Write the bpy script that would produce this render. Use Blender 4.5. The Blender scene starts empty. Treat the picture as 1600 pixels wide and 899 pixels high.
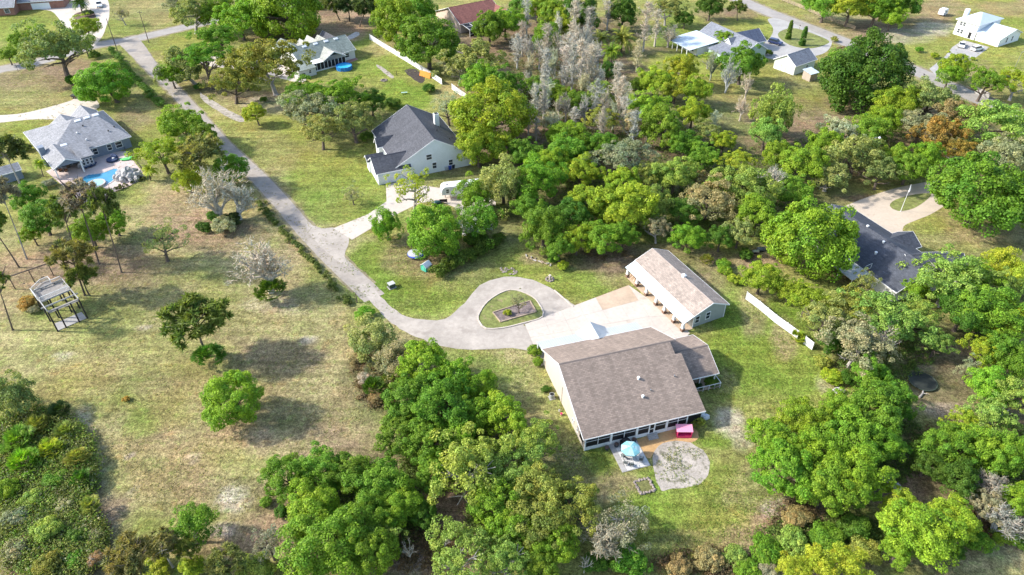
import bpy, bmesh, math, random
import numpy as np
from mathutils import Vector, Matrix, noise

# ---------------------------------------------------------------- camera, light, exposure
F_PX, PITCH, CAM_H = 1110.0, math.radians(38.0), 85.0
scene = bpy.context.scene
cam_data = bpy.data.cameras.new("camera")
cam_data.sensor_width = 36.0
cam_data.lens = 36.0 * F_PX / 1600.0
cam_data.clip_start = 1.0
cam_data.clip_end = 8000.0
cam = bpy.data.objects.new("camera", cam_data)
cam.location = (0, 0, CAM_H)
cam.rotation_euler = (math.pi / 2 - PITCH, 0, 0)
scene.collection.objects.link(cam)
scene.camera = cam

SUN_EL, SUN_AZ = math.radians(35), math.radians(-87)      # azimuth measured from +Y towards +X
world = bpy.data.worlds.new("World")
scene.world = world
world.use_nodes = True
wn = world.node_tree.nodes
bg = wn["Background"]
bg.inputs["Strength"].default_value = 0.15
sky = wn.new("ShaderNodeTexSky")
sky.sky_type = 'NISHITA'
sky.sun_disc = False
sky.sun_elevation = SUN_EL
sky.sun_rotation = SUN_AZ
sky.air_density = 1.0
sky.dust_density = 1.5
sky.ozone_density = 1.0
world.node_tree.links.new(sky.outputs[0], bg.inputs[0])
sun_data = bpy.data.lights.new("sun", 'SUN')
sun_data.energy = 2.8
sun_data.angle = math.radians(3.0)
sun_data.color = (1.0, 0.955, 0.88)
sun = bpy.data.objects.new("sun", sun_data)
sdir = Vector((math.cos(SUN_EL) * math.sin(SUN_AZ), math.cos(SUN_EL) * math.cos(SUN_AZ), math.sin(SUN_EL)))
sun.rotation_euler = sdir.to_track_quat('Z', 'Y').to_euler()
scene.collection.objects.link(sun)
vs = scene.view_settings
vs.view_transform = 'Standard'
vs.look = 'None'
vs.exposure = 1.32
vs.gamma = 1.0
scene.cycles.max_bounces = 6
scene.cycles.transparent_max_bounces = 4
scene.cycles.use_denoising = True

# ---------------------------------------------------------------- helpers
col = scene.collection
CT, ST = math.cos(PITCH), math.sin(PITCH)

def U(px, py, z=0.0):
    """survey: the world point at height z seen at photo pixel (px, py)"""
    a = (px - 800) / F_PX
    b = -(py - 449.5) / F_PX
    t = (z - CAM_H) / (b * CT - ST)
    return Vector((a * t, (b * ST + CT) * t, z))

def PXM(p):
    """photo pixels per metre at a world point"""
    return F_PX / (p[1] * CT - (p[2] - CAM_H) * ST)

def to_px(X, Y, Z=0.0):
    d = Y * CT - (Z - CAM_H) * ST
    u = Y * ST + (Z - CAM_H) * CT
    return 800 + F_PX * X / d, 449.5 - F_PX * u / d

def height_at(py, x, y):
    lo, hi = 0.0, 30.0
    for _ in range(40):
        m = (lo + hi) / 2
        if to_px(x, y, m)[1] > py: lo = m
        else: hi = m
    return lo

def tag(o, label=None, cat=None, group=None, kind=None):
    if label: o["label"] = label
    if cat: o["category"] = cat
    if group: o["group"] = group
    if kind: o["kind"] = kind
    return o

def thing(name, label, cat, loc=(0, 0, 0), rz=0.0, group=None):
    o = bpy.data.objects.new(name, None)
    o.empty_display_size = 0.3
    o.location = loc
    o.rotation_euler = (0, 0, rz)
    col.objects.link(o)
    return tag(o, label, cat, group)

def link_mesh(name, me, mats, parent=None, loc=(0, 0, 0), rot=(0, 0, 0), scale=(1, 1, 1)):
    o = bpy.data.objects.new(name, me)
    if mats is not None:
        if not isinstance(mats, (list, tuple)): mats = [mats]
        if len(me.materials) == 0:
            for m in mats: me.materials.append(m)
    o.location = loc
    o.rotation_euler = rot
    o.scale = scale
    col.objects.link(o)
    if parent: o.parent = parent
    return o

class MB:
    """collects faces, then builds ONE mesh object; UVs are metres along / up each face"""
    def __init__(self, M=None):
        self.v, self.f, self.mi, self.M = [], [], [], M
        self.cur = 0
    def pt(self, p):
        p = Vector(p)
        if self.M is not None: p = self.M @ p
        self.v.append(p)
        return len(self.v) - 1
    def face(self, pts):
        self.f.append([self.pt(p) for p in pts]); self.mi.append(self.cur)
    def solid(self, top, bottom):
        """closed solid between two rings of equal length (top ring counter-clockwise seen from outside)"""
        n = len(top)
        t = [self.pt(p) for p in top]; b = [self.pt(p) for p in bottom]
        self.f.append(t); self.mi.append(self.cur)
        self.f.append(b[::-1]); self.mi.append(self.cur)
        for i in range(n):
            j = (i + 1) % n
            self.f.append([t[j], t[i], b[i], b[j]]); self.mi.append(self.cur)
    def box(self, x0, y0, z0, x1, y1, z1):
        self.solid([(x0, y0, z1), (x1, y0, z1), (x1, y1, z1), (x0, y1, z1)], [(x0, y0, z0), (x1, y0, z0), (x1, y1, z0), (x0, y1, z0)])
    def slab(self, pts, th):
        pts = [Vector(p) for p in pts]
        self.solid(pts, [p - Vector((0, 0, th)) for p in pts])
    def bar(self, p, q, w, h):
        p, q = Vector(p), Vector(q)
        d = (q - p).normalized()
        s = Vector((0, 0, 1)).cross(d)
        if s.length < 1e-3: s = Vector((1, 0, 0))
        s.normalize()
        n = d.cross(s)
        a, b = s * w / 2, n * h / 2
        self.solid([q - a - b, q + a - b, q + a + b, q - a + b], [p - a - b, p + a - b, p + a + b, p - a + b])
    def tube(self, pts, rad, n=6, cap=True):
        rings = []
        pts = [Vector(p) for p in pts]
        for i, p in enumerate(pts):
            d = (pts[min(i + 1, len(pts) - 1)] - pts[max(i - 1, 0)]).normalized()
            s = d.orthogonal() if abs(d.z) < .9 else Vector((1, 0, 0)) - d * d.x
            s.normalize(); t = d.cross(s)
            rings.append([self.pt(p + (s * math.cos(k * 2 * math.pi / n) + t * math.sin(k * 2 * math.pi / n)) * rad[i]) for k in range(n)])
        for a, b in zip(rings, rings[1:]):
            for k in range(n):
                self.f.append([a[k], a[(k + 1) % n], b[(k + 1) % n], b[k]]); self.mi.append(self.cur)
        if cap:
            self.f.append(rings[0][::-1]); self.mi.append(self.cur)
            self.f.append(rings[-1]); self.mi.append(self.cur)
    def cyl(self, c, r, z0, z1, n=16, r1=None):
        r1 = r if r1 is None else r1
        A = [2 * math.pi * k / n for k in range(n)]
        self.solid([(c[0] + r1 * math.cos(a), c[1] + r1 * math.sin(a), z1) for a in A], [(c[0] + r * math.cos(a), c[1] + r * math.sin(a), z0) for a in A])
    def extrude_y(self, prof, y0, y1):
        """closed profile in x,z (counter-clockwise seen from -y) extruded along y"""
        self.solid([(x, y0, z) for x, z in prof], [(x, y1, z) for x, z in prof])
    def mesh(self, name, smooth=False):
        me = bpy.data.meshes.new(name)
        me.from_pydata([tuple(p) for p in self.v], [], self.f)
        uv = me.uv_layers.new(name="UVMap").data
        for p in me.polygons:
            n = p.normal
            u = Vector((-n.y, n.x, 0))
            if u.length < 1e-4: u = Vector((1, 0, 0))
            u.normalize(); w = n.cross(u)
            for li in p.loop_indices:
                c = me.vertices[me.loops[li].vertex_index].co
                uv[li].uv = (c.dot(u), c.dot(w))
            p.material_index = self.mi[p.index]
            p.use_smooth = smooth
        me.update()
        return me
    def build(self, name, mats, parent=None, smooth=False, bevel=0.0, **kw):
        o = link_mesh(name, self.mesh(name, smooth), mats, parent, **kw)
        if bevel:
            m = o.modifiers.new("bevel", 'BEVEL'); m.width = bevel; m.segments = 2; m.limit_method = 'ANGLE'
        return o

# ---------------------------------------------------------------- materials
def new_mat(name):
    m = bpy.data.materials.new(name); m.use_nodes = True
    nt = m.node_tree
    return m, nt, nt.nodes["Principled BSDF"]

def N(nt, t, **kw):
    n = nt.nodes.new(t)
    for k, v in kw.items():
        if k.startswith("i_"): n.inputs[k[2:].replace("_", " ")].default_value = v
        else: setattr(n, k, v)
    return n

def noise_node(nt, vec, scale, detail=4.0, rough=0.6):
    n = N(nt, "ShaderNodeTexNoise"); n.inputs["Scale"].default_value = scale
    n.inputs["Detail"].default_value = detail; n.inputs["Roughness"].default_value = rough
    nt.links.new(vec, n.inputs["Vector"]); return n

def ramp(nt, fac, a, b, ca, cb):
    r = N(nt, "ShaderNodeValToRGB")
    r.color_ramp.elements[0].position = a; r.color_ramp.elements[0].color = (*ca, 1) if len(ca) == 3 else ca
    r.color_ramp.elements[1].position = b; r.color_ramp.elements[1].color = (*cb, 1) if len(cb) == 3 else cb
    nt.links.new(fac, r.inputs[0]); return r

def mix(nt, mode, fac, a, b):
    m = N(nt, "ShaderNodeMix", data_type='RGBA', blend_type=mode)
    for s, v in ((m.inputs[0], fac), (m.inputs[6], a), (m.inputs[7], b)):
        if isinstance(v, (int, float)): s.default_value = v
        elif isinstance(v, tuple): s.default_value = (*v, 1)
        else: nt.links.new(v, s)
    return m.outputs[2]

def g3(v): return (v, v, v)

MATS = {}
def mat(name, c, rough=0.8, var=0.25, scales=(0.35, 2.5, 14.0), bump=0.15, metal=0.0, pattern=None, spec=0.3, dirt=None):
    """weathered surface: several sizes of tone variation, optional shingle / siding / seam / plank pattern on UV metres"""
    if name in MATS: return MATS[name]
    m, nt, bs = new_mat(name)
    geo = N(nt, "ShaderNodeNewGeometry").outputs["Position"]
    colr = c
    hsum = None
    for i, s in enumerate(scales):
        n = noise_node(nt, geo, s)
        r = ramp(nt, n.outputs[0], .3, .7, g3(1 - var * (.9 - .2 * i)), g3(1 + var * (.9 - .2 * i)))
        colr = mix(nt, 'MULTIPLY', 1.0, colr, r.outputs[0])
        hsum = n.outputs[0]
    if dirt:
        n = noise_node(nt, geo, dirt[1], 6)
        r = ramp(nt, n.outputs[0], dirt[2], dirt[2] + .12, g3(0), g3(1))
        colr = mix(nt, 'MIX', r.outputs[0], colr, dirt[0])
    b = N(nt, "ShaderNodeBump"); b.inputs["Strength"].default_value = bump; b.inputs["Distance"].default_value = 0.05
    nt.links.new(hsum, b.inputs["Height"])
    last = b
    if pattern:
        uv = N(nt, "ShaderNodeUVMap").outputs[0]
        if pattern == 'shingle':
            br = N(nt, "ShaderNodeTexBrick")
            br.inputs["Scale"].default_value = 1.0
            br.inputs["Brick Width"].default_value = 0.55; br.inputs["Row Height"].default_value = 0.27
            br.inputs["Mortar Size"].default_value = 0.022; br.inputs["Bias"].default_value = 0.0
            br.inputs["Color1"].default_value = (.76, .76, .76, 1); br.inputs["Color2"].default_value = (1.24, 1.22, 1.2, 1)
            br.inputs["Mortar"].default_value = (.62, .62, .62, 1)
            nt.links.new(uv, br.inputs["Vector"])
            colr = mix(nt, 'MULTIPLY', 0.8, colr, br.outputs[0])
            b2 = N(nt, "ShaderNodeBump"); b2.inputs["Strength"].default_value = .5; b2.inputs["Distance"].default_value = .02
            nt.links.new(br.outputs[0], b2.inputs["Height"]); nt.links.new(b.outputs[0], b2.inputs["Normal"]); last = b2
            # vertical streaks of weathering
            mp = N(nt, "ShaderNodeMapping"); mp.inputs["Scale"].default_value = (1.3, .12, 1); nt.links.new(uv, mp.inputs[0])
            mq = N(nt, "ShaderNodeMapping"); mq.inputs["Scale"].default_value = (.55, 3.4, 1); nt.links.new(uv, mq.inputs[0])
            rw = noise_node(nt, mq.outputs[0], 1.0, 4, .7); r = ramp(nt, rw.outputs[0], .3, .7, g3(.88), g3(1.12)); colr = mix(nt, 'MULTIPLY', 1.0, colr, r.outputs[0])
            st = noise_node(nt, mp.outputs[0], 1.0, 3)
            r = ramp(nt, st.outputs[0], .35, .7, g3(.86), g3(1.1)); colr = mix(nt, 'MULTIPLY', 1.0, colr, r.outputs[0])
        else:
            ax = {'siding': (0, 5.5), 'seam': (2.4, 0), 'plank': (6.5, 0), 'batten': (2.6, 0)}[pattern]
            mp = N(nt, "ShaderNodeMapping"); nt.links.new(uv, mp.inputs[0])
            w = N(nt, "ShaderNodeTexWave", wave_type='BANDS', bands_direction='Y' if ax[0] == 0 else 'X', wave_profile='SAW' if pattern == 'siding' else 'SIN')
            w.inputs["Scale"].default_value = (ax[0] or ax[1]) / 2.0 * (0.64 if pattern != 'siding' else .32)
            nt.links.new(mp.outputs[0], w.inputs["Vector"])
            r = ramp(nt, w.outputs[0], 0.0, .16, g3(.8), g3(1.0)); colr = mix(nt, 'MULTIPLY', 1.0, colr, r.outputs[0])
            b2 = N(nt, "ShaderNodeBump"); b2.inputs["Strength"].default_value = .5; b2.inputs["Distance"].default_value = .03
            nt.links.new(w.outputs[0], b2.inputs["Height"]); nt.links.new(b.outputs[0], b2.inputs["Normal"]); last = b2
    if isinstance(colr, tuple): bs.inputs["Base Color"].default_value = (*colr, 1)
    else: nt.links.new(colr, bs.inputs["Base Color"])
    nt.links.new(last.outputs[0], bs.inputs["Normal"])
    bs.inputs["Roughness"].default_value = rough
    bs.inputs["Metallic"].default_value = metal
    bs.inputs["Specular IOR Level"].default_value = spec
    MATS[name] = m
    return m

def leaf_mat(name, trans=0.35, var=0.45):
    m, nt, bs = new_mat(name)
    oi = N(nt, "ShaderNodeObjectInfo"); ge = N(nt, "ShaderNodeNewGeometry")
    at = N(nt, "ShaderNodeAttribute"); at.attribute_name = "puff"
    c = oi.outputs["Color"]
    r1 = ramp(nt, ge.outputs["Random Per Island"], 0, 1, g3(1 - var), g3(1 + var)); c = mix(nt, 'MULTIPLY', 1.0, c, r1.outputs[0])
    r2 = ramp(nt, at.outputs["Fac"], 0, 1, (.72, .86, .82), (1.3, 1.1, .95)); c = mix(nt, 'MULTIPLY', 1.0, c, r2.outputs[0])
    hs = N(nt, "ShaderNodeHueSaturation"); nt.links.new(c, hs.inputs["Color"])
    mr = N(nt, "ShaderNodeMapRange"); mr.inputs["To Min"].default_value = .485; mr.inputs["To Max"].default_value = .515
    nt.links.new(oi.outputs["Random"], mr.inputs["Value"]); nt.links.new(mr.outputs[0], hs.inputs["Hue"])
    c = hs.outputs[0]
    nt.links.new(c, bs.inputs["Base Color"]); bs.inputs["Roughness"].default_value = .6; bs.inputs["Specular IOR Level"].default_value = .25
    tr = N(nt, "ShaderNodeBsdfTranslucent"); nt.links.new(mix(nt, 'MULTIPLY', 1.0, c, (1.2, 1.25, .6)), tr.inputs[0])
    ms = N(nt, "ShaderNodeMixShader"); ms.inputs[0].default_value = trans
    nt.links.new(bs.outputs[0], ms.inputs[1]); nt.links.new(tr.outputs[0], ms.inputs[2])
    nt.links.new(ms.outputs[0], nt.nodes["Material Output"].inputs[0])
    return m

LEAF = leaf_mat("leaf")
TWIG = leaf_mat("twig", 0.08, .3)
BARK = mat("bark", (.13, .10, .08), .9, .4, (1.0, 6.0, 20.0), .4)
GREYBARK = mat("grey_bark", (.34, .31, .28), .9, .3, (1.0, 6.0, 20.0), .4)
WHITE = mat("white_paint", (.78, .78, .77), .55, .05)
WHITEMETAL = mat("white_metal_roof", (.53, .60, .645), .4, .06, pattern='seam', bump=.05, spec=.5)
VINYL = mat("white_vinyl", (.66, .66, .64), .45, .04, bump=.03)
PORCHMETAL = mat("pale_blue_metal_roof", (.42, .44, .45), .4, .06, pattern='seam', bump=.05, spec=.5)
CREAM = mat("cream_siding", (.5, .445, .38), .7, .06, pattern='siding')
BRICKBASE = mat("brown_base", (.17, .10, .07), .9, .3)
GLASS = mat("window_glass", (.03, .04, .05), .12, .3, spec=.6, bump=.02)
SCREEN = mat("insect_screen", (.016, .016, .02), .5, .3, bump=.05)
CONCRETE = mat("pale_concrete", (.51, .445, .38), .85, .1, (.25, 1.5, 9.0), .1, dirt=((.43, .365, .3), .5, .57))
CONCRETE2 = mat("tan_concrete", (.46, .35, .25), .85, .12, (.25, 1.5, 9.0), .1)
CONCRETE3 = mat("grey_concrete", (.36, .345, .325), .85, .14, (.25, 1.5, 9.0), .12)
TIMBER = mat("weathered_timber", (.36, .28, .2), .85, .25)
DARKWOOD = mat("dark_timber", (.035, .03, .028), .8, .3)
BLACK = mat("black_plastic", (.02, .02, .022), .5, .2)
FIELDSTONE = mat("field_stone", (.27, .225, .195), .95, .35, (1.0, 5.0, 15.0), .5)
STONE = mat("pale_stone", (.44, .42, .4), .9, .3, (1.0, 4.0, 15.0), .5)
TYRE = mat("tyre_rubber", (.018, .018, .018), .8, .2)
STEEL = mat("bare_steel", (.5, .5, .5), .35, .1, metal=.8)
MULCH = mat("mulch", (.14, .09, .07), .95, .5, (1.0, 6.0, 18.0), .6)
SAND = mat("pale_sand", (.39, .345, .295), .95, .25, (.5, 3.0, 12.0), .5, dirt=((.19, .175, .13), 1.0, .5))
# ---------------------------------------------------------------- ground
# colour patches of grass, leaf litter and bare soil: (cx, cy, rx, ry, colour, strength, raggedness)
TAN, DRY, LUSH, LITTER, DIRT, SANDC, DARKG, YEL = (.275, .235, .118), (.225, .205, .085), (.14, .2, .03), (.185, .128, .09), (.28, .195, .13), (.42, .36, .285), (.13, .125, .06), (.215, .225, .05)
PATCH = [
 # field and its greener / browner parts
 (330, 560, 420, 330, TAN, .85), (300, 610, 150, 50, YEL, .4), (430, 640, 90, 40, YEL, .25), (330, 720, 120, 30, YEL, .3), (250, 540, 120, 24, YEL, .4), (470, 440, 40, 40, YEL, .3), (220, 740, 60, 50, YEL, .25), (130, 590, 60, 30, YEL, .35), (420, 640, 110, 50, DIRT, .45), (270, 740, 90, 60, DIRT, .35), (300, 480, 60, 40, DIRT, .35), (440, 420, 40, 60, DIRT, .4), (250, 480, 190, 60, DRY, .7), (120, 560, 120, 40, DRY, .6), (420, 330, 60, 60, DRY, .5), (500, 600, 60, 60, TAN, .8),
 (225, 665, 38, 34, LUSH, .6), (120, 415, 120, 30, DIRT, .5), (150, 415, 110, 30, LITTER, .6), (205, 440, 60, 22, LITTER, .45), (330, 365, 75, 30, LITTER, .6), (440, 555, 75, 35, LITTER, .45),
 (420, 475, 50, 20, SANDC, .35), (340, 640, 40, 30, TAN, .6), (170, 500, 60, 30, LUSH, .3), (60, 480, 60, 25, LUSH, .3), (140, 620, 100, 40, YEL, .4), (560, 500, 30, 30, LUSH, .4),
 (230, 600, 130, 25, LITTER, .3), (60, 430, 70, 25, DIRT, .6), (20, 480, 30, 30, DIRT, .4), (330, 450, 40, 60, YEL, .35), (480, 690, 90, 30, DIRT, .5),
 (132, 665, 16, 40, SANDC, .6), (150, 740, 12, 55, SANDC, .65), (168, 810, 14, 45, SANDC, .6), (200, 860, 30, 15, SANDC, .7), (365, 780, 24, 22, SANDC, .95), (352, 828, 32, 16, SANDC, .9), (300, 850, 60, 25, DIRT, .5), (380, 860, 50, 40, DIRT, .7),
 (200, 712, 8, 5, SANDC, .8), (208, 770, 9, 6, SANDC, .7), (480, 532, 16, 5, SANDC, .8), (300, 668, 6, 5, SANDC, .6), (225, 512, 12, 6, SANDC, .6), (100, 555, 14, 6, SANDC, .5), (305, 715, 12, 10, SANDC, .35),
 (80, 850, 160, 130, LITTER, .9), (60, 740, 90, 110, LITTER, .9),
 # lawns round the houses
 (540, 300, 80, 55, LUSH, .75), (480, 240, 80, 60, YEL, .7), (600, 340, 40, 25, LUSH, .6), (590, 430, 60, 55, LUSH, .8), (650, 470, 85, 35, LUSH, .7), (640, 400, 45, 30, DIRT, .5), (560, 210, 40, 60, YEL, .6), (700, 265, 45, 14, DIRT, .5), (660, 280, 40, 10, YEL, .5),
 (425, 250, 40, 60, DRY, .6), (520, 180, 60, 40, YEL, .5), (600, 100, 60, 45, LUSH, .6), (625, 150, 45, 25, LUSH, .9), (600, 75, 40, 20, TAN, .6), (560, 60, 20, 12, LUSH, .8),
 (800, 465, 60, 50, LUSH, .5), (900, 445, 60, 25, LUSH, .7), (830, 420, 50, 20, YEL, .5), (740, 430, 60, 25, DARKG, .4), (960, 430, 30, 18, DRY, .7),
 (720, 565, 50, 20, LUSH, .6), (790, 590, 50, 30, LUSH, .55), (840, 640, 40, 60, TAN, .5), (870, 700, 40, 25, TAN, .6), (930, 720, 35, 30, LUSH, .8),
 (1180, 540, 110, 85, LUSH, .9), (1250, 590, 50, 40, LUSH, .8), (1240, 560, 40, 50, YEL, .5), (1130, 600, 40, 30, DIRT, .35), (1140, 660, 30, 26, SANDC, .75), (1120, 690, 35, 14, LUSH, .8), (1160, 690, 22, 18, SANDC, .5), (1120, 780, 140, 60, LUSH, .7), (1180, 770, 45, 50, TAN, .6), (1090, 830, 150, 50, YEL, .7), (1150, 845, 120, 16, DRY, .5), (960, 760, 40, 25, DIRT, .5), (1010, 800, 60, 30, LUSH, .5),
 (1180, 490, 24, 40, DIRT, .55), (1110, 430, 26, 40, DIRT, .6), (1225, 530, 22, 45, DIRT, .6), (1290, 600, 22, 20, SANDC, .4), (1130, 450, 20, 50, LUSH, .3),
 # far lawns
 (50, 45, 75, 45, YEL, .8), (30, 40, 60, 25, LUSH, .5), (30, 80, 40, 30, LUSH, .8), (230, 30, 50, 35, DRY, .8), (200, 45, 40, 16, LUSH, .5), (290, 68, 60, 18, YEL, .8), (300, 50, 40, 8, LUSH, .7), (60, 125, 90, 22, LITTER, .7), (40, 150, 70, 22, DRY, .8), (120, 110, 50, 16, LITTER, .7), (50, 215, 60, 28, YEL, .8), (40, 205, 40, 15, LUSH, .5),
 (215, 150, 25, 60, DRY, .8), (200, 190, 45, 28, LITTER, .5), (235, 220, 40, 30, YEL, .6), (250, 260, 40, 30, DRY, .7), (260, 285, 50, 25, TAN, .8), (290, 330, 50, 40, DIRT, .55), (205, 310, 30, 14, YEL, .6), (300, 160, 30, 40, YEL, .5),
 (300, 140, 50, 20, LITTER, .4), (340, 130, 40, 22, LITTER, .5), (410, 150, 60, 16, LITTER, .7), (425, 165, 40, 14, SANDC, .45), (400, 175, 60, 16, DRY, .5), (490, 40, 100, 25, DIRT, .85), (450, 60, 60, 14, LITTER, .7), (560, 35, 40, 18, DIRT, .7), (530, 12, 60, 14, LITTER, .8), (330, 8, 60, 14, LITTER, .5), (250, 10, 50, 14, DRY, .7), (480, 160, 60, 30, DIRT, .5), (520, 220, 50, 20, DRY, .6), (560, 175, 40, 20, LITTER, .6),
 (720, 45, 30, 20, DIRT, .7), (705, 145, 25, 20, TAN, .7),
 (1060, 60, 50, 50, LUSH, .75), (1020, 100, 45, 20, YEL, .8), (1110, 30, 40, 20, LITTER, .6), (1180, 30, 40, 20, YEL, .7), (1160, 20, 30, 14, LITTER, .6), (1230, 140, 60, 50, DRY, .9), (1230, 165, 50, 25, YEL, .6), (1270, 190, 50, 25, DIRT, .5), (1160, 190, 40, 40, DRY, .6), (1170, 220, 50, 30, LUSH, .4), (1250, 60, 35, 12, DRY, .5), (1200, 120, 30, 20, YEL, .6),
 (1320, 30, 60, 30, TAN, .9), (1380, 50, 80, 18, DIRT, .8), (1400, 40, 60, 22, LITTER, .55), (1460, 45, 45, 14, SANDC, .75), (1420, 58, 40, 12, SANDC, .6), (1380, 52, 30, 9, SANDC, .5), (1480, 15, 60, 20, DIRT, .6), (1450, 75, 60, 22, YEL, .6), (1560, 50, 70, 60, YEL, .8), (1575, 12, 60, 14, DIRT, .5), (1540, 100, 60, 30, YEL, .7), (1530, 110, 30, 12, DIRT, .6), (1400, 95, 50, 14, YEL, .6),
 (1480, 360, 80, 30, DRY, .85), (1450, 350, 30, 18, YEL, .7), (1540, 370, 70, 18, TAN, .7), (1350, 310, 60, 10, LITTER, .8), (1330, 420, 40, 30, LITTER, .8), (1190, 410, 40, 25, DIRT, .7), (1160, 405, 30, 14, LITTER, .5),
 # under the woods
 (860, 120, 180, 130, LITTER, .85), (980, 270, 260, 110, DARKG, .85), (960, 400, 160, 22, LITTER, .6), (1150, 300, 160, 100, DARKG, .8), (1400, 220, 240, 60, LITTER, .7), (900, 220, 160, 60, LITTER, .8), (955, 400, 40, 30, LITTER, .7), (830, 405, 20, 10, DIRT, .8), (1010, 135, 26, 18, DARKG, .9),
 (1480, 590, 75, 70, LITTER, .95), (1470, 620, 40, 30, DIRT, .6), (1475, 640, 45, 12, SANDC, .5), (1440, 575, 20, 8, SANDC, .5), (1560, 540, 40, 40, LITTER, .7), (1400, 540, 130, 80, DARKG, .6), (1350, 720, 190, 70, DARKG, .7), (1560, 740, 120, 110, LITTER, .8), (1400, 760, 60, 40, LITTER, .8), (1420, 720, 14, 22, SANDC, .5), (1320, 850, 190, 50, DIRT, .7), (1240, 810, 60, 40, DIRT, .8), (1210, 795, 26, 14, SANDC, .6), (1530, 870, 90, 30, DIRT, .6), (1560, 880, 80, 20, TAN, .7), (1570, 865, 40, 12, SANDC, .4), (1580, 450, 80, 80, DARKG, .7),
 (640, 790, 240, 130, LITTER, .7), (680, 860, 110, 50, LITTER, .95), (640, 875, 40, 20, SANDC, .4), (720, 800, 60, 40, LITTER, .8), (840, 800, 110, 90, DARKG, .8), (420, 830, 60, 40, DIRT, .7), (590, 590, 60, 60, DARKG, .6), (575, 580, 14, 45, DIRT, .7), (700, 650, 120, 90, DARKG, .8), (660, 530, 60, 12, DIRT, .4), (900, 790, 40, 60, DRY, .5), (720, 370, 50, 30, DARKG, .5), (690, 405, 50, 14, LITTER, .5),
]
def build_ground():
    xs = np.concatenate([[-4000, -1500, -700, -420], np.arange(-290, 290.5, 1.0), [420, 700, 1500, 4000]])
    ys = np.concatenate([[-4000, -1000, -200, 0], np.arange(30, 345.5, 1.0), [480, 800, 1600, 5000]])
    X, Y = np.meshgrid(xs, ys)
    nx, ny = len(xs), len(ys)
    co = np.stack([X.ravel(), Y.ravel(), np.zeros(X.size)], 1).astype(np.float32)
    idx = np.arange(nx * ny).reshape(ny, nx)
    quads = np.stack([idx[:-1, :-1], idx[:-1, 1:], idx[1:, 1:], idx[1:, :-1]], -1).reshape(-1, 4)
    me = bpy.data.meshes.new("ground")
    me.vertices.add(len(co)); me.vertices.foreach_set("co", co.ravel())
    me.loops.add(quads.size); me.loops.foreach_set("vertex_index", quads.ravel().astype(np.int32))
    me.polygons.add(len(quads)); me.polygons.foreach_set("loop_start", np.arange(0, quads.size, 4, dtype=np.int32))
    me.update(); me.validate()
    x, y = X.ravel(), Y.ravel()
    near = (np.abs(x) < 291) & (y > 29) & (y < 346)
    rng = np.random.default_rng(5)
    def vnoise(s, seed):                      # value noise, smooth
        r = np.random.default_rng(seed); g = r.random((256, 256))
        u, v = x / s + 1000, y / s + 1000
        i, j = np.floor(u).astype(int), np.floor(v).astype(int); fu, fv = u - i, v - j
        fu = fu * fu * (3 - 2 * fu); fv = fv * fv * (3 - 2 * fv)
        G = lambda a, b: g[a % 256, b % 256]
        return (G(i, j) * (1 - fu) + G(i + 1, j) * fu) * (1 - fv) + (G(i, j + 1) * (1 - fu) + G(i + 1, j + 1) * fu) * fv
    n1 = vnoise(14, 1) * .5 + vnoise(5, 2) * .3 + vnoise(2, 3) * .2
    n2 = vnoise(22, 4) * .5 + vnoise(8, 5) * .3 + vnoise(2.5, 6) * .2
    C = np.array(DRY)[None] * (1 - n2[:, None]) + np.array(YEL)[None] * n2[:, None]
    px, py = np.full_like(x, -9999), np.full_like(x, -9999)
    px[near], py[near] = to_px(x[near], y[near])
    rag = (n1 - .5) * 1.5
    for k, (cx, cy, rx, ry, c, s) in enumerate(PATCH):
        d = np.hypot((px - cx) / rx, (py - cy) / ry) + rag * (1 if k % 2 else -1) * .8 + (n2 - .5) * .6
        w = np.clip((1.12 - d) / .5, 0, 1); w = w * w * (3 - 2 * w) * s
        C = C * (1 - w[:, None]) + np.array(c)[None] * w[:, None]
    n3 = vnoise(9, 8) * .5 + vnoise(3.5, 9) * .3 + vnoise(1.5, 10) * .2
    w = (np.clip((n3 - .52) / .16, 0, 1) * .5)[:, None]; C = C * (1 - w) + C * np.array([1.12, .93, .98]) * w
    w = (np.clip((.42 - n3) / .16, 0, 1) * .55)[:, None]; C = C * (1 - w) + C * np.array([.72, .9, .6]) * w
    C *= (1 + (n1[:, None] - .5) * .4)
    a = me.attributes.new("gcol", 'FLOAT_COLOR', 'POINT')
    a.data.foreach_set("color", np.concatenate([C, np.ones((len(C), 1))], 1).astype(np.float32).ravel())
    m, nt, bs = new_mat("ground")
    at = N(nt, "ShaderNodeAttribute"); at.attribute_name = "gcol"
    geo = N(nt, "ShaderNodeNewGeometry").outputs["Position"]
    c = at.outputs["Color"]
    for s, v in ((.12, .18), (.45, .28), (1.2, .26), (2.8, .32), (6.0, .32)):
        n = noise_node(nt, geo, s, 5, .65)
        e = .2 if s < 1 else .11
        r = ramp(nt, n.outputs[0], .5 - e, .5 + e, g3(1 - v), g3(1 + v)); c = mix(nt, 'MULTIPLY', 1.0, c, r.outputs[0])
    # green tufts in the dry turf, straw in the green
    n = noise_node(nt, geo, .9, 6, .7)
    r = ramp(nt, n.outputs[0], .52, .66, g3(0), g3(.6)); c = mix(nt, 'MULTIPLY', r.outputs[0], c, (.62, .95, .5))
    n = noise_node(nt, geo, .33, 7, .75)
    r = ramp(nt, n.outputs[0], .55, .68, g3(0), g3(.7)); c = mix(nt, 'MULTIPLY', r.outputs[0], c, (1.22, .98, .85))
    # mowing passes
    mp = N(nt, "ShaderNodeMapping"); mp.inputs["Rotation"].default_value = (0, 0, math.radians(-62)); mp.inputs["Scale"].default_value = (.03, .75, 1); nt.links.new(geo, mp.inputs[0])
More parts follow.
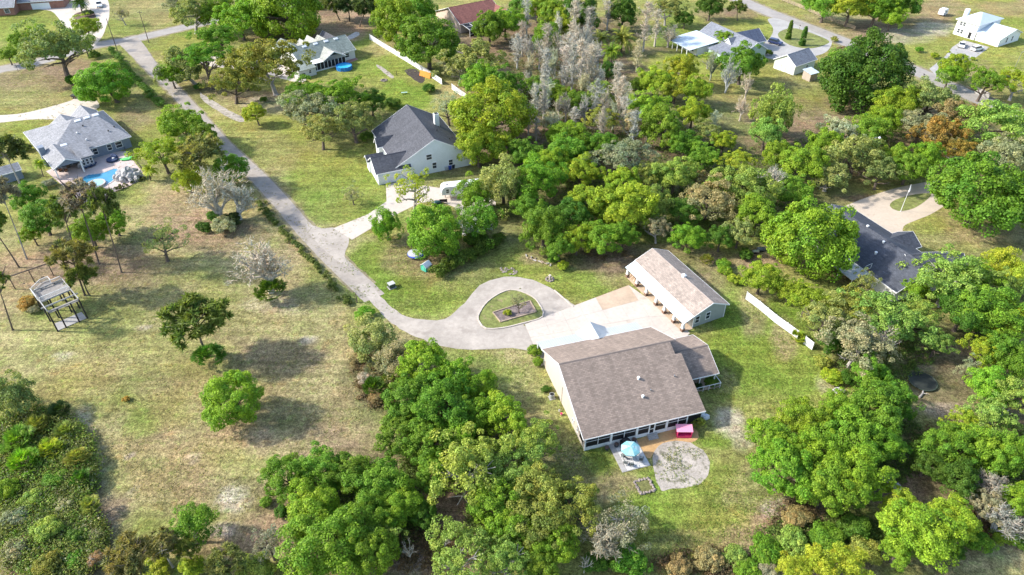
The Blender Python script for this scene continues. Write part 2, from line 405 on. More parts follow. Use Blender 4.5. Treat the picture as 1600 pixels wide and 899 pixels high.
    n = noise_node(nt, mp.outputs[0], 1.0, 2, .5)
    r = ramp(nt, n.outputs[0], .35, .65, (.84, .87, .8), (1.13, 1.12, 1.13)); c = mix(nt, 'MULTIPLY', 1.0, c, r.outputs[0])
    # specks of bare pale sand
    n = noise_node(nt, geo, .55, 8, .72)
    r = ramp(nt, n.outputs[0], .69, .75, g3(0), g3(.7)); c = mix(nt, 'MIX', r.outputs[0], c, (.44, .4, .34))
    n = noise_node(nt, geo, 3.2, 6, .7)
    r = ramp(nt, n.outputs[0], .6, .72, g3(0), g3(.5)); c = mix(nt, 'MULTIPLY', r.outputs[0], c, (.5, .48, .42))
    nt.links.new(c, bs.inputs["Base Color"]); bs.inputs["Roughness"].default_value = .95; bs.inputs["Specular IOR Level"].default_value = .1
    b = N(nt, "ShaderNodeBump"); b.inputs["Strength"].default_value = .8; b.inputs["Distance"].default_value = .18
    nt.links.new(n.outputs[0], b.inputs["Height"]); nt.links.new(b.outputs[0], bs.inputs["Normal"])
    o = link_mesh("ground", me, m); tag(o, kind="structure")
    return o
build_ground()

# ---------------------------------------------------------------- roads, drives, pavements
def catmull(pts, step=1.0, closed=False):
    P = [Vector(p) for p in pts]; out = []
    n = len(P)
    for i in range(n if closed else n - 1):
        p0 = P[i - 1] if (closed or i > 0) else P[i]; p1 = P[i]; p2 = P[(i + 1) % n]
        p3 = P[(i + 2) % n] if (closed or i + 2 < n) else p2
        k = max(2, int((p2 - p1).length / step))
        for j in range(k):
            t = j / k
            out.append(.5 * ((2 * p1) + (p2 - p0) * t + (2 * p0 - 5 * p1 + 4 * p2 - p3) * t * t + (3 * p1 - p0 - 3 * p2 + p3) * t ** 3))
    if not closed: out.append(P[-1])
    return out

def sheet(name, px, z, m, smooth=True, wob=0.0, th=0.0, kind="structure", parent=None, step=1.2):
    """flat surface whose outline was surveyed from the photo"""
    pts = [U(*p) for p in px]
    if smooth: pts = catmull(pts, step, True)
    if wob:
        pts = [p + Vector((noise.noise(p * .7), noise.noise(p * .7 + Vector((9, 4, 2))), 0)) * wob + Vector((noise.noise(p * 2.1), noise.noise(p * 2.3 + Vector((3, 4, 2))), 0)) * wob * .5 for p in pts]
    bm = bmesh.new()
    f = bm.faces.new([bm.verts.new((p.x, p.y, z)) for p in pts])
    f.normal_update()
    if f.normal.z < 0: f.normal_flip()
    if th:
        r = bmesh.ops.extrude_face_region(bm, geom=[f]); bmesh.ops.translate(bm, verts=[v for v in r["geom"] if isinstance(v, bmesh.types.BMVert)], vec=(0, 0, -th))
        bmesh.ops.recalc_face_normals(bm, faces=bm.faces[:])
    bmesh.ops.triangulate(bm, faces=[g for g in bm.faces if len(g.verts) > 4])
    me = bpy.data.meshes.new(name); bm.to_mesh(me); bm.free()
    o = link_mesh(name, me, m, parent)
    if parent is None: tag(o, kind=kind)
    return o

def ribbon(name, px, w, z, m, wob=0.0):
    C = catmull([U(*p) for p in px], 1.2)
    L, R = [], []
    for i, p in enumerate(C):
        d = (C[min(i + 1, len(C) - 1)] - C[max(i - 1, 0)]).normalized(); n = Vector((-d.y, d.x, 0))
        t = i / (len(C) - 1) * (len(w) - 1); k = min(int(t), len(w) - 2); ww = w[k] + (w[k + 1] - w[k]) * (t - k)
        a = wob * noise.noise(p * .6); b = wob * noise.noise(p * .6 + Vector((7, 3, 1)))
        L.append(p + n * (ww / 2 + a)); R.append(p - n * (ww / 2 + b))
    mb = MB()
    for i in range(len(C) - 1):
        mb.face([(R[i].x, R[i].y, z), (R[i + 1].x, R[i + 1].y, z), (L[i + 1].x, L[i + 1].y, z), (L[i].x, L[i].y, z)])
    return tag(mb.build(name, m), kind="structure")

ASPHALT = mat("worn_asphalt", (.31, .285, .26), .9, .14, (.25, 1.2, 9.0), .25, dirt=((.25, .24, .235), .3, .56))
LANE = mat("lane_asphalt", (.325, .285, .242), .92, .16, (.2, 1.0, 6.0), .3, dirt=((.225, .21, .2), .22, .54))
GRAVEL = mat("gravel", (.385, .34, .292), .95, .16, (.2, 1.1, 7.0), .5, dirt=((.31, .27, .23), .3, .55))
GRASS2 = mat("island_turf", (.17, .19, .055), .95, .35, (.4, 1.6, 6.0), .8, dirt=((.27, .22, .11), .7, .57))
VERGE = mat("sandy_verge", (.24, .205, .12), .95, .3, (.3, 1.2, 6.0), .5)

ribbon("road_verge", [(-60, 128), (0, 109), (40, 102), (100, 85), (150, 71), (200, 63), (250, 52), (310, 38), (380, 24), (470, 4), (540, -14)], [8.5, 8.5], .004, VERGE, 1.2)
ribbon("road", [(-60, 128), (0, 109), (40, 102), (100, 85), (150, 71), (200, 63), (250, 52), (310, 38), (380, 24), (470, 4), (540, -14)], [6.2, 6.2], .012, ASPHALT, .15)
ribbon("road_verge", [(1090, -25), (1140, -7), (1200, 19), (1296, 56), (1365, 84), (1440, 115), (1500, 142), (1580, 178), (1680, 225)], [9.5, 9.5], .004, VERGE, 1.2)
ribbon("road", [(1090, -25), (1140, -7), (1200, 19), (1296, 56), (1365, 84), (1440, 115), (1500, 142), (1580, 178), (1680, 225)], [7.0, 7.0], .012, ASPHALT, .15)
ribbon("lane_verge", [(205, 68), (232, 100), (281, 150), (348, 225), (400, 274), (440, 317), (477, 360), (520, 404), (569, 450)], [6.4, 4.9, 4.9, 5.4], .004, VERGE, .5)
ribbon("lane", [(198, 62), (212, 76), (232, 100), (281, 150), (348, 225), (400, 274), (440, 317), (477, 360), (520, 404), (569, 450), (585, 466)], [7.5, 4.6, 3.9, 3.9, 4.0, 4.0, 4.4], .016, LANE, .15)
sheet("gravel_drive", [(556, 446), (575, 466), (600, 494), (612, 505), (650, 527), (700, 543), (750, 547), (800, 544), (842, 552), (845, 548), (824, 512), (824, 505), (894, 479), (892, 474), (860, 450), (830, 437), (800, 432), (775, 436), (757, 442), (742, 454), (720, 480), (695, 498), (667, 500), (637, 495), (612, 480), (590, 458), (578, 444)], .020, GRAVEL, True, .35)
sheet("lane_apron", [(478, 352), (505, 357), (530, 357), (545, 374), (543, 385), (538, 400), (546, 418), (528, 408), (500, 385)], .0185, GRAVEL, True, .3)
isl = [(750, 505), (747, 495), (757, 477), (772, 464), (790, 455), (806, 454), (830, 463), (842, 475), (848, 495), (815, 506), (785, 513), (760, 514)]
sheet("grass_island", isl, .035, GRASS2)
def kerb(name, px, w, h, m, label, closed=True, cat="kerb", smooth=True):
    C = [U(*p) for p in px]
    if smooth: C = catmull(C, 1.0, closed)
    mb = MB()
    n = len(C)
    for i in range(n if closed else n - 1):
        mb.bar(C[i] + Vector((0, 0, h / 2)), C[(i + 1) % n] + Vector((0, 0, h / 2)), w, h)
    return tag(mb.build(name, m), label, cat)
kerb("kerb", isl, .22, .16, CONCRETE, "thin concrete kerb round the grass island in the gravel loop")
kerb("kerb", [(866, 454), (880, 466), (896, 480)], .22, .14, CONCRETE, "short concrete kerb between gravel loop and lawn, ending at the concrete apron", False)
H3D = [(521, 357), (575, 335), (604, 315), (603, 290), (648, 276), (650, 290), (667, 291), (700, 296), (735, 296), (775, 315), (770, 360), (735, 352), (712, 325), (685, 313), (655, 318), (630, 330), (600, 345), (572, 362), (550, 375)]
sheet("driveway", H3D, .024, CONCRETE, False)
sheet("driveway", [(36, 10), (62, 15), (80, 18), (90, 27), (103, 46), (122, 72), (140, 76), (158, 60), (166, 42), (171, 22), (168, 0), (150, -12), (90, -5), (40, 2)], .02, CONCRETE)
sheet("grass_island", [(115, 27), (122, 20), (142, 18), (150, 26), (142, 38), (130, 44)], .035, MULCH)
sheet("driveway", [(-30, 183), (30, 178), (75, 168), (112, 157), (124, 150), (146, 153), (155, 168), (130, 176), (95, 186), (50, 187), (0, 192), (-30, 194)], .02, CONCRETE)
sheet("driveway", [(330, 88), (365, 92), (405, 94), (425, 82), (448, 80), (470, 108), (478, 127), (455, 127), (400, 112), (330, 104), (305, 96)], .02, CONCRETE, True, .3)
sheet("driveway", [(1310, 328), (1380, 300), (1440, 286), (1490, 280), (1490, 308), (1460, 332), (1430, 345), (1412, 354), (1413, 370), (1432, 388), (1420, 394), (1385, 380), (1330, 340)], .02, mat("beige_concrete", (.5, .415, .325), .85, .1, (.25, 1.5, 9.0), .1, dirt=((.4, .32, .24), .5, .58)))
sheet("grass_island", [(1390, 322), (1400, 312), (1430, 304), (1455, 303), (1445, 315), (1425, 327), (1403, 330)], .035, GRASS2)
sheet("driveway", [(1200, 30), (1208, 45), (1204, 58), (1193, 70), (1192, 88), (1225, 94), (1262, 90), (1290, 82), (1300, 66), (1290, 58), (1225, 32)], .018, CONCRETE3, True)
sheet("grass_island", [(1216, 57), (1222, 48), (1245, 45), (1292, 62), (1290, 70), (1265, 76), (1235, 71)], .035, GRASS2)
sheet("driveway", [(1452, 108), (1475, 90), (1488, 74), (1505, 63), (1546, 74), (1525, 90), (1480, 112), (1466, 122)], .022, CONCRETE3, False)
sheet("sand_path", [(312, 145), (322, 150), (350, 168), (372, 180), (383, 187), (378, 191), (362, 186), (338, 172), (318, 158)], .012, SAND, True, .3)
sheet("sand_path", [(588, 103), (594, 103), (615, 119), (610, 122)], .010, SAND, True, .2)

# concrete apron in front of the brown-roofed house: poured in panels
def paneled(name, corners, nu, nv, m, z=.06, th=.07, piece="concrete_panel", gap=.025, alt=None, jit=0.0):
    A, B, C, D = [U(*c) for c in corners]
    par = tag(bpy.data.objects.new(name, None), kind="structure"); col.objects.link(par)
    base = MB(); base.slab([(p.x, p.y, z - .02) for p in (A, B, C, D)], th); 
    ob = base.build("joint_bed", MULCH if jit else CONCRETE3, par)
    ob["kind"] = "structure"
    q = lambda u, v: A * (1 - u) * (1 - v) + B * u * (1 - v) + C * u * v + D * (1 - u) * v
    for i in range(nu):
        for j in range(nv):
            c = q((i + .5) / nu, (j + .5) / nv)
            pts = [q(i / nu, j / nv), q((i + 1) / nu, j / nv), q((i + 1) / nu, (j + 1) / nv), q(i / nu, (j + 1) / nv)]
            pts = [p + (c - p).normalized() * gap for p in pts]
            mb = MB(); h = z + random.uniform(-.006, .006) + random.uniform(0, jit)
            mb.slab([(p.x, p.y, h) for p in pts], th)
            mb.build(piece, alt[1] if alt and (i, j) in alt[0] else m, par)
    return par
random.seed(3)
paneled("concrete_apron", [(838, 550), (1050, 550), (982, 446), (820, 507)], 6, 4, CONCRETE, alt=({(5, 3), (4, 3)}, CONCRETE2))
paneled("concrete_apron", [(1050, 550), (1078, 521), (1017, 470), (982, 446)], 2, 4, CONCRETE)
# ---------------------------------------------------------------- building kit
def sub(cx, cy, ang=0.0, z=0.0):
    return Matrix.Translation((cx, cy, z)) @ Matrix.Rotation(math.radians(ang), 4, 'Z')

def gable_roof(h, M, x0, x1, bl, br, zl, zr, zt, m, th=.16, cap=None, trim=WHITE, name="roof", right_cut=None):
    """ridge along x at y=0; eaves at y=+bl (height zl) and y=-br (height zr)"""
    mb = MB(M)
    mb.slab([(x0, 0, zt), (x1, 0, zt), (x1, bl, zl), (x0, bl, zl)], th)
    if right_cut:                       # the right-hand slope steps out part of the way down
        xs, yc = right_cut
        zc = zt + (zr - zt) * yc / br
        mb.slab([(x0, -br, zr), (x1, -br, zr), (x1, -yc, zc), (x0, -yc, zc)], th)
        mb.slab([(x0, -yc, zc), (xs, -yc, zc), (xs, 0, zt), (x0, 0, zt)], th)
    else:
        mb.slab([(x0, -br, zr), (x1, -br, zr), (x1, 0, zt), (x0, 0, zt)], th)
    o = mb.build(name, m, h)
    t = MB(M); d = .09
    e = .02
    t.bar((x0 - e, bl + e, zl - d), (x1 + e, bl + e, zl - d), .05, .2)
    t.bar((x0 - e, -br - e, zr - d), (x1 + e, -br - e, zr - d), .05, .2)
    for x in (x0 - e, x1 + e):
        t.bar((x, bl, zl - d), (x, 0, zt - d), .05, .2)
        if not (right_cut and x > x0):
            t.bar((x, -br, zr - d), (x, 0, zt - d), .05, .2)
    t.build("fascia", trim, h)
    if cap is not None:
        c = MB(M)
        n = max(2, int((x1 - x0) / .9))
        for i in range(n):
            a, b = x0 + (x1 - x0) * i / n, x0 + (x1 - x0) * (i + 1) / n - .03
            c.solid([(a, -.16, zt - .03), (b, -.16, zt - .035), (b, 0, zt + .05), (b, .16, zt - .035), (a, .16, zt - .03), (a, 0, zt + .055)][::1],
                    [(a, -.16, zt - .07), (b, -.16, zt - .075), (b, 0, zt + .01), (b, .16, zt - .075), (a, .16, zt - .07), (a, 0, zt + .015)])
        c.build("ridge_cap", cap, o)
    return o

def gable_wall(h, M, x0, x1, bl, br, zl, zr, zt, m, inset=.4, name="wall", th=.2):
    i = inset
    def zz(y): return (zt + (zl - zt) * y / bl if y >= 0 else zt + (zr - zt) * -y / br) - th
    prof = [(-br + i, 0), (bl - i, 0), (bl - i, zz(bl - i)), (0, zt - th), (-br + i, zz(-br + i))]
    mb = MB(M)
    A = [(x1 - i, y, z) for y, z in prof]; B = [(x0 + i, y, z) for y, z in prof]
    mb.solid(A, B)
    return mb.build(name, m, h)

def hip_roof(h, M, x0, x1, y0, y1, ze, zt, rx0, rx1, ry, m, th=.16, trim=WHITE, name="roof"):
    mb = MB(M)
    a, b = (rx0, ry, zt), (rx1, ry, zt)
    c = [(x0, y0, ze), (x1, y0, ze), (x1, y1, ze), (x0, y1, ze)]
    for f in ([c[0], c[1], b, a], [c[2], c[3], a, b], [c[3], c[0], a], [c[1], c[2], b]):
        f2 = [p for i, p in enumerate(f) if p != f[i - 1]]
        mb.slab(f2, th)
    o = mb.build(name, m, h)
    t = MB(M)
    for i in range(4):
        p, q = Vector(c[i]), Vector(c[(i + 1) % 4])
        t.bar(p - Vector((0, 0, .1)), q - Vector((0, 0, .1)), .06, .2)
    t.build("fascia", trim, h)
    return o

def box_wall(h, M, x0, y0, x1, y1, z1, m, name="wall", z0=0.0):
    mb = MB(M); mb.box(x0, y0, z0, x1, y1, z1)
    return mb.build(name, m, h)

def opening(h, x, y, z, ang, w, hh, kind="window", frame=WHITE, pane=GLASS, bars=1, M=None):
    """window or door centred at x,y with sill height z; ang = direction of the outward normal in degrees (house frame)"""
    T = (M or Matrix.Identity(4)) @ Matrix.Translation((x, y, z)) @ Matrix.Rotation(math.radians(ang + 90), 4, 'Z')
    f = MB(T); d, t = .09, .1
    f.box(-w / 2 - t, -d, -t, -w / 2, .02, hh + t); f.box(w / 2, -d, -t, w / 2 + t, .02, hh + t)
    f.box(-w / 2, -d, hh, w / 2, .02, hh + t); f.box(-w / 2, -d, -t, w / 2, .02, 0)
    for k in range(bars):
        zz = hh * (k + 1) / (bars + 1)
        f.box(-w / 2, -d + .02, zz - .04, w / 2, .02, zz + .04)
    o = f.build(kind, frame, h)
    p = MB(T); p.box(-w / 2, -.04, 0, w / 2, .01, hh); p.build("pane" if kind != "door" else "door_leaf", pane, o)
    return o

def skylight(h, M, x, y, z, w, l, slope):
    T = M @ Matrix.Translation((x, y, z)) @ Matrix.Rotation(slope, 4, 'X')
    f = MB(T); f.box(-w / 2, -l / 2, -.1, w / 2, l / 2, .1); o = f.build("skylight", WHITE, h)
    g = MB(T); g.box(-w / 2 + .08, -l / 2 + .08, .1, w / 2 - .08, l / 2 - .08, .13); g.build("pane", mat("skylight_dome", (.75, .77, .8), .2, .05, spec=.6), o)

def vent(h, x, y, z, m=WHITE, r=.16, hh=.45):
    mb = MB(); mb.cyl((x, y), r, z - .2, z + hh, 10); mb.cyl((x, y), r * 1.5, z + hh + .003, z + hh + .1, 10, r * 1.2)
    mb.build("roof_vent", m, h)

def post(h, x, y, z0, z1, w=.16, m=WHITE, name="post", M=None):
    mb = MB(M); mb.box(x - w / 2, y - w / 2, z0, x + w / 2, y + w / 2, z1); return mb.build(name, m, h)

def tapered_post(h, x, y, ztop, M=None):
    """white tapered column standing on a brown brick pier"""
    mb = MB(M); b, t = .3, .17; z = .75
    mb.solid([(x - t, y - t, ztop), (x + t, y - t, ztop), (x + t, y + t, ztop), (x - t, y + t, ztop)], [(x - b * .8, y - b * .8, z), (x + b * .8, y - b * .8, z), (x + b * .8, y + b * .8, z), (x - b * .8, y + b * .8, z)])
    o = mb.build("column", WHITE, h)
    p = MB(M); p.box(x - b, y - b, .0, x + b, y + b, z - .004); p.build("pier", BRICKBASE, o)
    q = MB(M); q.box(x - b - .05, y - b - .05, z - .003, x + b + .05, y + b + .05, z + .07); q.build("pier_cap", CONCRETE, o)

def house(name, label, cat, x, y, yaw, group="houses of the neighbourhood"):
    return thing(name, label, cat, (x, y, 0), math.radians(yaw), group)
I4 = Matrix.Identity(4)

# ---------------------------------------------------------------- the brown-roofed house in front
BROWN = mat("brown_shingle", (.265, .208, .17), .92, .07, (.3, 2.0, 16.0), .3, pattern='shingle')
BROWNCAP = mat("brown_ridge_cap", (.17, .14, .125), .92, .1)
GREENGREY = mat("grey_green_siding", (.36, .385, .36), .75, .08, pattern='siding')
h = house("house", "big cream house with plain brown shingle roof, white metal front porch and screened back porch", "house", 7.26, 79.68, 16.4)
gable_roof(h, I4, 0, 20.0, 8.12, 11.61, 3.57, 2.99, 7.66, BROWN, cap=BROWNCAP, right_cut=(18.95, 2.25))
gable_wall(h, I4, 0, 19.0, 8.12, 11.61, 3.57, 2.99, 7.66, CREAM)
box_wall(h, I4, 18.4, -11.2, 19.65, -2.6, 2.7, CREAM)
# front porch: white standing-seam roof with a cross gable
mb = MB(); 
mb.slab([(0, 8.0, 3.52), (7.4, 8.0, 3.52), (7.4, 10.95, 2.72), (0, 10.95, 2.72)][::-1], .07)
mb.slab([(12.6, 8.0, 3.52), (18.6, 8.0, 3.52), (18.6, 10.95, 2.72), (12.6, 10.95, 2.72)][::-1], .07)
mb.slab([(7.4, 8.0, 3.52), (12.6, 8.0, 3.52), (12.6, 9.0, 3.25), (7.4, 9.0, 3.25)][::-1], .07)
mb.slab([(7.2, 11.3, 2.74), (10.0, 11.7, 4.25), (10.0, 7.2, 4.25), (7.2, 8.6, 2.95)], .07)
mb.slab([(12.8, 11.3, 2.74), (12.8, 8.6, 2.95), (10.0, 7.2, 4.25), (10.0, 11.7, 4.25)], .07)
po = mb.build("porch_roof", PORCHMETAL, h)
mb = MB(); mb.solid([(7.5, 11.1, 2.7), (12.5, 11.1, 2.7), (10, 11.1, 4.05)], [(7.5, 10.9, 2.7), (12.5, 10.9, 2.7), (10, 10.9, 4.05)]); mb.build("porch_gable", WHITE, h)
mb = MB(); mb.box(.1, 10.7, 2.45, 18.5, 10.86, 2.64); mb.build("porch_beam", WHITE, h)
for x in (.25, 3.6, 7.5, 12.5, 15.5, 18.3): post(h, x, 10.78, .0, 2.45, .2)
mb = MB(); mb.box(-.1, 7.8, 0, 18.7, 11.0, .16); mb.build("porch_floor", CONCRETE, h)
for x in (2.2, 5.4, 14.2, 16.6): opening(h, x, 7.72, 1.0, 90, 1.1, 1.5)
opening(h, 10, 7.72, .17, 90, 1.1, 2.1, "door", WHITE, mat("door_paint", (.2, .08, .05), .5, .1), 0)
# side wing with its own low roof
gable_roof(h, I4, 18.98, 26.3, 4.55, 4.6, 3.2, 2.65, 4.85, BROWN, cap=BROWNCAP, name="wing_roof")
gable_wall(h, I4, 18.7, 25.0, 4.5, 2.6, 3.2, 3.4, 4.8, CREAM, name="wing_wall")
for y in (-4.2,): 
    for x in (20.6, 23.2, 25.9): post(h, x, y, 0, 2.62)
mb = MB(); mb.box(20.2, -5.4, .25, 26.6, -2.25, .38); dk = mb.build("side_deck", TIMBER, h)
for a, b in (((20.3, -5.35, 1.1), (26.5, -5.35, 1.1)), ((26.55, -5.35, 1.1), (26.55, -2.3, 1.1))):
    r = MB(); r.bar(a, b, .1, .06); r.build("handrail", VINYL, dk)
for i in range(7):
    r = MB(); r.box(20.3 + i * 1.03 - .05, -5.4, 0, 20.3 + i * 1.03 + .05, -5.3, 1.06); r.build("rail_post", VINYL, dk)
# screened back porch: white kick wall, posts, rails, dark screens
yb = -11.24
mb = MB(); mb.box(.42, yb - .06, 0, 17.2, yb, .75); mb.build("kick_wall", WHITE, h)
bays = [(.55, 2.45), (2.55, 4.4), (4.85, 6.7), (6.8, 8.6), (9.05, 10.75), (11.85, 13.55), (14.0, 15.6), (15.7, 17.1)]
for a, b in bays:
    s = MB(); s.box(a, yb - .05, .78, b, yb - .01, 2.5); s.build("screen_panel", SCREEN, h)
    r = MB(); r.box(a, yb - .09, 1.85, b, yb - .052, 1.92); r.build("screen_rail", WHITE, h)
for x, w in ((.45, .2), (2.5, .09), (4.62, .36), (6.75, .09), (8.83, .36), (10.8, .1), (11.8, .1), (13.78, .38), (15.65, .09), (17.2, .2)):
    s = MB(); s.box(x - w / 2, yb - .12, .1, x + w / 2, yb - .004, 2.62); s.build("post", WHITE, h)
d = MB(); 
for a in ((10.85, .1, 10.98, 2.5), (11.62, .1, 11.75, 2.5), (10.98, .1, 11.62, .5), (10.98, 1.35, 11.62, 1.47), (10.98, 2.4, 11.62, 2.5)): d.box(a[0], yb - .1, a[1], a[2], yb - .05, a[3])
dd = d.build("screen_door", WHITE, h); d = MB(); d.box(10.98, yb - .07, .5, 11.62, yb - .03, 2.4); d.build("screen_panel", SCREEN, dd)
mb = MB(); mb.box(17.3, yb - .05, .3, 19.55, yb, 2.45); mb.build("screen_panel", SCREEN, h)  # no screen here: dark sheet painting the shade inside the open porch end
for i in range(3):
    s = MB(); s.box(10.6, yb - .45 - .3 * i, 0, 12.2, yb - .13 - .3 * i, .45 - .15 * i); s.build("step", CONCRETE3, h)
# small things on the gable wall and roof
for y, z, w, hh in ((-6.4, 1.2, .5, .5), (-8.3, 1.0, .35, .6)): opening(h, .4, y, z, 180, w, hh, "window", WHITE, GLASS, 0)
mb = MB(); mb.box(.33, -10.7, 1.0, .39, -9.2, 2.35); mb.build("screen_panel", SCREEN, h)
mb = MB(); mb.tube([(.36, -1.2, .2), (.36, -1.2, 3.6)], [.04, .04], 6); mb.build("conduit", STEEL, h)
mb = MB(); mb.box(.2, 7.2, .5, .39, 7.6, 1.6); mb.build("meter_box", STEEL, h)
for x, y in ((11.5, -4.8), (11.1, -7.6), (12.7, -6.9), (17.3, -5.6)): vent(h, x, y, 7.66 - 4.67 * -y / 11.61, WHITE if x < 12 else STEEL, .17 if x < 12 else .08, .35 if x < 12 else .2)

# ---------------------------------------------------------------- the long garage with the white lean-to
TAUPE = mat("taupe_shingle", (.33, .275, .235), .92, .1, (.3, 2.0, 16.0), .3, pattern='shingle')
h = house("garage", "long grey-green garage with taupe shingle roof and open white metal lean-to on posts", "garage", 27.72, 115.22, -64.2, None)
gable_roof(h, I4, 0, 18.97, 3.97, 3.97, 3.10, 3.10, 4.83, TAUPE, cap=mat("taupe_ridge_cap", (.3, .25, .22), .9, .1))
gable_wall(h, I4, 0, 18.97, 3.97, 3.97, 3.10, 3.10, 4.83, GREENGREY)
mb = MB(); mb.slab([(0, -6.04, 2.12), (18.97, -6.04, 2.12), (18.97, -3.9, 3.09), (0, -3.9, 3.09)], .06); mb.build("lean_to_roof", WHITEMETAL, h)
mb = MB(); mb.box(.1, -5.8, 1.98, 18.8, -5.65, 2.12); mb.build("beam", WHITE, h)
for x in (.6, 3.9, 7.1, 10.3, 12.95, 15.9, 18.55): tapered_post(h, x, -5.72, 1.97)
mb = MB(); mb.box(0, -5.95, 0, 18.9, -3.6, .09); mb.build("lean_to_floor", CONCRETE2, h)
for x in (4.2, 8.8, 13.4):
    f = MB(); f.box(x - 1.75, -3.68, .1, x + 1.75, -3.56, 2.5); gd = f.build("garage_door", WHITE, h)
    for k in range(4):
        f = MB(); f.box(x - 1.6, -3.72, .2 + k * .58, x + 1.6, -3.682, .7 + k * .58); f.build("door_panel", VINYL, gd)
opening(h, 18.57, -2.7, .95, 0, .85, 1.45); opening(h, 18.57, -.35, 1.05, 0, .85, 1.45)
for y in (-3.5, 3.5):
    mb = MB(); mb.box(18.5, y - .09, 0, 18.62, y + .09, 3.0); mb.build("corner_board", WHITE, h)
mb = MB(); mb.box(9.9, -.3, 4.5, 10.5, .3, 5.15); c = mb.build("cupola", WHITE, h)
mb = MB(); mb.solid([(9.8, -.4, 5.153), (10.6, -.4, 5.153), (10.6, .4, 5.153), (9.8, .4, 5.153)], [(9.8, -.4, 5.12), (10.6, -.4, 5.12), (10.6, .4, 5.12), (9.8, .4, 5.12)])
for f in range(4):
    P4 = [(9.8, -.4), (10.6, -.4), (10.6, .4), (9.8, .4)]
    mb.face([(*P4[f], 5.16), (*P4[(f + 1) % 4], 5.16), (10.2, 0, 5.5)])
mb.build("cupola_cap", WHITE, c)

# ---------------------------------------------------------------- white house with the steep slate-grey roof
SLATE = mat("slate_shingle", (.085, .088, .1), .9, .12, (.3, 2.0, 14.0), .3, pattern='shingle')
SLATECAP = mat("slate_ridge_cap", (.07, .072, .085), .9, .1)
PALEBLUE = mat("pale_siding", (.66, .7, .7), .7, .05, pattern='siding')
h = house("house", "white two-storey gabled house with steep dark slate-grey roof and a chimney, beside the lane", "house", -27.2, 174.56, -66.3)
gable_roof(h, I4, 0, 21.9, 8.6, 10.1, 4.0, 3.5, 8.9, SLATE, cap=SLATECAP)
gable_wall(h, I4, 0, 21.9, 8.6, 10.1, 4.0, 3.5, 8.9, PALEBLUE, .3)
M = sub(18.6, -9.5, -90)
gable_roof(h, M, -3.2, 5.6, 3.9, 3.9, 3.1, 3.1, 5.7, SLATE, cap=SLATECAP, name="wing_roof")
gable_wall(h, M, -3, 5.5, 3.9, 3.9, 3.1, 3.1, 5.7, PALEBLUE, .35, name="wing_wall")
M = sub(14.0, -14.4, -90)
gable_roof(h, M, -3.5, 1.0, 1.5, 1.5, 2.9, 2.9, 4.2, SLATE, name="porch_roof")
gable_wall(h, M, -3.4, .8, 1.5, 1.5, 2.9, 2.9, 4.2, WHITE, .25, name="porch_wall")
M = sub(8.6, -9.0, -90)
gable_roof(h, M, -2.6, 2.4, 1.7, 1.7, 3.6, 3.6, 5.5, SLATE, name="dormer_roof")
gable_wall(h, M, -2.4, 2.3, 1.7, 1.7, 3.6, 3.6, 5.5, WHITE, .25, name="dormer_wall")
opening(h, 8.6, -11.0, 1.2, -90, 1.0, 1.6)
mb = MB(); mb.box(8.3, 4.2, 4, 9.5, 5.4, 9.2); c = mb.build("chimney", WHITE, h); mb = MB(); mb.box(8.5, 4.4, 9.2, 9.3, 5.2, 9.32); mb.build("chimney_cap", BLACK, c)
for y, z, w, hh, b in ((-1.6, 3.8, 1.3, 1.3, 1), (-.4, 1.2, 1.0, 1.5, 1), (-2.7, .8, .6, .7, 0), (3.8, 1.2, 1.0, 1.4, 1)): opening(h, 21.6, y, z, 0, w, hh, bars=b)
# garage doors of the wing, facing the drive
for x, in ((-12.6,), (-9.4,)):
    pass
for y0 in (-14.6, -11.9, -8.3):
    f = MB(); f.box(22.14, y0, .05, 22.24, y0 + 2.3, 2.3); gd = f.build("garage_door", WHITE, h)
    for k in range(3):
        f = MB(); f.box(22.242, y0 + .12, .15 + k * .72, 22.28, y0 + 2.18, .78 + k * .72); f.build("door_panel", VINYL, gd)
for x, y, z in ((14.0, 3.2, 7.15), (17.5, 5.2, 5.95), (15.5, 6.5, 5.2)): vent(h, x, y, z, BLACK, .12, .2)
mb = MB(); mb.box(20.8, 8.2, 0, 21.5, 10.4, 2.6); mb.build("side_stoop", WHITE, h)

# ---------------------------------------------------------------- blue-grey house with the pool
GREYSH = mat("grey_shingle", (.27, .275, .29), .9, .12, (.3, 2.0, 14.0), .3, pattern='shingle')
BLUESIDE = mat("blue_siding", (.2, .235, .29), .7, .08, pattern='siding')
h = house("house", "blue-grey house with grey hipped roof and four skylights, pool patio behind it", "house", -118.0, 176.3, 42.2)
hip_roof(h, I4, -10.7, 9.3, -19.4, 2.2, 3.0, 6.6, -.3, 5.0, -7.6, GREYSH)
box_wall(h, I4, -10.2, -18.9, 8.8, 1.7, 2.88, BLUESIDE)
M = sub(4.6, -2.0, 90); gable_roof(h, M, -3, 5.6, 3.4, 3.4, 3.0, 3.0, 5.5, GREYSH, name="front_gable_roof"); gable_wall(h, M, -2, 5.3, 3.4, 3.4, 3, 3, 5.5, BLUESIDE)
M = sub(-1.2, -3.0, 90); gable_roof(h, M, -3, 3.6, 4.3, 4.3, 3.0, 3.0, 5.6, GREYSH, name="front_gable_roof"); gable_wall(h, M, -2, 3.3, 4.3, 4.3, 3, 3, 5.6, BLUESIDE)
M = sub(-7.5, -18.0, -90); gable_roof(h, M, -3.5, 7.0, 3.2, 3.2, 3.0, 3.0, 4.7, GREYSH, name="porch_roof")
mb = MB(M); mb.solid([(6.6, -2.9, 2.95), (6.6, 2.9, 2.95), (6.6, 0, 4.5)], [(6.4, -2.9, 2.95), (6.4, 2.9, 2.95), (6.4, 0, 4.5)]); mb.build("porch_gable", BLUESIDE, h)
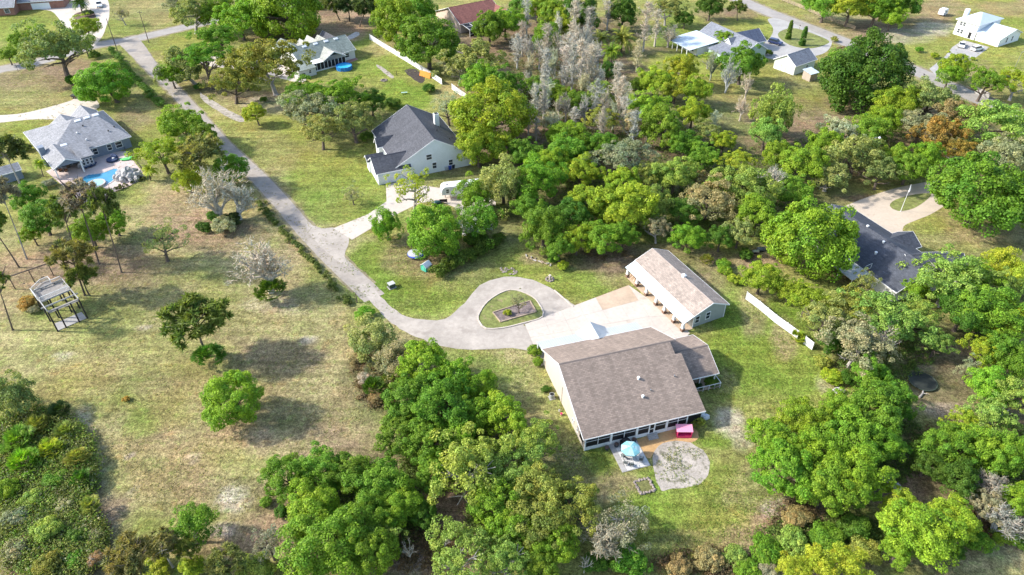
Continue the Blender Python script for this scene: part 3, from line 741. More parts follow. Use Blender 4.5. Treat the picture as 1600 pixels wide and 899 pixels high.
mb = MB(); mb.slab([(-4.6, -23.4, 3.0), (-1.1, -23.4, 3.0), (-1.1, -17.6, 4.55), (-4.6, -17.6, 4.55)], .14); mb.build("bay_roof", GREYSH, h)
box_wall(h, I4, -4.4, -22.9, -1.5, -18.8, 2.85, BLUESIDE, "bay_wall")
for x in (-3.85, -2.95, -2.05): opening(h, x, -22.9, .9, -90, .55, 1.4)
for x in (-10.4, -4.7): post(h, x, -24.6, 0, 2.85, .3)
opening(h, .2, -18.9, .9, -90, 1.0, 1.5); opening(h, 3.6, -18.9, .9, -90, 1.0, 1.5); opening(h, 5.9, -18.9, .9, -90, 1.5, 1.5)
opening(h, -7.0, -18.9, .2, -90, 2.6, 2.2, "door", WHITE, GLASS, 0); opening(h, -9.4, -18.9, .8, -90, 1.0, 1.5)
for x, y in ((.7, -8.6), (3.0, -8.4), (5.2, -8.3)): skylight(h, I4, x, y, 6.6 - (abs(y + 7.6)) * .305 + .05, 1.5, .8, .3)
skylight(h, I4, -5.4, -15.6, 4.1, 1.5, .8, .3)
mb = MB(); mb.box(-10.9, -15.6, 0, -9.6, -13.8, 5.0); mb.build("chimney", BLUESIDE, h)
for x, y in ((-1.2, -13), (1, -11), (7.2, -14.5), (5.4, -15.3), (-.3, -16.2)): vent(h, x, y, 6.6 - abs(y + 7.6) * .305, WHITE if x < 0 else BLACK, .14, .25)

# ---------------------------------------------------------------- sage-roofed house with the round pool
SAGE = mat("sage_shingle", (.24, .28, .25), .9, .14, (.3, 2.0, 14.0), .3, pattern='shingle')
LIGHTSH = mat("light_shingle", (.36, .37, .33), .9, .12, (.3, 2.0, 14.0), .3, pattern='shingle')
PALEWALL = mat("pale_stucco", (.66, .66, .62), .8, .06)
h = house("house", "long white house with sage-green roof and five skylights, blue round pool by its screened porch", "house", -69.0, 225.3, 40.4)
gable_roof(h, I4, -2.2, 18.0, 6.3, 6.2, 2.9, 2.9, 6.2, SAGE, cap=SAGE)
gable_wall(h, I4, -2.2, 18.0, 6.3, 6.2, 2.9, 2.9, 6.2, PALEWALL, .4)
M = sub(8.7, -2.4, -90); gable_roof(h, M, -2, 6.4, 4.1, 4.1, 2.9, 2.9, 5.0, LIGHTSH, name="porch_roof")
mb = MB(); mb.slab([(1.0, -8.7, 2.75), (5.0, -8.7, 2.75), (5.0, -5.6, 3.05), (1.0, -5.6, 3.05)], .1); mb.build("flat_roof", WHITE, h)
box_wall(h, I4, .9, -8.4, 12.6, -5.4, .45, WHITE, "porch_base")
for i in range(9):
    a = 1.0 + i * 1.28
    s = MB(); s.box(a + .1, -8.5, .46, a + 1.2, -8.42, 2.5); s.build("screen_panel", SCREEN, h)
    post(h, a, -8.45, 0, 2.72, .14)
post(h, 12.5, -8.45, 0, 2.72, .14)
box_wall(h, I4, -4.9, -10.4, .9, -5.2, 2.5, PALEWALL, "annex_wall")
mb = MB(); mb.slab([(-5.2, -10.8, 2.5), (1.1, -10.8, 2.5), (1.1, -5.0, 3.2), (-5.2, -5.0, 3.2)], .12); mb.build("annex_roof", SAGE, h)
opening(h, -1.2, -10.4, 1.0, -90, .8, .9); opening(h, -3.4, -10.4, .7, -90, 1.1, .8)
opening(h, 14.6, -5.8, 1.0, -90, 1.6, 1.2)
for x, y0, y1, w, z, m in ((1.4, 4.0, 13.4, 3.6, 5.2, SAGE), (6.2, 3.0, 9.6, 1.7, 5.0, LIGHTSH), (9.1, 3.0, 9.6, 2.2, 5.5, LIGHTSH), (12.6, 3.0, 9.2, 1.9, 5.0, LIGHTSH), (15.4, 3.0, 10.6, 2.6, 5.5, SLATE)):
    M = sub(x, y0, 90); gable_roof(h, M, -2.5, y1 - y0, w, w, 3.0, 3.0, z, m, name="front_gable_roof"); gable_wall(h, M, -2, y1 - y0, w, w, 3, 3, z, PALEWALL, .3)
for x in (-.8, 2.8, 6.7, 10.5, 14.1): skylight(h, I4, x, -.75, 5.85, 1.5, .8, .49)

# ---------------------------------------------------------------- red-roofed house
REDSH = mat("red_shingle", (.25, .105, .085), .9, .12, (.3, 2.0, 14.0), .3, pattern='shingle')
PINK = mat("pink_stucco", (.58, .46, .38), .85, .06)
h = house("house", "tan house with dull red shingle roof and white-framed pool cage, behind the tall oaks", "house", -22.9, 262.9, 34.0)
gable_roof(h, I4, 0, 18.7, 10.9, 7.9, 3.25, 3.25, 7.2, REDSH, cap=REDSH)
gable_wall(h, I4, 0, 18.7, 10.9, 7.9, 3.25, 3.25, 7.2, PINK, .5)
M = sub(18.5, -1.0, -90); gable_roof(h, M, -5, 9.6, 4.6, 4.6, 3.2, 3.2, 6.0, REDSH, name="wing_roof"); gable_wall(h, M, -4, 9.3, 4.6, 4.6, 3.2, 3.2, 6.0, PINK, .4)
cg = MB()
for x in (1.0, 3.8, 6.6, 9.4, 12.2):
    cg.box(x - .06, -13.0, 0, x + .06, -12.88, 2.5); cg.bar((x, -12.94, 2.5), (x, -8.0, 3.0), .1, .1)
cg.bar((1, -12.94, 2.5), (12.2, -12.94, 2.5), .1, .1); cg.bar((1, -10.4, 2.76), (12.2, -10.4, 2.76), .1, .1); cg.bar((1, -12.94, 1.0), (12.2, -12.94, 1.0), .1, .1)
pc = cg.build("pool_cage", WHITE, h)
mb = MB(); mb.box(1, -12.96, .1, 12.2, -12.92, 2.48); mb.build("screen_panel", SCREEN, pc)
mb = MB(); mb.slab([(1, -12.9, 2.42), (12.2, -12.9, 2.42), (12.2, -8.0, 2.92), (1, -8.0, 2.92)], .02); mb.build("screen_panel", SCREEN, pc)

# ---------------------------------------------------------------- blue-grey house with a white metal roof, and its barn
TEAL = mat("sage_siding", (.34, .44, .4), .7, .08, pattern='siding')
BLUESH = mat("blue_shingle", (.2, .215, .25), .9, .12, (.3, 2.0, 14.0), .3, pattern='shingle')
a, b = U(1111.5, 34, 6.3), U(1184.5, 66.5, 6.3)
yaw7 = math.degrees(math.atan2(b.y - a.y, b.x - a.x)); L7 = (b - a).length
h = house("house", "sage-green house with blue-grey gables and a bright white metal porch roof", "house", a.x, a.y, yaw7)
gable_roof(h, I4, 0, L7, 5.0, 5.0, 3.4, 3.4, 6.3, BLUESH, cap=BLUESH)
gable_wall(h, I4, 0, L7, 5.0, 5.0, 3.4, 3.4, 6.3, TEAL, .35)
M = sub(L7 * .52, 0, 90); gable_roof(h, M, -1, 10.5, 4.6, 4.6, 3.2, 3.2, 6.1, mat("navy_shingle", (.09, .11, .16), .9, .12, (.3, 2.0, 14.0), .3, pattern='shingle'), name="cross_roof"); gable_wall(h, M, 0, 10.2, 4.6, 4.6, 3.2, 3.2, 6.1, TEAL, .4)
mb = MB(); mb.slab([(-1.5, -17.0, 2.5), (11, -17.0, 2.5), (11, -4.6, 3.6), (-1.5, -4.6, 3.6)], .1); mb.build("porch_roof", WHITEMETAL, h)
box_wall(h, I4, 3, -13.5, 10.6, -4.7, 2.5, PALEWALL)
for x in (-1.2, 1.4, 4, 6.6, 9.2): post(h, x, -16.6, 0, 2.5, .2)
mb = MB(); mb.slab([(12, -10.5, 2.6), (L7 + .5, -10.5, 2.6), (L7 + .5, -4.8, 3.5), (12, -4.8, 3.5)], .12); mb.build("side_roof", BLUESH, h)
box_wall(h, I4, 12.3, -10.1, L7 - .2, -4.6, 2.5, TEAL)
M = sub(L7 * .62, -2.8, -90); gable_roof(h, M, -2, 1.8, 1.4, 1.4, 4.4, 4.4, 5.7, BLUESH, name="dormer_roof"); gable_wall(h, M, -1.6, 1.7, 1.4, 1.4, 4.4, 4.4, 5.7, WHITE, .2)
for y in (-1.6, 1.6): opening(h, L7 - .35, y, 1.0, 0, 1.0, 1.4)
for x in (5, 8.4): opening(h, x, -13.5, .8, -90, 1.0, 1.4)
PALEGREEN = mat("pale_green_siding", (.56, .6, .5), .75, .06, pattern='batten')
h = house("barn", "pale green gabled barn with grey roof, standing by the loop drive", "barn", 86.15, 220.0, 35.4, None)
gable_roof(h, I4, 0, 10.8, 4.6, 4.0, 2.85, 3.0, 5.6, BLUESH, cap=BLUESH)
gable_wall(h, I4, 0, 10.8, 4.6, 4.0, 2.85, 3.0, 5.6, PALEGREEN, .35)
opening(h, .35, .3, .1, 180, .9, 2.0, "door", WHITE, WHITE, 0)
for y in (-2.4, 2.6): opening(h, .35, y, .1, 180, 2.2, 2.1, "door", WHITE, PALEGREEN, 0)
opening(h, 6.5, -3.65, 1.0, -90, .9, .9)
p = U(1264, 124)
h = house("shed", "small tan shed with shallow white roof next to the pale green barn", "shed", p.x, p.y, 30, None)
mb = MB(); mb.solid([(-1.6, 1.5, 2.9), (-1.6, -1.5, 2.4), (1.6, -1.5, 2.4), (1.6, 1.5, 2.9)], [(-1.6, 1.5, 0), (-1.6, -1.5, 0), (1.6, -1.5, 0), (1.6, 1.5, 0)]); mb.build("wall", mat("tan_siding", (.42, .35, .28), .8, .1, pattern='siding'), h)
mb = MB(); mb.slab([(-1.9, -1.8, 2.42), (1.9, -1.8, 2.42), (1.9, 1.8, 2.98), (-1.9, 1.8, 2.98)], .1); mb.build("roof", WHITEMETAL, h)
mb = MB(); mb.box(-1.0, -1.56, .1, .2, -1.5, 2.0); mb.build("door", TIMBER, h)

# ---------------------------------------------------------------- white two-storey house
h = house("house", "bright white two-storey house with white roofs and a low garage wing, two cars outside", "house", 167.2, 262.44, -58.5)
hip_roof(h, I4, -.2, 8.5, -11.9, 3.0, 5.3, 7.5, 4.1, 4.2, -4.4, WHITEMETAL)
box_wall(h, I4, .3, -11.3, 8.0, 2.5, 5.15, WHITE)
M = sub(8.6, -3.2, 0); gable_roof(h, M, -.9, 8.2, 5.0, 8.2, 2.9, 2.7, 4.8, WHITEMETAL); gable_wall(h, M, -.7, 8.2, 5.0, 8.2, 2.9, 2.7, 4.8, WHITE, .4)
for y in (1.0, -.4, -1.8): pass
for x in (1.9, 3.1): opening(h, x, -11.3, 3.6, -90, .8, 1.0); opening(h, x, -11.3, .9, -90, .8, 1.3)
opening(h, 6.2, -11.3, .1, -90, 1.0, 2.1, "door", WHITE, BLACK, 0)
for y in (-6.5, -3.2): opening(h, 16.4, y, .8, 0, .8, 1.6)
mb = MB(); mb.box(-1.0, -6.4, 0, .2, -5.0, 7.6); mb.build("chimney", WHITE, h)
f = MB(); f.box(10.2, -11.12, .05, 14.8, -11.02, 2.2); f.build("garage_door", VINYL, h)

# ---------------------------------------------------------------- charcoal-roofed house by the beige drive
CHAR = mat("charcoal_shingle", (.075, .082, .1), .9, .14, (.3, 2.0, 14.0), .3, pattern='shingle')
p0 = U(1335, 326.7, 3)
h = house("house", "low house with charcoal shingle roof between leafy trees, beige looped drive beyond it", "house", p0.x, p0.y, -66.0)
M = sub(0, -7.3)
gable_roof(h, M, 0.0, 25.5, 7.2, 7.6, 3.0, 2.9, 6.0, CHAR, cap=CHAR)
gable_wall(h, M, 0.0, 25.5, 7.2, 7.6, 3.0, 2.9, 6.0, PALEWALL, .5)
M = sub(13.5, -3.0, 90); gable_roof(h, M, -4, 4.6, 3.0, 3.0, 3.0, 3.0, 4.9, CHAR, name="porch_roof"); gable_wall(h, M, -3, 3.8, 3.0, 3.0, 3, 3, 4.9, PALEWALL, .5)
M = sub(20.5, -6.0, 68); gable_roof(h, M, -2, 9.5, 4.6, 4.6, 3.0, 3.0, 5.9, CHAR, cap=CHAR, name="wing_roof"); gable_wall(h, M, 2, 9.2, 4.6, 4.6, 3, 3, 5.9, PALEWALL, .5)
for x, y, z in ((9.6, -7.2, 5.95), (14.8, -8.2, 5.6), (16.0, -11.0, 4.6)): vent(h, x, y, z, WHITE, .2, .3)
mb = MB(); mb.slab([(8, -19.2, 2.6), (19, -19.2, 2.6), (19, -14.4, 2.88), (8, -14.4, 2.88)], .1); mb.build("patio_roof", mat("aged_white_metal", (.5, .48, .44), .5, .12, pattern='seam'), h)
for x in (8.2, 11.8, 15.4, 18.8): post(h, x, -19.0, 0, 2.52, .12)
opening(h, 17.0, -14.4, .3, -90, 1.6, 2.0, "door", WHITE, GLASS, 0)

# ---------------------------------------------------------------- house at the very edge, upper corner, and the small outbuilding
BRICKRED = mat("red_brick", (.3, .15, .11), .9, .2, (1.0, 5.0, 18.0), .3)
p0 = U(12, 4, 3)
h = house("house", "brick house with white garage door, cut by the picture edge above the pale drive", "house", p0.x, p0.y, 14)
gable_roof(h, I4, -26, 4, 8, 7, 3.0, 3.0, 6.4, GREYSH); gable_wall(h, I4, -26, 4, 8, 7, 3, 3, 6.4, BRICKRED, .5)
M = sub(13, 3.0, 0); gable_roof(h, M, -10, 7, 6, 4.6, 3, 3, 5.8, GREYSH, name="wing_roof"); gable_wall(h, M, -10, 7, 6, 4.6, 3, 3, 5.8, BRICKRED, .5)
f = MB(); f.box(8.0, -1.22, .05, 14.5, -1.1, 2.3); f.build("garage_door", WHITE, h)
opening(h, -4, -6.5, .9, -90, 1.6, 1.4); opening(h, 1, -6.5, .9, -90, 1.6, 1.4)
p0 = U(14, 280)
h = house("shed", "blue-grey gabled shed with pale trim at the picture edge near the pool house", "shed", p0.x, p0.y, 40, None)
gable_roof(h, I4, -3, 3.2, 2.2, 2.2, 2.4, 2.4, 3.5, GREYSH); gable_wall(h, I4, -3, 3.2, 2.2, 2.2, 2.4, 2.4, 3.5, BLUESIDE, .25)
opening(h, 2.95, 0, .1, 0, 1.2, 1.9, "door", WHITE, BLUESIDE, 0)
# ---------------------------------------------------------------- vegetation kit
def quads_mesh(name, c, n, t, ln, wd, puff, tri=False):
    """leaf-sized faces: centre, normal, long axis, half length, half width"""
    n = n / np.linalg.norm(n, axis=1, keepdims=True)
    t = t - n * (t * n).sum(1, keepdims=True); t /= np.linalg.norm(t, axis=1, keepdims=True) + 1e-9
    b = np.cross(n, t)
    ln = np.broadcast_to(np.asarray(ln, float).reshape(-1, 1), (len(c), 1)); wd = np.broadcast_to(np.asarray(wd, float).reshape(-1, 1), (len(c), 1))
    if tri: V = np.stack([c - t * ln - b * wd, c - t * ln + b * wd, c + t * ln], 1)
    else: V = np.stack([c - t * ln, c + b * wd + n * wd * .25, c + t * ln, c - b * wd + n * wd * .25], 1)
    k = V.shape[1]
    me = bpy.data.meshes.new(name)
    me.vertices.add(len(c) * k); me.vertices.foreach_set("co", V.astype(np.float32).ravel())
    me.loops.add(len(c) * k); me.loops.foreach_set("vertex_index", np.arange(len(c) * k, dtype=np.int32))
    me.polygons.add(len(c)); me.polygons.foreach_set("loop_start", np.arange(0, len(c) * k, k, dtype=np.int32))
    a = me.attributes.new("puff", 'FLOAT', 'POINT'); a.data.foreach_set("value", np.repeat(puff, k).astype(np.float32))
    me.update(); me.validate()
    return me

def rdir(rng, n):
    v = rng.normal(size=(n, 3)); return v / np.linalg.norm(v, axis=1, keepdims=True)

def puff_leaves(rng, centres, radii, per, size, outward, jit=.55, squash=.8, fill=(.62, 1.0, 1.3)):
    C = np.repeat(centres, per, 0); R = np.repeat(radii, per)[:, None]; O = np.repeat(outward, per, 0)
    u = rdir(rng, len(C)); bad = (u * (O + np.array([0, 0, .5]))).sum(1) < -.35; u[bad] *= -1
    pos = C + u * R * rng.triangular(*fill, (len(C), 1)) * np.array([1, 1, squash])
    nrm = u * .8 + O * .25 + np.array([0, 0, .35]) + rng.normal(size=u.shape) * jit
    s = size * rng.uniform(.6, 1.35, len(C))
    pf = np.repeat(np.clip(rng.normal(.5, .25, len(centres)), 0, 1), per)
    return pos, nrm, rdir(rng, len(C)), s, s * rng.uniform(.55, .8, len(C)), pf

def crown_mesh(name, seed, np_, per, size, flat=.8, pr=(.2, .36), low=-.35, spread=(.55, .9), lob=.22, squash=.8, jit=.55, cone=None):
    rng = np.random.default_rng(seed)
    d = rdir(rng, np_ * 4); d = d[d[:, 2] > low][:np_]
    ph = rng.uniform(0, 6.28, 4); k = rng.integers(2, 5)
    az = np.arctan2(d[:, 1], d[:, 0])
    rad = 1 + lob * np.sin(az * k + ph[0]) * np.cos(d[:, 2] * 2.2 + ph[1]) + lob * .6 * np.sin(az * (k + 2) + ph[2])
    rho = rng.uniform(*spread, len(d)) * rad
    c = d * rho[:, None] * np.array([1, 1, flat])
    if cone is not None:
        z = rng.uniform(-1, 1, len(d)); a = rng.uniform(0, 6.28, len(d)); w = np.clip((1 - z) / 2, .04, 1) ** cone * np.clip((z + 1.15) * 2.2, .3, 1) * rng.uniform(.55, 1, len(d))
        c = np.stack([np.cos(a) * w * .75, np.sin(a) * w * .75, z * flat], 1); d = np.stack([np.cos(a), np.sin(a), np.full(len(a), .3)], 1)
    r = rng.uniform(*pr, len(d))
    p = puff_leaves(rng, c, r, per, size, d, jit, squash)
    return quads_mesh(name, p[0], p[1], p[2], p[3], p[4], p[5])

def pine_mesh(name, seed, nt=74, per=54, flat=.8, ln=.15):
    rng = np.random.default_rng(seed)
    d = rdir(rng, nt * 3); d = d[d[:, 2] > -.45][:nt]
    c = d * rng.uniform(.4, .98, (len(d), 1)) * np.array([1, 1, flat])
    C = np.repeat(c, per, 0); D = np.repeat(d, per, 0)
    u = rdir(rng, len(C)) + D * .5 + np.array([0, 0, .35]); u /= np.linalg.norm(u, axis=1, keepdims=True)
    L = ln * rng.uniform(.6, 1.2, len(C))
    pos = C + u * L[:, None] * .8
    pf = np.repeat(np.clip(rng.normal(.5, .28, len(c)), 0, 1), per)
    return quads_mesh(name, pos, rdir(rng, len(C)) + np.array([0, 0, .6]), u, L, .026, pf)

def bare_meshes(name, seed, column=False, depth=5, dens=1.0, r0=.075):
    """leafless tree of unit radius: trunk with limbs (height 0..1) and a crown of fine twigs"""
    rng = random.Random(seed)
    trunk, tw_c, tw_d, tw_l, tw_w = MB(), [], [], [], []
    def grow(p, d, L, r, lev):
        q = p + d * L
        mid = (p + q) / 2 + Vector((rng.gauss(0, 1), rng.gauss(0, 1), rng.gauss(0, 1))) * L * .06
        if lev <= 2: trunk.tube([p, mid, q], [r, r * .85, r * .68], 5 if lev < 2 else 4, False)
        else:
            dd = (q - p).normalized(); tw_c.append((p + q) / 2); tw_d.append(dd); tw_l.append(L / 2); tw_w.append(max(r, .009))
        if lev >= depth: return
        n = {0: 5, 1: 4, 2: 4, 3: 4, 4: 3}[lev] + (1 if rng.random() < .4 * dens else 0)
        for i in range(n):
            t = 1.0 if i == 0 else rng.uniform(.3, 1.0)
            a = rng.uniform(0, 6.28); tilt = rng.uniform(.3, .85) if i else rng.uniform(.05, .3)
            o = d.orthogonal().normalized(); o = Matrix.Rotation(a, 3, d) @ o
            nd = (d * math.cos(tilt) + o * math.sin(tilt) + Vector((0, 0, .12))).normalized()
            grow(p + (q - p) * t, nd, L * rng.uniform(.58, .82), r * .6, lev + 1)
    if column:
        trunk.tube([(0, 0, 0), (.02, .01, 1.3), (0, .03, 2.6), (.01, 0, 3.9)], [.11, .085, .05, .012], 5, False)
        for i in range(int(120 * dens)):
            z = rng.uniform(.75, 3.9); a = rng.uniform(0, 6.28); k = (.75 + .35 * math.sin(z * 2.3 + seed)) * (1 if z < 3.0 else (4.1 - z)) * rng.uniform(.35, 1.15)
            k = max(k, .12)
            d = Vector((math.cos(a), math.sin(a), rng.uniform(.25, .8))).normalized()
            p = Vector((0, 0, z)); q = p + d * k
            trunk.tube([p, q], [.018, .006], 3, False)
            for j in range(16):
                t = rng.uniform(.25, 1.05); o = Vector((rng.gauss(0, 1), rng.gauss(0, 1), rng.gauss(.35, .8))).normalized()
                l = rng.uniform(.1, .28); tw_c.append(p + (q - p) * t + o * l * .6); tw_d.append(o); tw_l.append(l); tw_w.append(.015)
    else:
        grow(Vector((0, 0, 0)), Vector((rng.gauss(0, .05), rng.gauss(0, .05), 1)).normalized(), .62, r0, 0)
    tm = trunk.mesh(name + "_trunk")
    c = np.array(tw_c); d = np.array(tw_d); r2 = np.random.default_rng(seed)
    cm = quads_mesh(name + "_twigs", c, rdir(r2, len(c)) + np.array([0, 0, .4]), d, np.array(tw_l), np.array(tw_w), r2.random(len(c)), tri=True)
    return tm, cm

def trunk_mesh(name, seed, limbs=6, r=.075, reach=.6, fork=.45, lean=.05):
    """unit trunk: height 1 to the crown centre, limbs reaching out into the crown"""
    rng = random.Random(seed); mb = MB()
    lx, ly = rng.gauss(0, lean), rng.gauss(0, lean)
    P = lambda t: Vector((lx * t + .02 * math.sin(t * 5), ly * t, t))
    mb.tube([P(0) - Vector((0, 0, .03)), P(.04), P(.3), P(.65), P(1.05)], [r * 1.7, r * 1.1, r * .9, r * .65, r * .25], 7, False)
    for i in range(limbs):
        t = rng.uniform(fork, .95); a = i * 2.4 + rng.uniform(-.4, .4)
        L = reach * rng.uniform(.7, 1.2); e = Vector((math.cos(a) * L, math.sin(a) * L, rng.uniform(.12, .4)))
        p = P(t)
        mb.tube([p, p + e * .45 + Vector((0, 0, .04)), p + e], [r * .5, r * .35, r * .12], 5, False)
        for k in (-1, 1):
            m = p + e * .55; a2 = a + k * .7
            mb.tube([m, m + Vector((math.cos(a2), math.sin(a2), .5)) * L * .45], [r * .28, r * .08], 4, False)
    return mb.mesh(name)

def fan_mesh(name, seed, n=46, spike=9, lng=.42):
    """palmetto clump: fans of pointed leaflets"""
    rng = np.random.default_rng(seed)
    C, D, Nn, L, W, P_ = [], [], [], [], [], []
    for i in range(n):
        d = rdir(rng, 1)[0]; d[2] = abs(d[2]) * .9 + .12; d /= np.linalg.norm(d)
        base = d * rng.uniform(.3, .8) * np.array([1, 1, .85]); up = np.array([0, 0, 1.0])
        s = np.cross(d, up); s /= np.linalg.norm(s) + 1e-9; nn = np.cross(s, d)
        pf = rng.random()
        for k in range(spike):
            a = (k / (spike - 1) - .5) * 2.5
            v = d * math.cos(a) + s * math.sin(a) - nn * .1; v /= np.linalg.norm(v)
            l = lng * rng.uniform(.75, 1.1) / 2
            C.append(base + v * l); D.append(v); Nn.append(nn + s * rng.normal() * .3); L.append(l); W.append(.032); P_.append(pf)
    return quads_mesh(name, np.array(C), np.array(Nn), np.array(D), np.array(L), np.array(W), np.array(P_))

def palm_mesh(name, seed, n=34, seg=7, droop=1.5):
    rng = np.random.default_rng(seed); C, D, Nn, L, W, P_ = [], [], [], [], [], []
    for i in range(n):
        a = i * 2.399 + rng.normal() * .2; el = rng.uniform(-.1, 1.35)
        h = np.array([math.cos(a), math.sin(a), 0]); p = np.zeros(3); pf = rng.random()
        for k in range(seg):
            e = el - droop * k / seg
            v = h * math.cos(e) + np.array([0, 0, 1]) * math.sin(e); q = p + v / seg
            s = np.cross(v, [0, 0, 1]); s /= np.linalg.norm(s) + 1e-9
            for sg in (-1, 1):
                for j in range(2):
                    w = s * sg * .8 + v * .55 - np.array([0, 0, .25]); w /= np.linalg.norm(w)
                    l = .17 * (1 - .55 * k / seg); m = p + (q - p) * (j + .5) / 2
                    C.append(m + w * l); D.append(w); Nn.append(np.cross(w, v)); L.append(l); W.append(.035); P_.append(pf)
            p = q
    return quads_mesh(name, np.array(C), np.array(Nn), np.array(D), np.array(L), np.array(W), np.array(P_))

LIB = {}
LIB['O'] = [crown_mesh("oak_crown", 10 + i, 150, 150, .029, .84, (.10, .215), -.4, (.5, .98), .27) for i in range(5)]
LIB['R'] = [crown_mesh("round_crown", 20 + i, 190, 150, .027, .95, (.09, .2), -.65, (.6, .95), .08) for i in range(2)]
LIB['L'] = [crown_mesh("open_oak_crown", 30 + i, 120, 108, .028, .66, (.08, .19), -.4, (.45, 1.0), .3, .6, .75) for i in range(4)]
LIB['W'] = [crown_mesh("sparse_crown", 50 + i, 50, 64, .034, 1.0, (.12, .24), -.6, (.3, 1.0), .25, .8, .8) for i in range(2)]
LIB['V'] = [crown_mesh("feathery_crown", 60 + i, 96, 120, .033, 1.05, (.12, .24), -.7, (.3, .98), .2, 1.0, .8) for i in range(3)]
LIB['S'] = [crown_mesh("shrub_leaves", 70 + i, 80, 110, .042, .8, (.12, .26), -.2, (.4, .8), .2) for i in range(3)]
LIB['F'] = [fan_mesh("palmetto_fronds", 80 + i, 80, 9, .36) for i in range(3)]
LIB['P'] = [pine_mesh("pine_needles", 90 + i) for i in range(3)]
LIB['Y'] = [palm_mesh("palm_fronds", 100 + i) for i in range(2)]
LIB['I'] = [crown_mesh("cypress_leaves", 110, 120, 90, .11, 3.0, (.3, .5), cone=.6)]
LIB['B'] = [bare_meshes("leafless", 120 + i) for i in range(3)]
LIB['C'] = [bare_meshes("leafless_column", 130 + i, True, 5, (.75, .9, .6, .8, 1.0)[i]) for i in range(5)]
LIB['D'] = [bare_meshes("snag", 140 + i, False, 3, .2, .038) for i in range(2)]
TR = {k: [trunk_mesh("trunk", 200 + i + 10 * j, **kw) for i in range(3)] for j, (k, kw) in enumerate({
    'O': dict(), 'L': dict(limbs=8, r=.07, reach=.75, fork=.3, lean=.1), 'P': dict(limbs=9, r=.045, reach=.65, fork=.78, lean=.03), 'Y': dict(limbs=0, r=.07)}.items())}
KIND = {'R': ("oak_tree", "tree"), 'O': ("oak_tree", "tree"), 'L': ("live_oak_tree", "tree"), 'W': ("sparse_tree", "tree"), 'V': ("feathery_tree", "tree"), 'S': ("shrub", "shrub"), 'F': ("palmetto", "shrub"), 'P': ("pine_tree", "pine tree"),
        'Y': ("palm_tree", "palm"), 'I': ("cypress_tree", "tree"), 'B': ("leafless_tree", "tree"), 'C': ("bald_cypress_tree", "tree"), 'D': ("dead_tree", "dead tree")}
COL = dict(b=(.215, .365, .028), m=(.16, .295, .026), d=(.09, .185, .02), y=(.285, .38, .03), o=(.275, .325, .105), g=(.33, .355, .21), l=(.265, .38, .075), n=(.36, .29, .14), r=(.38, .26, .06), k=(.05, .09, .02), a=(.29, .325, .065), u=(.36, .43, .04),
           t=(.47, .45, .40), p=(.50, .46, .41), c=(.46, .47, .32), w=(.42, .395, .35), e=(.3, .3, .2), z=(.3, .28, .235))
GROUP = None
vrng = random.Random(77)
TREES = []
def T(kind, x, y, r, c, label, base=None, hc=None, cat=None, group=None, tall=1.0):
    """one plant whose crown is centred at photo pixel x,y with a radius of r photo pixels"""
    p = U(x, y, 6)
    R = r / PXM(p)
    if base:
        b = U(*base); H = height_at(y, b.x, b.y)
        p = Vector((b.x, b.y, 0)); R = r / PXM((p.x, p.y, H))
        off = (x - to_px(b.x, b.y, H)[0]) / PXM((p.x, p.y, H))
    else:
        H = hc or {'R': .95 * R + .7, 'O': .95 * R + .9, 'L': .8 * R + 1.8, 'W': 1.2 * R + 1.2, 'V': 1.05 * R + .7, 'S': R * .5, 'F': R * .35, 'P': 9.0, 'Y': 5.0, 'I': 3.0 * R, 'B': 0.95 * R, 'C': 2.2 * R, 'D': 1.0 * R}[kind]
        p = U(x, y, H); p.z = 0; off = 0
    name, ct = KIND[kind]
    t = thing(name, label, cat or ct, p, vrng.uniform(0, 6.28), group or GROUP)
    cc = COL[c]; v = vrng.uniform(.86, 1.14); w = vrng.uniform(.92, 1.09)
    cc = (cc[0] * v * w, cc[1] * v, cc[2] * v / w, 1)
    if kind == 'P': cc = (cc[0] * .72 + .02, cc[1] * .68, cc[2] * .8 + .02, 1)
    a = math.radians(vrng.uniform(-4, 4))
    o = Vector((off, 0, 0)); o.rotate(Matrix.Rotation(-t.rotation_euler.z, 3, 'Z'))
    if kind in 'BCD':
        tm, cm = vrng.choice(LIB[kind])
        s = R * {'B': 1.12, 'C': 1.3, 'D': .95}[kind]; sz = {'B': .85 * tall, 'C': vrng.uniform(.75, 1.25), 'D': 1.1}[kind] * s
        k = link_mesh("trunk", tm, None, t, scale=(s, s, sz)); k.data.materials.clear() if False else None
        if len(tm.materials) == 0: tm.materials.append(GREYTRUNK)
        q = link_mesh("twigs", cm, TWIG, t, scale=(s, s, sz)); k.color = cc; q.color = cc
        return t
    R *= 1.12
    sx, sy, sz = R * vrng.uniform(.86, 1.14), R * vrng.uniform(.86, 1.14), R * vrng.uniform(.85, 1.15)
    if kind == 'S': sz *= .78
    q = link_mesh("fronds" if kind in 'YF' else "needles" if kind == 'P' else "leaves" if kind == 'S' else "crown", vrng.choice(LIB[kind]), LEAF, t, (o.x, o.y, H), (a, -a, 0), (sx, sy, sz))
    q.color = cc
    if kind not in 'SF':
        tk = 'Y' if kind in 'YI' else 'P' if kind == 'P' else 'L' if kind in 'LW' else 'O'
        m = vrng.choice(TR[tk]); sc = R if kind != 'I' else R * .5
        if kind == 'P': sc = max(R, 3.2)
        tr = link_mesh("trunk", m, BARK if c not in 'ge' else GREYBARK, t, scale=(sc, sc, H * (1.0 if kind not in 'IY' else .97)))
        if off: 
            tr.rotation_euler = (-math.atan2(o.y, H), math.atan2(o.x, H), 0)
    return t
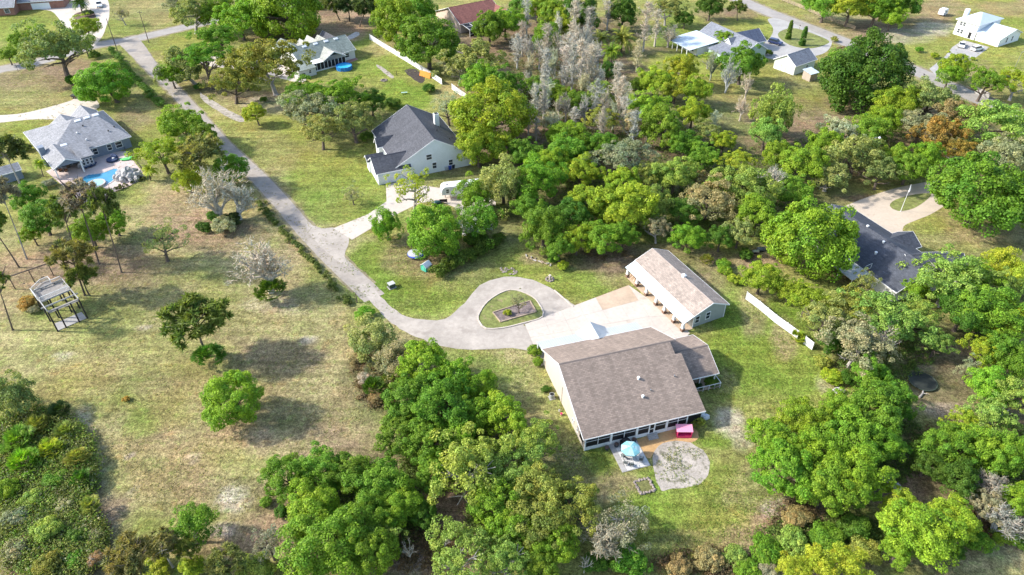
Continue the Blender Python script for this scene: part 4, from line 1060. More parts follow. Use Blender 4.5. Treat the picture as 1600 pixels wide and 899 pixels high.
def grey_trunk():
    m, nt, bs = new_mat("pale_bark")
    oi = N(nt, "ShaderNodeObjectInfo"); geo = N(nt, "ShaderNodeNewGeometry").outputs["Position"]
    n = noise_node(nt, geo, 5.0); r = ramp(nt, n.outputs[0], .3, .7, g3(.7), g3(1.2))
    nt.links.new(mix(nt, 'MULTIPLY', 1.0, oi.outputs["Color"], r.outputs[0]), bs.inputs["Base Color"]); bs.inputs["Roughness"].default_value = .9
    return m
GREYTRUNK = grey_trunk()
def G(g):
    global GROUP
    GROUP = g
# ---------------------------------------------------------------- the trees, one by one
G("trees along the far road")
T('L', 85, 76, 50, 'o', "broad pale olive live oak on brown ground beside the far road", base=(107, 124))
T('O', 136, 44, 17, 'y', "slim yellow-green tree rising out of the pale oak by the brick house drive")
T('V', 132, 72, 13, 'm', "dark narrow tree against the road, behind the pale olive oak")
T('O', 12, 86, 13, 'm', "small green tree on the shaded roadside lawn at the picture edge")
T('O', 33, 66, 14, 'b', "light green roadside tree next to the pale olive oak")
T('O', 56, 56, 15, 'b', "green tree showing above the crown of the pale olive oak")
T('R', 162, 132, 33, 'b', "bright green rounded tree above the grey hipped roof, leaning trunk visible", base=(183, 160))
T('Y', 124, 4, 14, 'd', "dark palm standing in the planted bed of the brick house drive", base=(128, 18))
T('S', 148, 87, 10, 'd', "round dark green bush at the road edge by the pale olive oak")
T('S', 112, 126, 12, 'd', "low dark shrub at the foot of the pale olive oak")
T('S', 138, 21, 9, 'k', "dark purple-black shrub in the planted bed of the brick house drive")
T('W', 190, 20, 12, 'e', "thin brownish sapling on the lawn past the parked white truck")
T('L', 298, 20, 30, 'o', "greyish olive oak touching the far side of the road")
T('L', 270, 6, 14, 'g', "small grey-green oak top at the upper picture edge by the road")
T('O', 340, 20, 24, 'm', "full green roadside tree over the dark strip of woods at the top")
T('O', 375, 32, 28, 'b', "tall bright green tree beside the road, near the sage-roofed house")
T('O', 405, 18, 26, 'b', "bright green tree touching the huge spreading oak at the top")
T('L', 342, 62, 28, 'm', "green oak with open crown covering the road bend")
T('L', 290, 104, 36, 'o', "olive oak with two bent trunks beside the straight lane", base=(305, 132))
T('L', 318, 88, 28, 'm', "mid-green oak between the lane and the road bend", base=(332, 140))
T('O', 268, 118, 18, 'b', "light green low tree leaning over the straight lane")
T('L', 372, 128, 32, 'a', "yellow-olive oak with a slender trunk by the sandy path", base=(370, 162))
T('L', 418, 100, 44, 'a', "wide mossy oak with bare limbs in front of the pale parking pad", base=(431, 148))
T('L', 372, 98, 24, 'a', "thin olive oak between road bend and pale parking pad")
T('R', 447, 18, 54, 'b', "huge spreading oak with dark trunk on bare brown ground", base=(454, 56))
T('O', 400, 3, 24, 'm', "green oak cut by the upper picture edge beside the huge spreading oak")
T('P', 520, 8, 18, 'm', "dark slim pine at the upper edge, first of the pines past the huge oak", base=(531, 32))
T('P', 545, 10, 22, 'd', "dark dense pine in the middle of the pine row at the upper edge", base=(546, 34))
T('P', 572, 12, 22, 'd', "dark pine with bare lower trunk near the white fence corner", base=(562, 42))
T('P', 498, 4, 13, 'g', "bare-stemmed pine beside the huge spreading oak", base=(498, 12))
T('R', 396, 176, 15, 'u', "small brilliant lime-green tree alone by the sandy path", base=(405, 196))
T('S', 412, 156, 7, 'd', "tiny dark bush on leaf litter under the mossy oak")
T('S', 310, 136, 9, 'd', "dark bush at the base of the olive oak with two bent trunks")

G("trees between the lane and the pool house")
T('O', 288, 196, 27, 'b', "bright green oak overhanging the lane beside the blue-grey pool house")
T('O', 318, 214, 22, 'm', "darker green oak behind the bright one overhanging the lane")
T('O', 262, 194, 16, 'b', "smaller green oak on the garden side of the lane trees")
T('L', 253, 240, 30, 'u', "lime-yellow airy tree by the pool terrace")
T('P', 310, 240, 34, 'a', "olive pine with dark trunk rising over the lane thicket", base=(322, 296))
T('R', 360, 264, 24, 'm', "dark green round tree right at the lane, behind the grey leafless tree")
T('V', 292, 278, 22, 'u', "yellow-green feathery sapling behind the grey leafless tree")
T('Y', 234, 266, 13, 'u', "small yellow palm at the corner of the pool terrace", base=(235, 282))
T('B', 334, 304, 58, 't', "grey leafless tree with spreading branches standing over dark shrubs", base=(343, 345))
T('B', 366, 308, 44, 't', "smaller grey leafless tree leaning toward the lane")
T('S', 350, 352, 22, 'g', "grey-green bush at the foot of the grey leafless tree")
T('S', 362, 344, 16, 'k', "very dark bush under the grey leafless tree")
T('S', 318, 356, 13, 'd', "dark bush on the brown earth, field side of the grey leafless tree")
T('S', 334, 338, 14, 'd', "dark shrub tucked between the grey leafless branches and the field")
T('W', 254, 374, 30, 'o', "small olive tree with thin crown alone on the brown field edge", base=(262, 408))
T('Y', 62, 256, 10, 'b', "little green palm at the corner wall of the pool house", base=(68, 276))
T('S', 76, 288, 11, 'e', "straggly brownish shrubs between pool house and the tall pines")
T('S', 40, 232, 9, 'd', "dark bush against the chimney side of the pool house")

G("pines and oaks around the timber platform")
T('O', 42, 308, 22, 'm', "green oak closest to the blue-grey shed by the pool")
T('O', 66, 340, 28, 'm', "green oak standing between the pool terrace and the timber platform")
T('O', 50, 366, 16, 'b', "bright low green oak crown behind the swing frame")
T('P', 98, 330, 26, 'm', "tall green pine with trunk seen above the timber platform", base=(122, 411))
T('P', 122, 306, 28, 'g', "tall grey-green pine whose crown overlaps the pool terrace", base=(155, 413))
T('P', 158, 318, 24, 'm', "tall pine with deep green crown below the pool rock", base=(190, 426))
T('O', 178, 346, 22, 'b', "bright green oak at the field end of the pine group")
T('O', 140, 362, 26, 'b', "bright green oak in the middle of the pine group")
T('P', 112, 400, 30, 'a', "low bushy olive pine right above the timber platform", base=(133, 462))
T('P', 126, 432, 22, 'm', "shorter green pine touching the timber platform's upper rail", base=(140, 462))
T('P', 8, 240, 28, 'd', "dark pine crown at the picture edge by the blue-grey shed", hc=11)
T('P', 2, 300, 22, 'g', "sparse grey pine at the picture edge beside the green oaks", base=(42, 405))
T('P', -14, 350, 24, 'm', "pine with long bare trunk, crown out past the picture edge, nearer the swing frame", base=(30, 418))
T('P', -6, 440, 16, 'm', "pine with bare dark trunk on the sandy ground below the timber platform", base=(20, 516))
T('S', 42, 474, 15, 'r', "orange-yellow shrub beside the timber platform")
T('S', 52, 484, 10, 'e', "grey-brown twiggy shrub touching the orange-yellow one by the platform")

G("single trees on the dry field")
T('B', 412, 406, 66, 'w', "pale leafless tree with fine white branches and a dark bush at its foot", base=(424, 458))
T('F', 425, 460, 29, 'd', "dark palmetto clump under the pale leafless tree")
T('P', 305, 502, 46, 'm', "single pine with broad flat crown on the open field", base=(322, 556))
T('F', 328, 562, 31, 'd', "round palmetto clump at the foot of the single field pine")
T('R', 362, 624, 38, 'b', "round bright green tree standing alone on the field", hc=4.4)
T('V', 300, 822, 36, 'm', "dark green feathery tree beside the white sand patch on the field")
T('S', 197, 624, 6, 'r', "tiny rust-red plant alone on the field grass")

G("thicket at the field corner")
T('V', 20, 620, 34, 'o', "olive feathery tree at the field edge, top of the corner thicket")
for i, (x, y, r, c, k, s) in enumerate([(95, 642, 22, 'k', 'F', "dark palmetto under the olive feathery tree"), (62, 668, 26, 'a', 'F', "dark palmetto at the upper end of the corner thicket"), (104, 676, 26, 'a', 'F', "olive palmetto at the sandy edge of the corner thicket"),
    (30, 690, 34, 'm', 'F', "green palmetto below the olive feathery tree"), (80, 706, 28, 'u', 'F', "bright yellow-green palmetto in the corner thicket"), (40, 728, 34, 'b', 'F', "bright green palmetto in the middle of the corner thicket"), (122, 716, 24, 'a', 'F', "olive palmetto overhanging the sandy strip"),
    (128, 752, 24, 'd', 'F', "dark palmetto beside the narrow sandy strip"), (84, 750, 28, 'm', 'S', "leafy green bush between palmettos in the corner thicket"), (12, 764, 30, 'b', 'S', "light green bush at the picture edge of the corner thicket"), (54, 782, 30, 'l', 'S', "pale green bush low in the corner thicket"),
    (102, 792, 28, 'g', 'S', "grey-green bush low in the corner thicket"), (142, 790, 20, 'a', 'F', "yellow-olive palmetto near the brown twigs of the corner thicket"), (116, 804, 12, 'b', 'S', "little bright green bush amid grey-green ones"), (26, 812, 32, 'g', 'S', "greyish bush at the picture edge, low in the corner thicket"),
    (74, 830, 34, 'l', 'S', "wide pale green bush near the bottom of the corner thicket"), (122, 838, 28, 'd', 'S', "dark green bush near the bottom of the corner thicket"), (24, 862, 34, 'g', 'S', "grey mossy bush at the bottom corner of the picture"), (76, 882, 32, 'a', 'S', "olive bush at the bottom picture edge"),
    (118, 876, 26, 'm', 'S', "green bush by the fallen grey twigs at the bottom edge"), (150, 836, 18, 'e', 'S', "brown dry bush at the outer edge of the corner thicket"), (150, 872, 16, 'n', 'S', "rusty dry bush by the fallen grey twigs")]):
    T(k, x, y, r * (.82 if k == 'F' else .74), c, s, hc=1.1 if i % 3 else 1.7)
T('B', 148, 878, 20, 't', "low tangle of fallen grey twigs at the end of the sandy strip", hc=1.2, cat="dead tree")

G("trees at the bottom of the field")
T('P', 205, 872, 34, 'a', "light olive pine at the bottom edge, largest of the low pines")
T('P', 252, 852, 24, 'a', "light olive pine top beside the dark feathery tree", hc=5)
T('P', 290, 856, 20, 'y', "small yellow-green pine under the dark feathery tree", hc=4)
T('S', 246, 886, 24, 'u', "lime bush between the low pines at the bottom edge")
T('S', 300, 886, 22, 'y', "yellow-green bush below the small pine at the bottom edge")
T('P', 352, 880, 30, 'l', "soft green young pine at the bottom edge by the brown ground", hc=4)
T('S', 400, 892, 32, 'l', "pale green shrub mass at the bottom edge between field and oaks")
T('W', 420, 850, 26, 'e', "dry grey sapling on the brown ground before the oaks")
T('C', 431, 838, 6, 't', "single dead grey stem in brown grass beside the big bottom oak")

G("woods between the field and the brown-roofed house")
T('V', 584, 528, 34, 'o', "dark olive feathery tree at the top of the middle wood, beside the gravel bend")
T('S', 569, 490, 15, 'b', "yellow-green bush at the lane edge above the dark olive tree")
T('V', 617, 560, 28, 'g', "greyish feathery tree between the gravel bend and the bright oaks")
T('F', 586, 578, 22, 'e', "dry brown palmetto below the dark olive tree")
T('F', 612, 598, 22, 'a', "olive palmetto beside the brush edge of the field")
T('F', 584, 608, 20, 'd', "dark palmetto at the brush edge of the field")
T('S', 560, 560, 14, 'n', "brown brush clump along the field side of the middle wood")
T('S', 572, 592, 15, 't', "grey brush clump along the field side of the middle wood")
T('S', 588, 624, 14, 'n', "brown brush clump at the foot of the bright oaks")
T('O', 664, 572, 36, 'b', "bright green oak topmost of the oak cluster below the gravel bend")
T('O', 704, 592, 30, 'b', "bright oak on the house side of the topmost one")
T('O', 640, 626, 36, 'm', "full green oak at the field edge of the oak cluster")
T('O', 690, 634, 42, 'm', "large green oak in the heart of the oak cluster")
T('O', 748, 606, 28, 'b', "green oak nearest the cream gable wall, upper one")
T('O', 744, 650, 30, 'b', "green oak nearest the cream gable wall, lower one")
T('O', 626, 678, 34, 'm', "green oak at the brown field edge, lower end of the oak cluster")
T('O', 668, 690, 36, 'm', "deep green oak just below the heart of the oak cluster")
T('O', 714, 680, 30, 'b', "bright oak between the deep green oak and the pale ones")
T('O', 792, 654, 34, 'y', "yellow-green oak beside the path along the cream gable wall")
T('L', 836, 690, 36, 'l', "pale green open oak closest to the corner of the cream house")
T('L', 738, 728, 54, 'l', "wide pale green oak with visible grey limbs in the middle wood")
T('L', 800, 730, 44, 'l', "pale green oak between the wide grey-limbed oak and the lawn")
T('O', 680, 740, 30, 'm', "green oak shading the brown clearing from above")
T('O', 448, 746, 34, 'm', "green oak standing out into the field, lowest group")
T('O', 500, 736, 34, 'm', "green oak beside the one standing out into the field")
T('O', 546, 742, 32, 'm', "green oak between the field oaks and the deep wood")
T('O', 590, 760, 36, 'm', "dark full oak above the brown clearing")
T('S', 416, 784, 12, 'm', "small green bush out in the brown grass of the field")
T('S', 440, 800, 13, 'd', "dark bush at the field edge below the standing-out oak")
T('O', 486, 800, 40, 'b', "broad bright oak, upper of the two at the bottom of the wood")
T('O', 506, 856, 52, 'b', "broad bright oak at the bottom edge, biggest of the lower wood")
T('O', 570, 812, 38, 'm', "green oak between the broad bright oak and the white snag")
T('O', 578, 868, 40, 'm', "green oak at the bottom edge beside the white snag")
T('O', 624, 788, 34, 'b', "green oak right above the white snag")
T('L', 590, 838, 26, 'l', "pale mossy oak beside the white snag")
T('O', 662, 806, 22, 'd', "dark low oak at the rim of the brown clearing")
T('D', 640, 834, 34, 'w', "white dead snag with stubby branches in the brown clearing", base=(642, 876))
T('D', 700, 836, 20, 'w', "short white forked snag at the edge of the pale lower oak", base=(696, 858))
T('L', 722, 868, 46, 'l', "pale green oak at the bottom edge under the forked snag")
T('L', 790, 872, 40, 'l', "pale oak at the bottom edge between the forked snag and the yellow oaks")
T('O', 776, 792, 38, 'b', "bright oak between the pale oaks and the yellow-olive ones")
T('O', 798, 830, 34, 'b', "bright green oak low in the wood beside the yellow-olive oaks")
T('O', 842, 768, 40, 'a', "yellow-olive oak crown, upper of the pair by the back lawn")
T('L', 892, 790, 44, 'a', "yellow-olive oak reaching out over the back lawn")
T('L', 838, 818, 42, 'a', "dull olive oak behind the yellow-olive pair")
T('O', 868, 852, 34, 'b', "bright green oak below the dull olive oak at the bottom")
T('O', 846, 888, 32, 'm', "dark green oak at the bottom edge below the dull olive oak")
T('B', 960, 826, 56, 'z', "grey half-dead tree with white limbs at the edge of the back lawn", base=(938, 868))
T('W', 978, 818, 36, 'e', "dry grey-green tree merging with the half-dead one on the back lawn")
T('D', 914, 880, 30, 'w', "dead white branches hanging at the bottom edge of the wood")
T('S', 984, 878, 30, 'm', "green bushes at the bottom edge under the half-dead tree")
T('S', 930, 880, 24, 'd', "dark bush at the bottom edge next to the dead white branches")

G("shrubs and small trees around the cream house")
T('S', 837, 548, 13, 'm', "dense green shrub at the porch corner of the cream house")
T('S', 841, 566, 11, 'm', "second green shrub along the cream gable wall, below the porch corner one")
T('S', 853, 608, 8, 'd', "small dark shrub behind the air conditioner")
T('S', 1112, 596, 12, 'd', "dark shrub in the shade below the side wing roof")
T('S', 1090, 604, 9, 'k', "very dark low shrub at the side wing post")
T('F', 1092, 664, 14, 'a', "yellowish spiky plant next to the pink playhouse")
T('S', 793, 489, 8, 'y', "rounded yellow-green shrub in the timber-edged island bed")
T('W', 811, 470, 13, 'g', "thin grey-green sapling in the timber-edged island bed")

G("brush along the bottom lawn edge")
for x, y, r, c, s in [(1060, 888, 26, 'n', "brown brush at the bottom edge of the back lawn"), (1108, 876, 24, 'n', "brown dead vines along the back lawn edge"), (1150, 872, 22, 'l', "pale green weeds along the back lawn edge"), (1196, 862, 28, 'm', "green brush beside the brown vines, bottom lawn edge"),
    (1240, 850, 28, 'l', "light green brush between brown vines and the yellow bamboo"), (1244, 808, 24, 'n', "pinkish brown heap of dead vines below the green oaks"), (1290, 842, 30, 'm', "green brush behind the yellow-green bushes"), (1336, 828, 30, 'd', "dark green brush in the shade of the oaks"),
    (1350, 862, 28, 'a', "olive brush beside the big bottom oak"), (1170, 893, 24, 'm', "green weeds at the very bottom below the brown vines"), (1200, 892, 22, 'e', "dry weeds at the very bottom by the yellow bushes")]:
    T('S', x, y, r, c, s)
for x, y, r, s in [(1240, 890, 26, "bright yellow feathery bush, first of the row at the bottom edge"), (1280, 884, 28, "bright yellow feathery bush in the middle of the bottom row"), (1322, 880, 28, "bright yellow feathery bush at the dark end of the bottom row")]:
    T('V', x, y, r, 'u', s)

G("oaks past the back lawn")
T('O', 1212, 690, 34, 'b', "bright oak leaning over the sandy corner of the back lawn")
T('O', 1256, 660, 34, 'b', "bright oak, upper end of the row past the back lawn")
T('O', 1224, 736, 42, 'b', "bright oak in the middle of the row past the back lawn")
T('O', 1276, 706, 40, 'b', "large bright oak behind the row past the back lawn")
T('O', 1290, 762, 42, 'b', "bright oak low in the row, over the pink vine heap")
T('O', 1330, 690, 40, 'm', "green oak in the centre of the wood past the back lawn")
T('O', 1342, 740, 42, 'b', "bright oak beside the grey boulders in the wood")
T('O', 1312, 644, 30, 'b', "oak under the mossy grey limbs, nearest the lawn debris")
T('O', 1370, 640, 38, 'm', "dense green oak beside the brown clearing with the dark oval")
T('O', 1398, 628, 28, 'm', "green oak overhanging the dark oval")
T('O', 1376, 692, 34, 'b', "bright oak between the brown clearing and the grey boulders")
T('S', 1300, 590, 18, 'y', "yellow-green bush at the lawn edge below the white fence end")
T('S', 1322, 590, 18, 'd', "dark bush with a gap of shade, past the lawn debris")
T('S', 1286, 566, 16, 'a', "olive bush at the lawn edge just below the white fence end")
T('F', 1246, 528, 14, 'y', "spiky yellow-green plant covering the end of the white fence")
T('L', 1290, 496, 38, 'o', "olive tree growing behind the lower end of the white fence")
T('L', 1262, 466, 28, 'y', "yellow-olive tree behind the middle of the white fence")
T('V', 1235, 454, 22, 'y', "yellow feathery shrubby tree behind the upper white fence")
T('L', 1330, 478, 34, 'a', "light olive tree in front of the charcoal roof's gable end")
T('L', 1340, 536, 44, 'g', "grey-limbed mossy oak past the white fence end")
T('B', 1376, 540, 50, 'z', "leafless grey limbs tangled in the mossy oak")
T('L', 1384, 496, 46, 'l', "soft pale green oak behind the mossy grey-limbed oak")
T('L', 1426, 496, 34, 'l', "pale green oak with drooping edge over the brown clearing")
T('V', 1300, 530, 22, 'd', "dark green feathery tree between the fence end and the mossy oak")
T('L', 1464, 536, 22, 'l', "pale oak branch-tip crown at the rim of the brown clearing")
T('O', 1358, 580, 26, 'm', "green oak between the mossy oak and the dense clearing oak")
T('O', 1440, 832, 48, 'b', "big bright oak alone at the bottom above the bare path")
T('O', 1410, 794, 28, 'y', "yellow-green oak crown leaning from the big bottom oak to the boulders")
T('O', 1490, 808, 34, 'y', "yellow-green oak beside the big bottom oak")
T('O', 1404, 858, 28, 'b', "low bright oak at the foot of the big bottom oak")
T('O', 1488, 700, 38, 'm', "green oak above the big bottom oak, inner wood")
T('O', 1450, 722, 26, 'd', "dark oak beside the bare brown gap in the wood")
T('O', 1536, 700, 38, 'b', "bright oak deep in the wood near the picture edge")
T('O', 1586, 714, 38, 'm', "green oak at the picture edge above the pale dead trees")
T('L', 1508, 662, 24, 'y', "yellow-green oak below the pale sand of the clearing")
T('L', 1548, 650, 32, 'l', "pale oak at the clearing's far lower corner")
T('O', 1500, 752, 30, 'd', "dark oak in the shade between the big bottom oak and the dead trees")
T('B', 1556, 760, 46, 'z', "pale dead tree with grey moss, upper of two near the picture edge")
T('B', 1562, 808, 46, 'z', "pale dead tree with grey moss, lower of two near the picture edge")
T('L', 1540, 790, 26, 'e', "dry mossy oak between the pale dead trees")
T('O', 1588, 782, 26, 'b', "bright oak at the picture edge between the pale dead trees")
T('S', 1530, 848, 22, 'm', "green bush along the bare path at the bottom corner")
T('S', 1570, 838, 22, 'm', "green bush near the picture edge above the bare path")
T('S', 1490, 862, 18, 'd', "dark bush at the turn of the bare path")
T('S', 1598, 850, 18, 'd', "dark bush at the picture edge by the bare path")
T('O', 1546, 486, 42, 'm', "rich green oak past the clearing, near the yellow tree")
T('O', 1506, 486, 36, 'd', "dark green oak behind the soft pale ones")
T('L', 1570, 500, 34, 'y', "yellow-green oak at the picture edge past the clearing")
T('L', 1536, 548, 28, 'y', "yellow-green oak overhanging the clearing's far side")
T('O', 1576, 560, 36, 'm', "green oak at the picture edge beside the clearing")
T('O', 1548, 604, 28, 'b', "bright oak at the clearing's far lower side")
T('L', 1586, 620, 34, 'l', "pale oak at the picture edge below the clearing")
T('W', 1518, 575, 18, 'g', "thin grey sapling at the clearing's far side")

G("trees around the charcoal-roofed house")
T('R', 1270, 374, 62, 'b', "very large round bright oak at the end of the charcoal roof", hc=7.0)
T('L', 1484, 436, 48, 'l', "large soft green tree in front of the charcoal roof")
T('O', 1430, 452, 20, 'b', "bright green tree hiding the corner of the charcoal roof")
T('L', 1530, 436, 34, 'm', "green tree at the wing end of the charcoal-roofed house")
T('V', 1562, 412, 28, 'u', "vivid yellow tree at the edge of the dry lawn")
T('V', 1592, 432, 26, 'u', "vivid yellow tree at the picture edge, below the dry lawn")
T('O', 1560, 452, 30, 'l', "light green tree below the vivid yellow ones")
T('R', 1534, 300, 58, 'm', "massive green tree beside the beige looped drive")
T('O', 1580, 322, 36, 'm', "green tree at the picture edge beside the massive one")
T('O', 1496, 288, 20, 'b', "green tree nearest the beige drive, beside the massive one")
T('S', 1130, 414, 12, 'm', "green bush by the fence corner behind the long garage")
T('S', 1134, 424, 11, 'y', "yellow-green rounded bush second from the garage fence corner")
T('S', 1148, 437, 12, 'u', "bright ball-shaped bush at the upper end of the white fence")
T('O', 1190, 434, 27, 'y', "yellow-green round tree standing against the upper white fence")
T('S', 1218, 444, 16, 'm', "green bush between the round yellow-green tree and the fence")
T('F', 1104, 408, 12, 'a', "olive palmetto at the wood's edge behind the long garage")
T('S', 1165, 398, 14, 'd', "dark bush under the wood behind the garage fence corner")
T('W', 1352, 440, 20, 'o', "thin olive tree at the patio side of the charcoal-roofed house")

G("trees in the wood beyond the beige drive")
T('L', 1336, 248, 46, 'o', "wide olive oak with drooping boughs above the beige drive", hc=5)
T('L', 1296, 272, 32, 'o', "olive oak next to the wide drooping one", hc=4.5)
T('O', 1256, 258, 32, 'b', "bright green oak in the wood above the very large round oak")
T('B', 1208, 278, 40, 'w', "white-limbed leafless tree in the wood above the very large round oak")
T('O', 1240, 300, 26, 'm', "green oak beside the white-limbed leafless tree")
T('L', 1376, 268, 26, 'o', "olive oak at the drive's far edge near the lamp pole")
T('O', 1398, 248, 24, 'y', "yellow-green oak just past the lamp pole")
T('O', 1420, 262, 26, 'm', "green oak between the lamp pole and the orange tree")
T('O', 1450, 248, 24, 'b', "bright green oak under the orange tree")
T('L', 1470, 212, 34, 'r', "orange-brown tree, brightest rusty crown of the far wood")
T('L', 1498, 236, 24, 'r', "rusty orange tree beside the brightest rusty crown")
T('L', 1440, 196, 30, 'g', "greyish tree behind the orange-brown one")
T('L', 1500, 180, 30, 'n', "dull brown tree above the orange-brown one")
T('L', 1550, 200, 42, 'l', "large pale green tree near the picture edge, far wood")
T('L', 1588, 190, 34, 'l', "pale green tree at the picture edge, far wood")
T('L', 1572, 240, 36, 'g', "grey-green tree between the large pale tree and the massive green one")
T('R', 1352, 118, 60, 'd', "giant dark green oak standing by the road, broadest in the far wood", hc=8)
T('O', 1326, 108, 34, 'm', "green side crown of a second oak beside the giant dark one")
T('O', 1402, 162, 28, 'y', "yellow-green oak below the giant dark one")
T('L', 1452, 152, 36, 'o', "olive oak between the giant dark oak and the road")
T('O', 1490, 104, 20, 'y', "small yellow-green tree at the mouth of the white house's drive")
T('O', 1484, 118, 18, 'b', "small bright tree beside the one at the drive mouth")
T('L', 1540, 128, 28, 'm', "green tree in front of the far sandy yard, past the drive mouth")
T('L', 1590, 128, 26, 'y', "yellow-green tree at the picture edge below the far lamp post")
T('O', 1380, 190, 28, 'b', "bright oak at the edge of the dry paddock")
T('O', 1354, 208, 26, 'm', "green oak between the dry paddock and the olive oaks")
T('L', 1312, 206, 26, 'c', "pale straw-coloured tree at the paddock edge")
T('O', 1290, 226, 24, 'b', "light green oak below the dry paddock")
T('V', 1212, 182, 34, 'l', "tall light green tree on the dry paddock, upper part")
T('V', 1198, 206, 26, 'l', "light green tree at the foot of the tall one on the paddock")
T('S', 1316, 82, 14, 'n', "orange-brown bush between the loop drive and the giant dark oak")
T('S', 1304, 62, 7, 'a', "small yellowish bush at the corner of the loop drive")
T('I', 1234, 48, 4.6, 'd', "slim dark cypress on the loop island, farther from the barn")
T('I', 1256, 58, 4.6, 'd', "slim dark cypress on the loop island, directly above the barn")
T('S', 1184, 54, 9, 'd', "round clipped dark shrub beside the navy gable")
T('S', 1201, 83, 8, 'd', "round dark bush between the sage-green house and the barn")
T('S', 1436, 78, 8, 'm', "round green shrub on the lawn by the white house's drive, farther one")
T('S', 1460, 87, 8, 'y', "round yellow-green shrub on the lawn by the white house's drive, nearer the drive")
T('S', 1520, 92, 5, 'y', "small golden shrub on the lawn past the parked white cars")
T('O', 1290, 6, 26, 'm', "green tree behind the rail fence, at the upper edge")
T('O', 1330, 10, 28, 'y', "yellow-green tree behind the end of the rail fence")
T('O', 1370, 12, 28, 'm', "full green tree past the end of the rail fence")
T('O', 1410, 6, 26, 'd', "dark green tree at the upper edge above the sandy yard")
T('O', 1394, 28, 18, 'b', "bright low tree at the corner of the sandy yard")

G("trees around the red-roofed and sage-roofed houses")
T('R', 618, 34, 36, 'b', "bright green oak along the white fence, touching the wild upper edge")
T('R', 668, 66, 40, 'm', "dense dark green oak overhanging the middle of the white fence")
T('O', 652, 20, 26, 'b', "green oak between the white fence and the red roof")
T('O', 598, 8, 22, 'd', "dark oak at the upper edge beyond the white fence corner")
T('O', 764, 44, 24, 'm', "green tree hiding part of the pool cage of the red-roofed house")
T('O', 790, 36, 24, 'b', "bright tree at the wing end of the red-roofed house")
T('L', 738, 98, 40, 'o', "grey-olive tree between the red-roofed house and the white fence")
T('L', 716, 108, 22, 'g', "mossy grey tree at the end of the white fence")
T('R', 768, 182, 54, 'y', "tall glossy yellow-green oak beside the slate-roofed house", hc=8.5)
T('O', 748, 126, 30, 'b', "bright oak above the tall glossy one")
T('O', 786, 138, 28, 'm', "green oak behind the tall glossy one")
T('O', 748, 230, 30, 'y', "lower crown of the yellow-green oaks by the slate-roofed gable")
T('L', 528, 152, 36, 'm', "green mossy oak across the lawn from the blue round pool")
T('L', 490, 172, 36, 'g', "grey moss-hung oak between the lane lawn and the sage-roofed house")
T('L', 552, 188, 34, 'o', "olive mossy oak behind the slate-roofed house")
T('L', 500, 202, 30, 'o', "olive oak at the dry lawn end of the mossy oaks")
T('L', 474, 148, 28, 'm', "green oak nearest the pale parking pad, end of the mossy oaks")
T('O', 580, 160, 20, 'd', "dark bushy oak at the back lawn edge")
T('S', 612, 162, 15, 'd', "dark round bush on the back lawn near the slate roof ridge")
T('S', 670, 138, 12, 'd', "dark bush beside the vegetable patch")
T('W', 700, 166, 22, 'g', "grey straggly tree behind the slate roof")
T('S', 722, 184, 14, 'd', "dark evergreen bush behind the chimney of the slate-roofed house")
T('S', 573, 214, 12, 'd', "dark bush by the porch gable of the slate-roofed house")
T('R', 678, 364, 40, 'b', "bright feathery oak above the green playhouse and tarp", hc=5)
T('V', 604, 350, 23, 'b', "small bright palm-like tree beside the pale drive fork")
T('W', 640, 290, 30, 'u', "thin pale blossoming tree in front of the garage doors", base=(648, 336))
T('W', 550, 304, 14, 'g', "tiny grey sapling alone on the bright lawn", base=(553, 320))
T('V', 742, 304, 28, 'm', "leafy green tree in front of the white camper trailer")
T('V', 752, 346, 32, 'm', "dark green tree beside the white trailer under the trees")
T('W', 730, 350, 22, 'c', "pale thin tree in front of the half-hidden white trailer")
T('V', 786, 290, 36, 'o', "olive mossy tree at the far end of the camper's parking")
T('S', 742, 374, 20, 'd', "dark shrub between the trailer tree and the clipped hedge")
T('S', 776, 330, 18, 'o', "olive shrub behind the white trailer")
T('S', 700, 388, 14, 'd', "dark shrub under the bright feathery oak")

